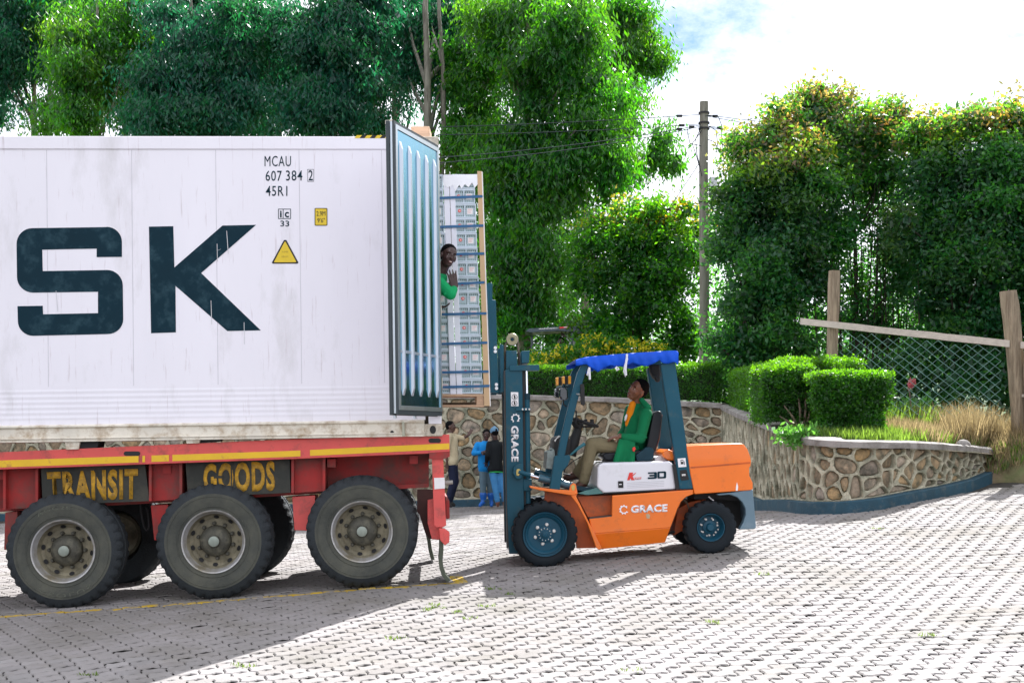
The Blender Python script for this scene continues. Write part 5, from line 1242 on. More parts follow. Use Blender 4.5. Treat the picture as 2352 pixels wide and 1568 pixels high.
euc('pale trunked eucalyptus left of the pair over the container', 643, 880, -200, 42, .15, [(600, 60, 100, 80, 2, 1.4), (610, 160, 80, 80, 0, 1.2), (560, 280, 70, 40, -2, .9), (690, 180, 80, 80, -1, 1.2)], limbs=[([(643, 90), (600, 30), (580, -20)], 0, .05), ([(643, 140), (690, 60), (720, 0)], 0, .05)])
euc('dense blue green eucalyptus above the MCAU lettering', 735, 880, -160, 38, .17, [(760, 80, 120, 100, 0, 1.8), (800, 190, 110, 90, -1, 1.4), (700, 250, 80, 60, -2, 1), (780, 282, 80, 36, -2, .8), (850, 20, 100, 80, 0, 1.5)])
euc('eucalyptus with sky glinting under its crown left of the open door', 902, 880, -120, 43, .16, [(900, 60, 110, 90, 0, 1.7), (880, 150, 90, 60, 1, 1.2), (850, 285, 50, 30, -3, .7), (930, 250, 35, 40, 0, .8, .35)], limbs=[([(870, 300), (880, 240), (850, 200)], 0, .06), ([(930, 320), (945, 250), (935, 190)], 0, .05)])
euc('thick pale eucalyptus trunk right of the container door top', 980, 880, -260, 36.5, .20, [(1000, 60, 90, 90, 4.5, 1.4, .8), (960, 140, 80, 60, 4, 1.2, .8), (1010, 180, 60, 50, 4.5, 1, .6)])
euc('second pale eucalyptus trunk just right of the thickest one', 1010, 880, -260, 36.9, .13, [(1060, 40, 100, 90, 3, 1.4), (1070, 150, 70, 70, 3, 1.2)], bend=5)
euc('slanting eucalyptus with a leaning forked trunk behind the crate stack', 1030, 820, -60, 38, .12, [(1130, 130, 110, 100, 0, 1.6), (1100, 250, 70, 60, 0, 1.1), (1060, 340, 60, 50, -1, .9), (1110, 380, 70, 60, -1, 1)], lean=190, limbs=[([(1060, 500), (1075, 380), (1100, 240)], 0, .06)], lm=lf_bri, dens=7.5)
def litright(c, d, t):
    return t
euc('large bright green eucalyptus with sunlit right side above the forklift', 1210, 900, -160, 35, .22, [(1220, 40, 120, 110, 1, 1.8), (1300, 90, 90, 110, -1, 1.4), (1370, 200, 75, 90, -1, 1.2), (1250, 180, 100, 90, 0, 1.4), (1350, 320, 90, 80, -1, 1.2), (1400, 410, 50, 60, -1, .8), (1240, 330, 95, 90, -.5, 1.3), (1290, 430, 80, 70, -1, 1), (1200, 470, 90, 90, 0, 1.2), (1150, 560, 80, 80, 0, 1.1), (1240, 590, 70, 90, -1, 1), (1180, 690, 90, 80, 0, 1.1, .8), (1130, 330, 70, 60, 0, 1), (1290, 720, 50, 70, 0, .9, .7)], lm=lf_bri, limbs=[([(1215, 560), (1180, 460), (1130, 400)], 0, .07), ([(1212, 520), (1270, 420), (1330, 330)], -1, .08), ([(1210, 760), (1150, 690), (1110, 650)], 0, .05)], dens=9)
euc('far right eucalyptus with a rounded crown edge against the sky', 1345, 900, -120, 40, .18, [(1410, 60, 70, 90, 0, 1.3), (1470, 120, 52, 80, 0, 1.0), (1440, 30, 50, 60, 0, 1.0), (1425, 200, 50, 70, 1, .9), (1495, 90, 28, 40, 0, .6), (1390, 140, 50, 60, 1, 1), (1440, 290, 40, 50, 0, .8), (1520, 318, 34, 40, -1, .7), (1545, 370, 28, 34, -1, .5), (1500, 360, 34, 44, -1, .7), (1450, 380, 34, 50, -1, .8)], lm=lf_bri, limbs=[([(1360, 560), (1440, 430), (1520, 340)], -1, .06), ([(1350, 420), (1400, 260), (1460, 120)], 0, .07)], dens=8.5)
# broad shrubby trees on the right
def redtop(zc, amt=.5):
    def f(c, d, t):
        m = (c[:, 2] > zc) & (NR.uniform(0, 1, len(c)) < amt)
        t[m] *= np.array((5.5, 1.3, 2.4)); m2 = (c[:, 2] > zc - .3) & ~m; t[m2] *= np.array((2.0, 1.5, .8)); return t
    return f
def shrub(label, tx, base, top, Y, r, blobs, stems, lm=lf_shr, dens=7.5, tintf=None, leaf=.125, **k):
    limbs = []
    for sx, sy, ex, ey, rr in stems: limbs.append(([(sx, sy), ((sx + ex) / 2 + R.uniform(-8, 8), (sy + ey) / 2), (ex, ey)], R.uniform(-.6, .6), rr))
    tree(label, 'tree', ([(tx, base), (tx + R.uniform(-6, 6), (base + top) / 2), (tx + R.uniform(-15, 15), top)], Y, r), limbs, blobs, lm, m_barkd, leaf, .056, 40, dens, .12, tintf=tintf, spread=.34, shell=.45, **k)
st = lambda xs, y0, y1, r=.03: [(x, y0, x + R.uniform(-25, 25), y1 + R.uniform(-40, 40), r) for x in xs]
def fl(blobs): return blobs
shrub('large rounded shrub tree right of the utility pole with reddish young leaf tips', 1760, 900, 420, 26.5, .09,
      [(1770, 360, 95, 70, 0, 1.1), (1860, 280, 90, 62, .5, 1.0), (1900, 232, 60, 30, .5, .6), (1830, 400, 110, 80, -.3, 1.2), (1720, 450, 75, 90, 0, .9), (1700, 560, 62, 90, 0, .8), (1790, 560, 90, 110, -.3, 1.0), (1880, 500, 80, 90, .4, 1.0), (1740, 690, 90, 90, 0, .9), (1850, 680, 80, 90, .2, .9, .75), (1930, 380, 60, 70, .6, .8), (1690, 800, 60, 60, 0, .6), (1800, 790, 80, 50, 0, .7, .7)],
      st(range(1700, 1920, 18), 860, 560), tintf=redtop(7.0, .42), dens=7.5)
shrub('tall shrub tree in the middle of the right group with gaps of sky low down', 1960, 900, 380, 27.2, .08,
      [(1980, 300, 80, 55, 0, .9), (2050, 290, 70, 50, .4, .8), (1990, 390, 75, 60, .5, .8, .7), (2040, 460, 70, 80, .6, .8, .7), (1960, 560, 60, 90, .6, .8, .42), (2020, 640, 60, 80, .6, .8, .38), (1950, 720, 50, 60, .5, .7, .4), (2080, 560, 60, 100, .3, .8), (2060, 740, 60, 70, .4, .7, .6), (1970, 800, 90, 45, .6, .7, .6)],
      st(range(1910, 2090, 13), 880, 430, .022) + st(range(1920, 2080, 17), 880, 560, .018), tintf=redtop(8.1, .42))
shrub('widest shrub tree at the right edge with leaves tipped pink and yellow', 2200, 900, 380, 25.8, .10,
      [(2130, 320, 70, 50, .5, .8), (2200, 290, 80, 48, 0, .9), (2290, 290, 80, 55, 0, .9), (2350, 320, 60, 60, 0, .8), (2150, 410, 80, 80, 0, 1), (2240, 400, 100, 90, -.3, 1.1), (2330, 430, 80, 100, 0, 1), (2140, 540, 80, 100, 0, 1), (2230, 560, 90, 110, -.3, 1.1), (2320, 590, 90, 110, 0, 1), (2140, 680, 70, 80, .2, .8, .8), (2230, 710, 80, 80, 0, .9, .8), (2320, 730, 80, 80, 0, .9, .8), (2380, 500, 60, 160, 0, .9), (2180, 800, 110, 50, 0, .8, .7), (2320, 830, 90, 50, 0, .8, .7)],
      st(range(2110, 2360, 20), 900, 600), tintf=redtop(7.6, .38), dens=7.5)
shrub('round bushy tree left of the utility pole behind the forklift roof', 1470, 880, 560, 31.6, .08,
      [(1460, 500, 90, 55, 0, 1.0), (1380, 560, 70, 60, 0, .9), (1540, 520, 60, 60, .3, .8), (1480, 590, 110, 70, 0, 1.2), (1400, 660, 80, 70, 0, 1.0), (1530, 650, 80, 90, .3, 1.0), (1370, 750, 60, 60, 0, .8, .8), (1450, 740, 90, 60, 0, 1), (1560, 760, 60, 80, .5, .8, .8), (1600, 560, 50, 80, .6, .7), (1330, 640, 40, 50, 0, .6)],
      [(1480, 800, 1420, 600, .05), (1485, 780, 1530, 620, .05), (1470, 700, 1400, 590, .03)], tintf=redtop(6.6, .3), lm=lf_bri, dens=4.2)
# bright bushes behind, seen between trunks
bk = []
for cx, cy, rx, ry, Y in [(1660, 780, 60, 70, 33), (1500, 790, 80, 40, 34), (1100, 780, 70, 60, 40), (1620, 640, 40, 90, 35), (1780, 800, 80, 60, 34), (1900, 820, 80, 50, 34), (2050, 800, 90, 60, 35), (2220, 800, 90, 60, 33), (1350, 800, 60, 30, 34), (1060, 640, 40, 120, 42), (1180, 800, 60, 40, 40), (1640, 880, 50, 40, 30), (1250, 640, 80, 150, 46), (2100, 700, 120, 50, 36), (2340, 760, 80, 60, 35)]:
    n_ = int(math.pi * rx * ry / F / F * Y * Y / (.12 * .05 * .5) * 1.3 / 22); c, d = blob_centres(cx, cy, rx, ry, Y, .8, n_)
    bk.append(leaf_arrays(c, 22, (.4, .4, .4), .12, .05, droop=.1, tints=np.ones((n_, 3)) * NR.uniform(.8, 1.5, (n_, 1)) * np.array((1.15, 1.1, .8))))
hb = B(); nh = 40
for i in range(nh + 1):
    x = -70 + 150 * i / nh
    for t in range(5): hb.v.append((x, 56 + t * 9, 1.0 + 4.6 * math.sin(min(1, t / 3.2) * math.pi / 2) + noise.noise(Vector((x * .12, t, 0))) * 1.4))
for i in range(nh):
    for t in range(4): hb.f.append((i * 5 + t, (i + 1) * 5 + t, (i + 1) * 5 + t + 1, i * 5 + t + 1)); hb.mi.append(0)
tag(hb.obj('hills', mat('green_bank', (.045, .11, .025), .9, var=.5, scale=.8, bump=1, bscale=3, world=True, dirt=(.02, .05, .015), dirt_amt=.5, dscale=.5), None, smooth=80), kind='structure')
dk = []
for cx, cy, rx, ry, Y, k_ in [(1680, 880, 60, 60, 27.5, 1), (1780, 890, 80, 60, 27, 1), (1890, 890, 80, 60, 26.5, 1), (2000, 890, 90, 60, 26, 1), (2110, 890, 90, 70, 25.5, 1), (2220, 895, 90, 70, 25, 1), (2330, 900, 90, 70, 24.6, 1), (1700, 740, 70, 60, 29, .6), (1850, 760, 90, 60, 29, .6), (2230, 740, 120, 70, 28, .8), (1700, 800, 80, 70, 31, .8), (1850, 840, 90, 50, 31, .8), (1980, 830, 90, 50, 31, .6), (2100, 820, 90, 60, 30, .8), (2250, 830, 100, 60, 30, .8), (2370, 820, 70, 80, 30, .8), (1200, 830, 90, 40, 34, 1), (1340, 830, 60, 40, 34, 1), (1560, 830, 80, 40, 32, 1), (1140, 700, 80, 130, 44, .8), (1280, 640, 90, 130, 44, .8), (1100, 480, 90, 150, 46, .7), (1290, 480, 90, 100, 46, .7), (560, 240, 160, 50, 48, .5)]:
    n_ = int(math.pi * rx * ry / F / F * Y * Y / (.2 * .09 * .5) * 4.5 * k_ / 22); c, d = blob_centres(cx, cy, rx, ry, Y, .8, n_)
    dk.append(leaf_arrays(c, 22, (.45, .45, .4), .20, .09, droop=.1, tints=np.ones((n_, 3)) * NR.uniform(.5, 1.1, (n_, 1))))
tag(leaf_obj('dark_thicket', dk, lf_shr), 'dark green undergrowth filling the space below the trees', 'undergrowth', kind='stuff')
tag(leaf_obj('thicket', bk, lf_bri), 'bright green undergrowth glimpsed between the trunks behind the hedge', 'undergrowth', kind='stuff')

# row of trees carrying on beyond the right edge of the picture
wd = []; tk = B()
for X, Y, Z, rx, rz in [(13.2, 27, 4.6, 2.0, 3.2), (12.6, 24.6, 4.4, 1.6, 3.0), (16, 29.5, 4.8, 2.6, 3.6), (19, 31, 5.0, 2.8, 3.8), (16, 26.5, 4.4, 2.4, 3.2), (21, 28, 4.8, 2.8, 3.6), (23, 33, 5.0, 3, 4), (13.5, 22, 4.6, 2.2, 2.6), (16.5, 19, 4.5, 2.4, 2.8), (19.5, 17.5, 4.6, 2.6, 3.0), (22.5, 15.5, 4.4, 2.6, 2.9), (25, 12.5, 4.6, 2.6, 3.0), (21, 22, 5.2, 3, 3.2), (27, 17, 5.0, 3, 3.2), (28.5, 9, 4.6, 2.8, 3), (17.5, 25, 4.8, 2.6, 3)]:
    n_ = 230; d = NR.normal(size=(n_, 3)); d /= np.linalg.norm(d, axis=1)[:, None]; c = np.array((X, Y, Z)) + d * NR.uniform(.55, 1.05, (n_, 1)) * np.array((rx, rx, rz))
    wd.append(leaf_arrays(c, 24, (.7, .7, .6), .24, .11, droop=.2, tints=np.ones((n_, 3)) * NR.uniform(.6, 1.2, (n_, 1))))
tag(leaf_obj('roadside_wood', wd, lf_shr), 'dense roadside trees continuing past the right edge', 'wood', kind='stuff')

# ================================================================ HEDGES
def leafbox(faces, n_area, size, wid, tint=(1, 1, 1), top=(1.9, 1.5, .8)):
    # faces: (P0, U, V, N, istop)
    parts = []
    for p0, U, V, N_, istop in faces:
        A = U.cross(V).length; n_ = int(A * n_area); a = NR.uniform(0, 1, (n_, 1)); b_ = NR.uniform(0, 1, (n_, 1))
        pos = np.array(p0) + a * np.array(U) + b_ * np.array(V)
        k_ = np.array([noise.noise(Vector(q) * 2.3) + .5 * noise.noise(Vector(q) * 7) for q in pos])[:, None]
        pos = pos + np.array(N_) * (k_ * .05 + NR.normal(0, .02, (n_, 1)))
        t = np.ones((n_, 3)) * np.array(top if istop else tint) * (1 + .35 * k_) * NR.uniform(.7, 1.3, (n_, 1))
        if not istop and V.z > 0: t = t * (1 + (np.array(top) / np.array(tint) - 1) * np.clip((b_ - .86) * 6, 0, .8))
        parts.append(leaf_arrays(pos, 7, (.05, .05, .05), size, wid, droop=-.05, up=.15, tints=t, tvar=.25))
    return parts
m_core = mat('hedge_twigs', (.012, .022, .008), .95, var=.4, scale=12, bump=.8, bscale=20)
m_twig = mat('hedge_stem', (.13, .10, .07), .85, var=.3, scale=8)
def hedge(label, A, Bp, depth, z0, z1, dens=520, name='hedge', taper=0, tint=(1, 1, 1), stems=()):
    # A, Bp: front bottom corners (Vector), depth vector
    root = thing(name, label, 'hedge', Matrix.Translation(A)); U = Bp - A; Dv = depth; up = lambda z: Vector((0, 0, z - A.z)); H = z1 - z0
    U0 = U * (1 - 2 * taper); base = U * taper + Vector((0, 0, z0 - A.z))
    n1 = U.cross(Vector((0, 0, 1))).normalized()
    f = [(base, U0, Vector((0, 0, H)) , n1, False), (Vector((0, 0, z0 + H * .99 - A.z)), U, Dv, Vector((0, 0, 1)), True), (base + U0, Dv, Vector((0, 0, H)), U.normalized(), False), (base, Dv, Vector((0, 0, H)), -U.normalized(), False)]
    if taper:
        f = [(base, U0, Vector((0, 0, H * .5)), n1, False), (Vector((0, 0, z0 + H * .45 - A.z)), U, Vector((0, 0, H * .55)), n1, False)] + f[1:]
    parts = leafbox(f, dens * 1.25, .045, .026, tint); parts = [(v, t) for v, t in parts]
    leaf_obj('foliage', parts, lf_hed, root)
    q = .09; un_ = U.normalized(); dn = Dv.normalized()
    c0 = [base + un_ * q + dn * q, base + U0 - un_ * q + dn * q, base + U0 - un_ * q + Dv - dn * q, base + un_ * q + Dv - dn * q]
    B().add(c0 + [c + Vector((0, 0, H - q)) for c in c0], [(0, 3, 2, 1), (4, 5, 6, 7), (0, 1, 5, 4), (1, 2, 6, 5), (2, 3, 7, 6), (3, 0, 4, 7)]).obj('branch_core', m_core, root)
    return root
ah, bh_ = P(1185, 903, 27.3), P(1655, 921, 26.0); z0_ = ah.z
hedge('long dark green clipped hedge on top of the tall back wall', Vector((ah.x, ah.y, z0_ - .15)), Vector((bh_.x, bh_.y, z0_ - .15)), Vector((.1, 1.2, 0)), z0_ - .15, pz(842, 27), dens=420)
ah2, bh2 = P(300, 901, 28.2), P(1185, 903, 27.35)
hedge('clipped hedge running on leftwards behind the lifted crates', Vector((ah2.x, ah2.y, ah2.z - .1)), Vector((bh2.x, bh2.y, ah2.z - .1)), Vector((.1, 1.2, 0)), ah2.z - .1, pz(842, 28), dens=260)
# pale hedge turning down along the side wall
a3, b3 = Vector((4.42, 25.3, 0)), Vector((4.12, 18.9, 0))
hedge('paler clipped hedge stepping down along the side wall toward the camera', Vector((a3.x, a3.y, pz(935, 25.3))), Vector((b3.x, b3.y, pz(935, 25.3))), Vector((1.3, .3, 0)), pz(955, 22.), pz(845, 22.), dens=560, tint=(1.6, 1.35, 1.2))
cA = P(1752, 975, 18.0); cB = P(1868, 978, 17.9)
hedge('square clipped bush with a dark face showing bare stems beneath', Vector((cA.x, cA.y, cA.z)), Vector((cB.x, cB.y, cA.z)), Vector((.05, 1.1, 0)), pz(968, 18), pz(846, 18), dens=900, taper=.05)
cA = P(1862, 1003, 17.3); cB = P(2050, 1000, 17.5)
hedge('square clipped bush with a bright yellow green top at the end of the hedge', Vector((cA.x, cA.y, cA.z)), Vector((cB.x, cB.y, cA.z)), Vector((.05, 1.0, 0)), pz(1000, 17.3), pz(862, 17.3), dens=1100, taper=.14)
stb = thing('bush_stems', 'bare brown bush stems under the square clipped hedge block', 'stems', Matrix.Translation(P(1840, 985, 18.1)))
for x0, y0, x1, y1 in [(1838, 985, 1832, 900), (1845, 985, 1850, 900), (1836, 985, 1800, 930), (1834, 985, 1790, 955), (1848, 985, 1862, 930)]:
    o0 = P(1840, 985, 18.1); B().tube([P(x0, y0, 17.95) - o0, P((x0 + x1) / 2 + 3, (y0 + y1) / 2, 17.9) - o0, P(x1, y1, 17.95) - o0], [.022, .018, .010], 6).obj('stem', m_twig, stb)

# yellow flowering bushes behind the hedge
lf_yel = leaf_mat('yellow_flower', (.60, .52, .03), (.85, .78, .03), .5)
def flower_bush(label, blobs, Y):
    o0 = P(blobs[0][0], 860, Y); root = thing('flowering_bush', label, 'bush', Matrix.Translation(o0), 'yellow flowering bushes behind the hedge')
    g_, y_ = [], []
    for cx, cy, rx, ry in blobs:
        n_ = int(rx * ry / 12); c, d = blob_centres(cx, cy, rx, ry, Y, .5, n_); g_.append(leaf_arrays(c - np.array(o0), 12, (.2, .2, .2), .10, .05, tints=np.ones((n_, 3)) * np.array((1.5, 1.3, .8))))
        n2 = int(rx * ry / 22); c, d = blob_centres(cx, cy, rx, ry, Y - .2, .5, n2, shell=.8); y_.append(leaf_arrays(c - np.array(o0), 7, (.07, .07, .07), .07, .06, droop=0, tvar=.15))
    leaf_obj('foliage', g_, lf_bri, root); leaf_obj('blossom', y_, lf_yel, root)
flower_bush('low bush thick with yellow blossom left of the parked machine', [(1240, 825, 30, 16), (1290, 812, 34, 18)], 30.5)
flower_bush('bigger yellow green flowering bush right of the parked machine', [(1370, 800, 42, 34), (1440, 805, 45, 30), (1500, 812, 40, 24)], 30.5)

# ================================================================ GRASS VERGE AND WEEDS
lf_dry = leaf_mat('dry_grass', (.30, .235, .13), (.42, .32, .15), .7)
lf_grn = leaf_mat('verge_grass', (.09, .17, .03), (.26, .42, .04), .5)
def terr_z(x, y):      # height of the verge behind the low wall
    c = np.interp(x, [3.9, 4.6, 5.2, 5.8, 6.5, 7.3, 7.9, 8.6, 10], [pz(1004, 16.6), pz(1013, 16.2), pz(1014, 16.55), pz(1018, 17.1), pz(1024, 17.9), pz(1032, 18.8), g1(7.9, 18.1) + .12, g1(8.6, 17.7) + .06, g1(10, 17) + .06])
    e = np.interp(x, [3.9, 4.6, 5.2, 5.8, 6.5, 7.3, 7.9, 8.6, 10], [16.6, 16.3, 16.6, 17.2, 18.0, 18.9, 18.1, 17.7, 17.0]); return c - .04 + np.clip(y - e, 0, 9) * .045
def patch(name, label, xr, yr, n_, h, wid, m, cond=None, kind='stuff', per=6, sp=.10, tv=.35):
    x = NR.uniform(*xr, n_); y = NR.uniform(*yr, n_)
    e = np.interp(x, [3.9, 4.6, 5.2, 5.8, 6.5, 7.3, 7.9, 8.6, 10], [16.6, 16.3, 16.6, 17.2, 18.0, 18.9, 18.1, 17.7, 17.0]); ok_ = (y > e + .12)
    if cond is not None: ok_ &= cond(x, y)
    x, y = x[ok_], y[ok_]; c = np.stack([x, y, terr_z(x, y)], 1)
    k_ = np.array([noise.noise(Vector(q) * 1.3) for q in c]); c = c[k_ > -.35 + 0 * k_]
    return leaf_arrays(c, per, (sp, sp, .01), h, wid, droop=-.1, up=1.1, tints=np.ones((len(c), 3)) * NR.uniform(.5, 1.5, (len(c), 1)), tvar=tv)
def mound_grass(n_, h, wid):
    x = NR.uniform(6.2, 8.8, n_); y = NR.uniform(17.6, 19.6, n_); zt_ = terr_z(x, y)
    r2 = ((x - 7.85) / .95) ** 2 + ((y - 18.62) / .62) ** 2; zm = g1(7.85, 18.62) - .12 + .60 * np.sqrt(np.clip(1 - r2, 0, 1))
    ok_ = (r2 < 1) | ((x > 6.9) & (y > np.interp(x, [6.5, 7.3, 7.9, 8.6, 10], [18.0, 18.9, 18.1, 17.7, 17.0]))); z = np.where(r2 < 1, np.maximum(zm, gz(x, y)), np.maximum(zt_, gz(x, y)))
    c = np.stack([x, y, z], 1)[ok_]; return leaf_arrays(c, 5, (.08, .08, .01), h, wid, droop=-.1, up=.9, tints=np.ones((len(c), 3)) * NR.uniform(.5, 1.4, (len(c), 1)), tvar=.3)
dr = [patch('', '', (5.3, 9), (16.5, 22), 5200, .30, .010, None, lambda x, y: x > 5.6 - (y - 17) * .1), patch('', '', (6.6, 9.2), (18.2, 21), 3600, .50, .009, None), patch('', '', (6.9, 9.2), (18.2, 20), 1600, .62, .012, None), patch('', '', (7.3, 10), (17.4, 19.4), 1800, .22, .014, None), mound_grass(2600, .20, .012)]
tag(leaf_obj('dry_grass', dr, lf_dry), 'tangle of dry brown weeds and grass below the chain link fence', 'grass', kind='stuff')
gr_ = [patch('', '', (4.6, 7.6), (16.3, 19.5), 1700, .20, .014, None), patch('', '', (4.0, 5.2), (16.5, 18), 500, .16, .02, None), patch('', '', (5.2, 9), (19.5, 23), 900, .5, .03, None), patch('', '', (7.5, 10), (17.1, 19.2), 900, .13, .02, None), mound_grass(1200, .14, .018)]
tag(leaf_obj('verge_grass', gr_, lf_grn), 'fresh green grass between the wall coping and the fence', 'grass', kind='stuff')
# leafy plant spilling over the coping
def plant(name, label, px, n_, size, m, Y, spread, group=None, cat='plant', tint=(1, 1, 1), up=.3):
    o0 = P(px[0][0], px[0][1], Y); c = np.array([P(x, y, Y) - o0 for x, y in px]); parts = [leaf_arrays(c, n_, spread, size, size * .55, droop=-.05, up=up, tints=np.ones((len(c), 3)) * np.array(tint), tvar=.35)]
    o = leaf_obj(name, parts, m); o.location = o0; tag(o, label, cat, group, 'stuff' if name in ('leafy_weed', 'plastic_litter') else None); return o
plant('leafy_weed', 'fresh green leafy weed spilling over the coping below the clipped bush', [(1800, 1000), (1815, 995), (1830, 1005), (1845, 1000), (1822, 1012), (1858, 998)], 60, .09, lf_grn, 16.75, (.14, .14, .10), tint=(.8, 1.3, 1.4))
lf_pink = leaf_mat('pink_leaf', (.62, .16, .20), (.8, .25, .25), .5)
pk = plant('pink_plant', 'single pink leaved plant standing in the weeds behind the fence mesh', [(2090, 892), (2094, 884)], 12, .12, lf_pink, 20.6, (.04, .04, .04), up=.8)
B().tube([P(2102, 980, 20.6) - pk.location, P(2092, 930, 20.6) - pk.location, P(2088, 890, 20.6) - pk.location], [.02, .014, .01], 6).obj('stem', m_twig, pk)
plant('leafy_weed', 'grey green leafy shrub at the foot of the pink plant', [(2090, 930), (2105, 940), (2075, 945), (2120, 930), (2100, 960), (2060, 960)], 40, .11, lf_grn, 20.9, (.22, .2, .18), tint=(.6, 1.0, 1.5))

# ================================================================ FENCE
m_log = mat('weathered_log', (.28, .22, .15), .85, var=.3, scale=3, stretch=(7, 7, .6), bump=.6, bscale=9, dirt=(.12, .085, .055), dirt_amt=.35, dscale=4)
m_railw = mat('rail_timber', (.48, .42, .36), .8, var=.15, scale=3, stretch=(.6, 7, 7), bump=.3, bscale=9)
m_wire = mat('fence_wire', (.16, .30, .27), .45, metal=.4, var=.2)
fl0 = P(1915, 850, 20.3); fr0 = P(2326, 1045, 18.9)
fence = thing('chain_link_fence', 'chain link fence on rough timber posts with a sagging top rail', 'fence', Matrix.Translation(fl0)); fo = fl0
def log_(pts, r, n=12):
    ps = [P(x, y, Y) - fo for x, y, Y in pts]; b = B(); fine = []; rr = []
    for i in range(len(ps) - 1):
        for k_ in range(6): t = k_ / 6; fine.append(ps[i].lerp(ps[i + 1], t)); rr.append(r * (1 + .10 * noise.noise(fine[-1] * 3 + Vector((9, 2, 4)))))
    fine.append(ps[-1]); rr.append(r * .96); b.tube(fine, rr, n)
    b.v = [tuple(Vector(v) + Vector((noise.noise(Vector((v[0] * 14, v[1] * 14, v[2] * 1.2))), noise.noise(Vector((v[0] * 14 + 7, v[1] * 14, v[2] * 1.2))), 0)) * .016) for v in b.v]
    return b.obj('post', m_log, fence, smooth=50)
log_([(1911, 1010, 20.3), (1912, 800, 20.3), (1917, 622, 20.3)], .093)
log_([(2352, 1100, 18.9), (2335, 860, 18.9), (2316, 668, 18.9)], .125)
log_([(2372, 1040, 18.7), (2368, 800, 18.7)], .11)
def rail_(x0, y0, Y0, x1, y1, Y1, h, d=.05):
    a, b_ = P(x0, y0, Y0) - fo, P(x1, y1, Y1) - fo; u = (b_ - a).normalized(); q = B(); n = 14
    for i in range(n + 1):
        c = a.lerp(b_, i / n) + Vector((0, 0, noise.noise(Vector((i * .7, x0, 0))) * .012))
        for dy, dz in ((-d, -h), (0, -h), (0, h), (-d, h)): q.v.append((c.x, c.y + dy, c.z + dz + R.uniform(-.003, .003)))
    for i in range(n):
        for k_ in range(4): q.f.append((i * 4 + k_, i * 4 + (k_ + 1) % 4, i * 4 + 4 + (k_ + 1) % 4, i * 4 + 4 + k_)); q.mi.append(0)
    q.f += [(0, 1, 2, 3), tuple(n * 4 + i for i in range(4))]; q.mi += [0, 0]; return q.obj('rail', m_railw, fence, fix=True)
rail_(1838, 738, 20.45, 2316, 790, 18.85, .052); rail_(2342, 792, 18.8, 2420, 800, 18.5, .05); rail_(2345, 908, 18.8, 2420, 908, 18.5, .02)
# mesh: diagonal wires with small kinks
A0, A1 = P(1929, 752, 20.3), P(2312, 792, 18.98); Bz0, Bz1 = P(1929, 905, 20.3).z, P(2320, 955, 18.98).z
U = A1 - A0; Lf = math.hypot(U.x, U.y); ud = Vector((U.x / Lf, U.y / Lf, 0)); cell = .140
ztop = lambda u: A0.z + (A1.z - A0.z) * u / Lf - .03; zbot = lambda u: Bz0 + (Bz1 - Bz0) * u / Lf - .25
b = B(); k0 = 0
def seg(p, q):
    n_ = len(b.v); r = .0042; d = (q - p); s_ = d.cross(Vector((0, 1, 0))).normalized() * r; t_ = Vector((0, r, 0))
    b.v += [tuple(p + s_), tuple(p - s_ * .5 + t_), tuple(p - s_ * .5 - t_), tuple(q + s_), tuple(q - s_ * .5 + t_), tuple(q - s_ * .5 - t_)]
    b.f += [(n_, n_ + 1, n_ + 4, n_ + 3), (n_ + 1, n_ + 2, n_ + 5, n_ + 4), (n_ + 2, n_, n_ + 3, n_ + 5)]; b.mi += [0, 0, 0]
for sg in (1, -1):
    i = -40
    while i < Lf / cell / 1 + 60:
        u0 = i * cell * 1.22; j = 0; i += 1
        for j in range(60):
            ua, ub = u0 + sg * j * cell * .61, u0 + sg * (j + 1) * cell * .61; zt_ = A0.z; za, zb = zt_ - j * cell * .5 + .02, zt_ - (j + 1) * cell * .5 + .02
            if not (0 <= ua <= Lf and 0 <= ub <= Lf): continue
            if za > ztop(ua) or zb < zbot(ub): continue
            off = lambda u, z: Vector((0, .015 * math.sin(u * 3.1) + .02 * noise.noise(Vector((u * 1.5, z * 2, 0))), .012 * noise.noise(Vector((u * 2, z * 2, 5)))))
            seg(A0 + ud * ua + Vector((0, 0, za - A0.z)) + off(ua, za) - fo, A0 + ud * ub + Vector((0, 0, zb - A0.z)) + off(ub, zb) - fo)
o = b.obj('wire_mesh', m_wire, fence); o['kind'] = 'stuff'
# fallen log and litter by the end of the wall
q = P(2300, 1094, 18.6); o = B().tube([(0, 0, 0), (.25, .1, .0), (.6, .2, -.05)], [.07, .075, .07], 10).obj('log', m_barkd, None, smooth=50); o.location = q; tag(o, 'short dark log lying on the verge at the end of the low wall', 'log')
plant('plastic_litter', 'scrap of blue plastic litter beside the leaning fence post', [(2338, 1054)], 8, .07, leaf_mat('blue_litter', (.03, .22, .75), (.02, .1, .3)), 18.4, (.05, .05, .02), cat='litter')
for x, y, s_, nm in [(2055, 1010, .11, 'pale pointed stone lying on the low wall coping, nearer the clipped bush'), (2213, 1020, .10, 'pale rounded stone lying on the low wall coping toward its far end')]:
    c = P(x, y, 17.0 if x < 2100 else 17.9); b = B().ell((0, 0, 0), (s_ * 1.1, s_ * .8, s_ * .75), n=8, m=5); b.v = [tuple(Vector(v) * (1 + .35 * noise.noise(Vector(v) * 9))) for v in b.v]
    o = b.obj('loose_stone', m_cope, None, fix=True); o.location = c; tag(o, nm, 'stone', 'loose stones on the low wall')

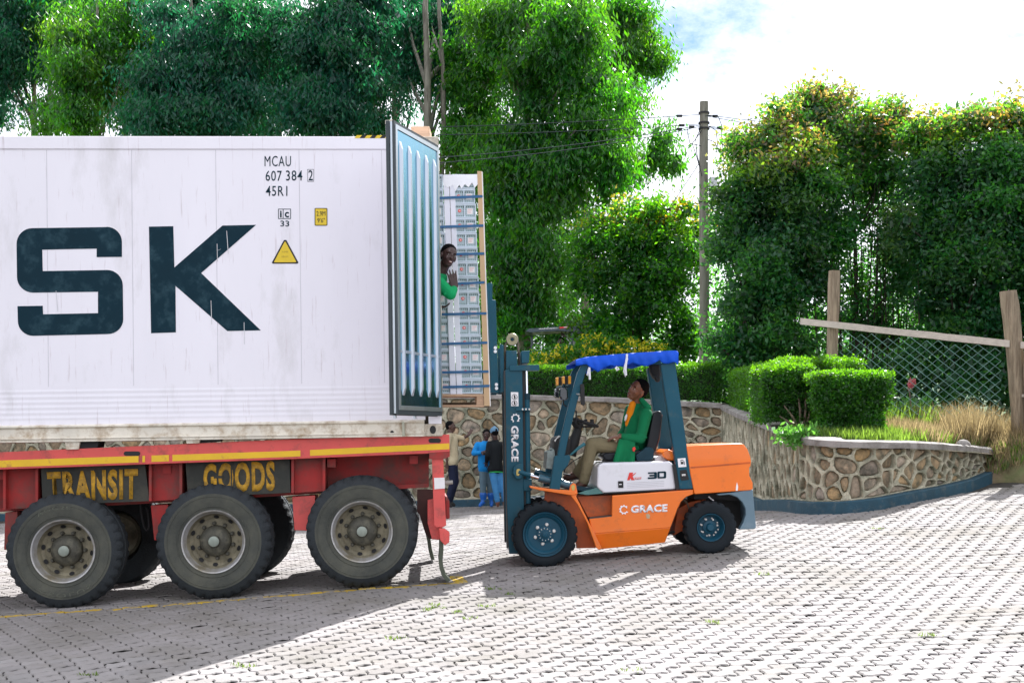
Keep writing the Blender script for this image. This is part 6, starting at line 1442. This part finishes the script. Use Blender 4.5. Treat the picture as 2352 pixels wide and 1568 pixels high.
# ================================================================ UTILITY POLE AND CABLES
m_pole = mat('pole_timber', (.20, .195, .16), .85, var=.2, scale=2.5, stretch=(6, 6, .5), bump=.35, bscale=9, dirt=(.11, .10, .07), dirt_amt=.3)
YP = 28.7; pb, ptp = P(1617, 900, YP), P(1617, 234, YP)
pole = thing('utility_pole', 'grey wooden utility pole with tangled wires standing behind the hedge', 'pole', Matrix.Translation(pb))
B().tube([(0, 0, 0), (.01, 0, 2.5), (-.01, 0, 5), (.0, 0, ptp.z - pb.z)], [.120, .112, .105, .098], 16).obj('shaft', m_pole, pole, smooth=50)
for y in (262, 285, 298, 466): z = P(0, y, YP).z - pb.z; B().lathe([(.128, 0), (.130, .01), (.130, .03), (.128, .04)], n=16, cap='').obj('band', m_blk, pole).rotation_euler = (math.pi / 2, 0, 0); list(KIDS(pole))[-1].location = (0, 0, z)
z = P(0, 427, YP).z - pb.z; B().span((.12, -.10, z - .20), (.30, .08, z + .20)).obj('meter_box', mat('box_white', (.66, .65, .72), .5, var=.05), pole, bevel=.02)
B().tube([(.16, -.02, z - .2), (.14, -.02, z - .6), (.13, -.02, z - .8)], .015, 6).obj('conduit', m_blk, pole)
m_cab = mat('cable_dark', (.02, .03, .035), .9, spec=.1)
for i, (px) in enumerate([[(1612, 300), (1590, 330), (1600, 360), (1609, 392)], [(1611, 290), (1598, 320), (1600, 350), (1608, 385)], [(1610, 335), (1585, 330), (1578, 300), (1590, 290)], [(1620, 266), (1650, 268), (1658, 290), (1660, 300)], [(1628, 290), (1645, 300), (1648, 330), (1646, 350)], [(1656, 296), (1658, 330), (1662, 350), (1662, 372)], [(1625, 320), (1640, 326), (1647, 338)], [(1600, 400), (1609, 392), (1612, 405)]]):
    B().tube([P(x, y, YP - .15) - pb for x, y in px], .010, 5).obj('loose_wire', m_cab, pole)
def cable(label, p0, p1, sag, knots=()):
    a, b_ = P(*p0), P(*p1); pts = [a.lerp(b_, t) + Vector((0, 0, -sag * 4 * t * (1 - t))) - a for t in np.linspace(0, 1, 24)]
    o = B().tube(pts, .008, 5).obj('overhead_cable', m_cab, None, smooth=80); o.location = a; tag(o, label, 'cable', 'overhead cables on the utility pole')
    for t in knots:
        c = a.lerp(b_, t) + Vector((0, 0, -sag * 4 * t * (1 - t))) - a; B().box(c, (.12, .05, .05)).obj('clamp', m_blk, o)
cable('topmost overhead cable running left from the pole top', (1612, 263, YP), (1010, 292, 24), .03, (.10,))
cable('second overhead cable running left below the topmost one', (1612, 285, YP), (1010, 310, 24), .04, (.09,))
cable('third overhead cable running left, upper of the two lowest', (1612, 287, YP), (1010, 362, 22), .08, (.05, .11))
cable('lowest overhead cable running left past the big eucalyptus', (1612, 290, YP), (1010, 374, 22), .10)
cable('topmost overhead cable running right from the pole', (1622, 264, YP), (2500, 300, 34), .25, (.02,))
cable('second overhead cable running right from the pole', (1622, 267, YP), (2500, 330, 34), .3)
cable('third overhead cable running right, upper of the lower pair', (1622, 289, YP), (2500, 330, 34), .3, (.03,))
cable('lowest overhead cable running right toward the shrub tree', (1622, 291, YP), (2500, 350, 34), .35)
cable('slanting stay wire running down left from the pole', (1606, 375, YP), (1480, 560, 30.5), .02, (.55,))
o = cable('thin wire crossing low in front of the dark trees', (1110, 865, 26.5), (1490, 838, 27.5), .05) if False else None
# ================================================================ PEOPLE
def blob_obj(name, b, m, parent, voxel, smooth=3, off=Vector((0, 0, 0))):
    me = b.mesh('tmp'); o = bpy.data.objects.new('tmp', me); COL.objects.link(o)
    r = o.modifiers.new('r', 'REMESH'); r.mode = 'VOXEL'; r.voxel_size = voxel
    s_ = o.modifiers.new('s', 'SMOOTH'); s_.iterations = smooth; s_.factor = .5
    dg = bpy.context.evaluated_depsgraph_get(); m2 = bpy.data.meshes.new_from_object(o.evaluated_get(dg)); bpy.data.objects.remove(o); m2.name = name
    m2.transform(Matrix.Translation(-off)); return link(name, m2, parent, m, smooth=180)
def cap(b, p0, r0, p1, r1, n=12):
    p0, p1 = Vector(p0), Vector(p1); b.tube([p0, p0.lerp(p1, .5), p1], [r0, (r0 + r1) / 2, r1], n); b.ell(p0, (r0, r0, r0), n=12, m=8); b.ell(p1, (r1, r1, r1), n=12, m=8)
def basis(f, u):
    f = Vector(f).normalized(); u = (Vector(u) - f * f.dot(Vector(u))).normalized(); r = f.cross(u); return Matrix((r, f, u)).transposed()
def skin(n, c): return mat(n, c, .42, var=.12, scale=12, spec=.45, hue2=tuple(min(1, x * 1.25) for x in c))
m_skA = skin('skin_brown', (.19, .075, .042)); m_skB = skin('skin_dark_brown', (.060, .028, .020)); m_skC = skin('skin_deep_brown', (.045, .022, .018))
m_hair = mat('hair_black', (.003, .003, .004), .9, spec=.1, var=.3, scale=60, bump=.8, bscale=120)
m_eye = mat('eye_white', (.6, .56, .52), .3, var=.02); m_pup = mat('pupil', (.01, .006, .005), .2); m_lip = mat('lip', (.20, .055, .05), .45); m_teeth = mat('teeth', (.75, .70, .62), .3)
def head_blobs(b, c, Rm, s=1.0):
    def e(x, y, z, rx, ry, rz): b.ell(Vector(c) + Rm @ Vector((x * s, y * s, z * s)), (rx * s, ry * s, rz * s), rot=Rm, n=16, m=10)
    e(0, -.012, .035, .074, .094, .083); e(0, .018, -.015, .061, .070, .082); e(0, .030, -.070, .044, .050, .040)
    e(0, .094, -.020, .015, .017, .013); e(0, .086, .002, .009, .013, .026); e(-.028, .074, .030, .024, .012, .009); e(.028, .074, .030, .024, .012, .009)
    e(0, .076, -.056, .024, .014, .012); e(-.036, .054, -.020, .022, .022, .022); e(.036, .054, -.020, .022, .022, .022); e(0, .066, -.088, .018, .014, .014)
    e(-.078, -.006, -.008, .009, .020, .031); e(.078, -.006, -.008, .009, .020, .031)
def head_parts(root, c, Rm, off, s=1.0, hair=True, teeth=False):
    g = lambda x, y, z: Vector(c) + Rm @ Vector((x * s, y * s, z * s)) - off
    for sx in (-1, 1):
        ey = B().ell((0, 0, 0), (.0105 * s, .008 * s, .0048 * s), rot=Rm, n=10, m=6).obj('eye', m_eye, root, smooth=80); ey.location = g(sx * .029, .0745, .010)
        B().ell(Rm @ Vector((0, .0068 * s, 0)), (.0052 * s, .004 * s, .0050 * s), rot=Rm, n=8, m=6).obj('pupil', m_pup, ey, smooth=80)
        B().ell(g(sx * .029, .083, .033), (.019 * s, .005 * s, .0045 * s), rot=Rm, n=8, m=6).obj('eyebrow', m_hair, root)
    lp = B().ell(g(0, .088, -.056), (.021 * s, .006 * s, .009 * s), rot=Rm, n=10, m=6).obj('lips', m_lip, root, smooth=80)
    if teeth: B().ell(g(0, .0925, -.055), (.014 * s, .003 * s, .0038 * s), rot=Rm, n=10, m=6).obj('teeth', m_teeth, root, smooth=80)
    if hair:
        b = B(); b.ell(Vector(c) + Rm @ Vector((0, -.024 * s, .052 * s)), (.079 * s, .093 * s, .078 * s), rot=Rm, n=18, m=12); b.ell(Vector(c) + Rm @ Vector((0, -.052 * s, .015 * s)), (.076 * s, .065 * s, .072 * s), rot=Rm, n=18, m=12)
        blob_obj('hair', b, m_hair, root, .009 * s, 2, off)
def hand(b, wrist, d, n_, s=1.0, curl=.35, spread=.16, thumb=1):
    # palm from wrist along d, palm normal n_, fingers curl toward n_
    d = Vector(d).normalized(); n_ = (Vector(n_) - d * d.dot(Vector(n_))).normalized(); r = d.cross(n_); w = Vector(wrist)
    for k_ in (-1, -.33, .33, 1): cap(b, w + r * k_ * .020 * s + d * .012 * s, .014 * s, w + r * k_ * .030 * s + d * .080 * s, .0115 * s, 8)
    for i, (k_, ln) in enumerate(((-1, .060), (-.36, .074), (.30, .078), (.95, .066))):
        p = w + r * k_ * .031 * s + d * .085 * s; q = (d + r * k_ * spread).normalized(); rr = .0098 * s
        for j in range(3):
            a = curl * (j + .6) * .8; dd = (q * math.cos(a) + n_ * math.sin(a)).normalized(); l = ln * s * (.45, .32, .25)[j]; cap(b, p, rr, p + dd * l, rr * .9, 8); p = p + dd * l; rr *= .9
    p = w + r * thumb * .030 * s + d * .030 * s; q = (d * .55 + r * thumb * .8 + n_ * .25).normalized(); cap(b, p, .0125 * s, p + q * .036 * s, .0115 * s, 8); p2 = p + q * .036 * s; q = (d * .8 + r * thumb * .45 + n_ * .3).normalized(); cap(b, p2, .0112 * s, p2 + q * .030 * s, .0095 * s, 8)
def person(label, J, f, u, cols, voxel=.010, hs=1.0, hands=None, hair=True, extra=None, teeth=False, boots=True):
    # J: dict of world points; cols: skin, top, legs, shoe
    base = min((J['toeL'], J['toeR']), key=lambda q: q.z); off = Vector((J['pel'].x, J['pel'].y, base.z)); root = thing('person', label, 'person', Matrix.Translation(off))
    Rm = basis(f, u); b = B(); hc = J['head']; head_blobs(b, hc, Rm, hs)
    nb = hc + Rm @ Vector((0, -.03, -.06)) * hs; cap(b, nb, .052 * hs, J['neck'], .058)
    cap(b, J['neck'], .06, J['chest'], .10); cap(b, J['shL'], .05, J['shR'], .05); cap(b, J['chest'], .105, J['pel'], .11)
    for s_ in 'LR':
        cap(b, J['sh' + s_], .048, J['el' + s_], .036); cap(b, J['el' + s_], .037, J['wr' + s_], .026)
        cap(b, J['hip' + s_], .075, J['kn' + s_], .050); cap(b, J['kn' + s_], .050, J['an' + s_], .036); cap(b, J['an' + s_], .036, J['toe' + s_], .030)
        hd = (hands or {}).get(s_)
        if hd: hand(b, J['wr' + s_], hd[0], hd[1], hd[2] if len(hd) > 2 else 1, curl=hd[3] if len(hd) > 3 else .35, thumb=hd[4] if len(hd) > 4 else 1)
        else: hand(b, J['wr' + s_], J['wr' + s_] - J['el' + s_], Vector((0, -1, .2)), 1)
    blob_obj('body', b, cols[0], root, voxel, 2, off); head_parts(root, hc, Rm, off, hs, hair, teeth)
    b = B(); t_ = J['top'] if 'top' in J else 1.0        # upper garment
    cap(b, J['neck'] + Vector((0, 0, -.03)), .075, J['chest'], .125); cap(b, J['shL'], .068, J['shR'], .068); cap(b, J['shL'], .07, J['chest'], .11); cap(b, J['shR'], .07, J['chest'], .11)
    cap(b, J['chest'], .135, J['pel'], .135); cap(b, J['hipL'], .115, J['hipR'], .115)
    for s_ in 'LR':
        cap(b, J['sh' + s_], .070, J['el' + s_], .056); wl = J.get('sleeve' + s_, .9)
        if wl > 0: cap(b, J['el' + s_], .055, J['el' + s_].lerp(J['wr' + s_], wl), .041)
    for i in range(10):     # folds
        s_ = 'LR'[i % 2]; q = J['sh' + s_].lerp(J['el' + s_], R.random()); q = q + Vector((R.uniform(-.04, .04), -.03, R.uniform(-.03, .03))); b.ell(q, (.030, .030, .010), rot=Matrix.Rotation(R.uniform(-1, 1), 3, 'Y'), n=8, m=6)
    blob_obj('top', b, cols[1], root, voxel * 1.1, 3, off)
    b = B(); cap(b, J['hipL'], .105, J['hipR'], .105)
    for s_ in 'LR':
        cap(b, J['hip' + s_], .098, J['kn' + s_], .073); cap(b, J['kn' + s_], .073, J['an' + s_] + (J['kn' + s_] - J['an' + s_]) * .06, .060)
        for i in range(3): t = .25 + .25 * i; q = J['kn' + s_].lerp(J['an' + s_], t); b.ell(q, (.072, .072, .012), rot=Matrix.Rotation(R.uniform(-.6, .6), 3, 'Y'), n=10, m=6)
    blob_obj('trousers', b, cols[2], root, voxel * 1.1, 3, off)
    for s_ in 'LR':
        b = B(); a, t = J['an' + s_], J['toe' + s_]; cap(b, a, .050, a.lerp(t, .45), .046); cap(b, a.lerp(t, .3) , .044, t, .040); hl = a + (a - t) * .18; cap(b, hl + Vector((0, 0, -.02)), .036, a, .045)
        if 'boot' in J: cap(b, a, .052, a.lerp(J['kn' + s_], J['boot']), .082)
        blob_obj('shoe', b, cols[3], root, voxel, 2, off)
    if extra: extra(root, off, Rm, hc)
    return root
def fab(n, c, **k): return mat(n, c, .8, var=.12, scale=6, bump=k.get('bump', .5), bscale=k.get('bs', 9), spec=.2)
m_green = fab('overall_green', (.004, .155, .058)); m_green2 = fab('shirt_green', (.006, .30, .10)); m_khaki = fab('khaki_denim', (.20, .165, .095), bs=14); m_leath = mat('brown_boot', (.085, .028, .016), .5, var=.2)
lz = lambda x, y, w: WP(LM, *zf(x, y), w)
# --- driver
JD = dict(head=lz(908, 392, .50), neck=lz(912, 478, .56), chest=lz(922, 585, .57), pel=lz(878, 745, .57), shL=lz(962, 538, .40), shR=lz(868, 515, .76), elL=lz(928, 690, .32), wrL=lz(808, 676, .34), elR=lz(836, 632, .80), wrR=lz(800, 672, .62),
          hipL=lz(862, 752, .46), hipR=lz(862, 752, .68), knL=lz(628, 722, .42), knR=lz(650, 735, .70), anL=lz(575, 965, .40), anR=lz(530, 915, .68), toeL=lz(530, 992, .40), toeR=lz(470, 932, .68), sleeveL=.86, sleeveR=.8)
def driver_extra(root, off, Rm, hc):
    q = [un(LM, *zf(x, y), .25) for x, y in [(800, 700), (880, 690), (905, 740), (893, 852), (822, 858), (753, 848), (775, 770)]]; b = B()
    n = 14
    for i in range(n + 1):
        t = i / n
        top = un(LM, *zf(800 + 100 * t, 690 + 12 * t), .26); bot = un(LM, *zf(753 + 140 * t, 848 + 6 * math.sin(t * 5)), .26)
        for k_ in range(5):
            p = top.lerp(bot, k_ / 4); p.y = .30 - .03 * math.sin(t * 9) * (k_ / 4) - .10 * (1 - k_ / 4) * 0 - .04 * (k_ / 4); b.v.append(tuple((LM @ p) - off))
    for i in range(n):
        for k_ in range(4): b.f.append((i * 5 + k_, i * 5 + k_ + 1, (i + 1) * 5 + k_ + 1, (i + 1) * 5 + k_)); b.mi.append(0)
    o = b.obj('jacket_tail', m_green, root, smooth=80); s_ = o.modifiers.new('s', 'SOLIDIFY'); s_.thickness = .012
    # collar and orange shirt in the open front
    b = B(); cap(b, lz(880, 478, .52), .040, lz(864, 545, .55), .048); cap(b, lz(864, 545, .55), .048, lz(858, 600, .56), .045); blob_obj('orange_shirt', b, mat('shirt_orange', (.85, .26, .01), .8, var=.08, spec=.2), root, .009, 2, off)
    B().ell(lz(838, 560, .50) - off, (.014, .02, .040), rot=Matrix.Rotation(.25, 3, 'Y'), n=10, m=8).obj('shirt_print', m_lbl, root, smooth=80)
    b = B(); cap(b, lz(935, 452, .47), .030, lz(975, 500, .42), .040); blob_obj('collar', b, m_green, root, .009, 3, off)
cR = LM.to_3x3()
person('driver in green overall coat and khaki trousers sitting on the forklift looking up', JD, cR @ Vector((-.74, -.60, .20)), cR @ Vector((.46, -.20, .86)), (m_skA, m_green, m_khaki, m_leath), voxel=.0085, hs=1.10,
       hands={'L': (cR @ Vector((-1, .1, -.1)), cR @ Vector((-.1, .3, -1)), 1, .5, 1), 'R': (cR @ Vector((-.9, -.4, -.25)), cR @ Vector((0, 0, -1)), 1, .5, -1)}, extra=driver_extra)
# --- man leaning out of the container
YM = 12.42; pm = lambda x, y, dy=0: P(x - 5, y, YM + dy)
JM = dict(head=pm(1035, 589), neck=pm(1016, 632, .05), chest=pm(990, 665, .05), pel=pm(975, 760, .05), shL=pm(970, 652, .15), shR=pm(1014, 652, -.05), elL=pm(1000, 700, .1), wrL=pm(1008, 707, .05), elR=pm(1040, 676, -.08), wrR=pm(1050, 661, -.02),
          hipL=pm(955, 765, .1), hipR=pm(985, 765, 0), knL=pm(952, 850, .1), knR=pm(978, 850, 0), anL=pm(952, 925, .1), anR=pm(978, 925, 0), toeL=pm(960, 942, .0), toeR=pm(985, 942, -.1), sleeveL=.9, sleeveR=.72)
person('man in a bright green shirt peering round the open container door, palm raised', JM, (.42, -.88, -.10), (.26, -.02, .96), (m_skC, m_green2, fab('dark_trousers', (.02, .025, .03)), m_leath), voxel=.0065, hs=1.0,
       hands={'R': ((-.22, .0, .97), (-.2, .95, 0), 1.12, .06, 1), 'L': ((1, 0, .15), (0, -.2, 1), .9, .4, 1)}, teeth=True)
# --- three men by the wall
zb_ = lambda x, y: (1000.5 + x * .1861, 917.1 + y * .1861)
def zp(Y): return lambda x, y, dy=0: P(*zb_(x, y), Y + dy)
a = zp(25.6)
JA = dict(head=a(190, 338), neck=a(185, 425), chest=a(195, 520), pel=a(200, 735), shL=a(160, 455, -.15), shR=a(225, 460, .15), elL=a(140, 640, -.2), wrL=a(140, 790, -.2), elR=a(335, 478, .12), wrR=a(405, 440, .1), hipL=a(190, 770, -.1), hipR=a(215, 770, .12), knL=a(215, 1010, -.1), knR=a(245, 1010, .12),
          anL=a(150, 1262, -.1), anR=a(175, 1262, .15), toeL=a(190, 1310, -.1), toeR=a(225, 1300, .15), sleeveL=0, sleeveR=0)
person('man in a beige short sleeved shirt reaching one hand to the stone wall', JA, (.96, -.2, .05), (0, 0, 1), (m_skB, fab('shirt_beige', (.42, .36, .24)), fab('navy_trousers', (.010, .014, .035)), m_blk), voxel=.0145,
       hands={'R': ((.5, 0, .85), (.4, .8, 0), 1, .2, 1)})
a = zp(26.3)
JB = dict(head=a(628, 440), neck=a(610, 520), chest=a(600, 600), pel=a(600, 830), shL=a(520, 560, 0), shR=a(680, 570, .05), elL=a(470, 665, -.08), wrL=a(565, 655, -.22), elR=a(700, 680, -.1), wrR=a(630, 670, -.25), hipL=a(590, 850), hipR=a(640, 850, .05), knL=a(585, 1050), knR=a(670, 1050, .08),
          anL=a(590, 1262), anR=a(690, 1262, .1), toeL=a(550, 1305, -.12), toeR=a(690, 1305, 0), boot=.42)
person('young man in a bright blue jacket and blue boots facing the camera by the wall', JB, (.15, -.97, -.15), (.05, 0, 1), (m_skC, fab('jacket_blue', (.008, .20, .52)), fab('faded_jeans', (.10, .16, .20)), mat('rubber_boot_blue', (.008, .11, .45), .4)), voxel=.0145)
a = zp(25.9)
JC = dict(head=a(722, 418), neck=a(735, 500), chest=a(745, 590), pel=a(745, 840), shL=a(665, 550, 0), shR=a(830, 560, .05), elL=a(640, 690, -.05), wrL=a(630, 770, .12), elR=a(850, 700, .05), wrR=a(800, 740, .25), hipL=a(705, 860), hipR=a(790, 860, .05), knL=a(730, 1050), knR=a(820, 1050, .05),
          anL=a(765, 1255), anR=a(850, 1250, .1), toeL=a(768, 1302, .05), toeR=a(850, 1290, .2))
def beanie(root, off, Rm, hc):
    b = B(); b.ell(hc + Rm @ Vector((0, -.012, .050)), (.088, .105, .088), rot=Rm, n=18, m=12); cap(b, hc + Rm @ Vector((0, -.02, .11)), .04, hc + Rm @ Vector((0, -.03, .14)), .02); blob_obj('beanie', b, fab('beanie_grey_blue', (.10, .20, .30)), root, .010, 3, off)
    c = (JC['pel'] - off) + Vector((0, 0, -.10)); B().lathe([(.150, -.012), (.154, 0), (.150, .012)], n=24, cap='').obj('green_hem', fab('hem_green', (.02, .25, .06)), root).matrix_local = Matrix.Translation(c) @ Matrix.Rotation(math.pi / 2 - .12, 4, 'X')
person('man in a black sweater and grey blue beanie seen from behind beside the mast', JC, (-.45, .88, -.1), (0, 0, 1), (m_skC, fab('sweater_black', (.006, .008, .010)), fab('light_blue_jeans', (.05, .20, .42)), mat('worn_shoe', (.22, .10, .07), .6)), voxel=.0145, hair=True, extra=beanie)
# --- second machine on the terrace with its operator
YV = 31.0; zc = lambda x, y: (1183.9 + x * .0851, 717 + y * .0851); v = lambda x, y, dy=0: P(*zc(x, y), YV + dy)
g0 = P(1300, 905, YV)
mach = thing('parked_machine', 'dark machine with a flat black canopy printed with a web address parked behind the hedge', 'vehicle', Matrix.Translation(g0))
def vpoly(name, px, d0, d1, m, bevel=.01):
    q = [v(x, y, 0) - g0 for x, y in px]; return B().prism([(p.x, p.z) for p in q], d0, d1).obj(name, m, mach, bevel=bevel)
m_can = mat('canopy_black', (.010, .035, .050), .35, var=.15, coat=.3)
vpoly('canopy', [(268, 520), (380, 440), (640, 428), (1400, 378), (1480, 366), (1660, 400), (1700, 440), (1880, 560), (1700, 585), (1600, 545), (1200, 510), (700, 530), (400, 548)], -.05, 1.1, m_can)
for x, d in ((1525, 0), (1765, 1.0), (460, 1.0)): q0_, q1_ = v(x, 560, 0) - g0, v(x, 2200, 0) - g0; B().span((q0_.x - .028, d, q1_.z), (q0_.x + .028, d + .06, q0_.z)).obj('post', m_can, mach)
vpoly('tank', [(1350, 945), (1430, 940), (1500, 960), (1500, 1500), (1350, 1500)], .05, .5, m_can); vpoly('body', [(950, 1480), (1760, 1480), (1800, 2100), (900, 2100)], .0, 1.0, m_can)
q = [v(x, y, -.05) - g0 for x, y in [(990, 1340), (1010, 1300), (1060, 1275), (1340, 1270)]]; B().tube(q, .022, 6).obj('handrail', m_can, mach)
B().tube([v(1450, 1290) - g0, v(1560, 1285) - g0], .03, 6).obj('handrail', m_can, mach)
for x in (1000, 1700):
    for d in (0, .9): w_ = B().lathe([(.30, 0), (.32, .02), (.32, .16), (.30, .18)], n=20, cap='se').obj('wheel', m_solid, mach, smooth=40); q = v(x, 2150, 0) - g0; w_.location = (q.x, d, q.z + .1)
MV = Matrix.Translation(Vector((0, YV - .06, 0)))
def vtext(body, quad, m):
    qs = [un(MV, *zc(x, y), 0) for x, y in quad]; me = text_mesh(body, .02); co = np.empty(len(me.vertices) * 3); me.vertices.foreach_get('co', co); co = co.reshape(-1, 3); lo, hi = co.min(0), co.max(0)
    for vv in me.vertices:
        a_ = (vv.co.x - lo[0]) / (hi[0] - lo[0]); b_ = (vv.co.y - lo[1]) / (hi[1] - lo[1]); vv.co = (MV @ qs[3].lerp(qs[2], a_).lerp(qs[0].lerp(qs[1], a_), b_)) - g0
    return link('lettering', me, mach, m)
vtext('www.idconsumables.com', [(625, 428), (1165, 400), (1165, 435), (625, 465)], m_lbl)
q = [v(x, y, 0) - g0 for x, y in [(1178, 400), (1425, 385), (1430, 420), (1180, 445)]]; B().prism([(p.x, p.z) for p in q], -.065, -.055).obj('red_panel', m_redd, mach)
q = [v(x, y, 0) - g0 for x, y in [(1300, 402), (1410, 395), (1412, 412), (1302, 420)]]; B().prism([(p.x, p.z) for p in q], -.070, -.066).obj('panel_print', m_lbl, mach)
JV = dict(head=v(1225, 800, .2), neck=v(1235, 910, .25), chest=v(1235, 1010, .25), pel=v(1250, 1330, .3), shL=v(1130, 960, .25), shR=v(1340, 930, .25), elL=v(1080, 1170, .2), wrL=v(1050, 1330, .1), elR=v(1600, 840, .2), wrR=v(1350, 660, .2), hipL=v(1200, 1360, .3), hipR=v(1300, 1360, .3), knL=v(1080, 1450, .0), knR=v(1180, 1450, .0),
          anL=v(1080, 1850, .0), anR=v(1180, 1850, .0), toeL=v(1060, 1890, -.15), toeR=v(1160, 1890, -.15), sleeveL=.8, sleeveR=.8)
def vest(root, off, Rm, hc):
    b = B(); cap(b, JV['chest'], .155, JV['pel'], .155); cap(b, JV['neck'] + Vector((0, 0, -.08)), .11, JV['chest'], .14); blob_obj('navy_vest', b, fab('vest_navy', (.008, .014, .05)), root, .014, 3, off)
    q = JV['chest'] - off; B().box(q + Vector((-.0, -.155, -.02)), (.085, .012, .09), rot=Matrix.Rotation(-.3, 3, 'Y')).obj('white_print', m_lbl, root)
person('operator in a white shirt and navy vest raising an arm under the black canopy', JV, (-.3, -.93, -.1), (.15, 0, 1), (m_skC, fab('shirt_white', (.70, .69, .74)), fab('dark_trousers', (.02, .025, .03)), m_blk), voxel=.014, extra=vest)
# the thin wire crossing the dark trees
cable('thin wire crossing the dark trees beside the mast at crate height', (1100, 868, 26.5), (1500, 842, 28.5), .10)
# timber block above the open door
q = P(968, 312, 13.6); o = B().box((0, 0, 0), (.20, .35, .13)).obj('timber_block', m_wood, None, bevel=.012); o.location = q; tag(o, 'worn timber block lying on the container roof behind the open door', 'block')
q = P(905, 275, 11.1)
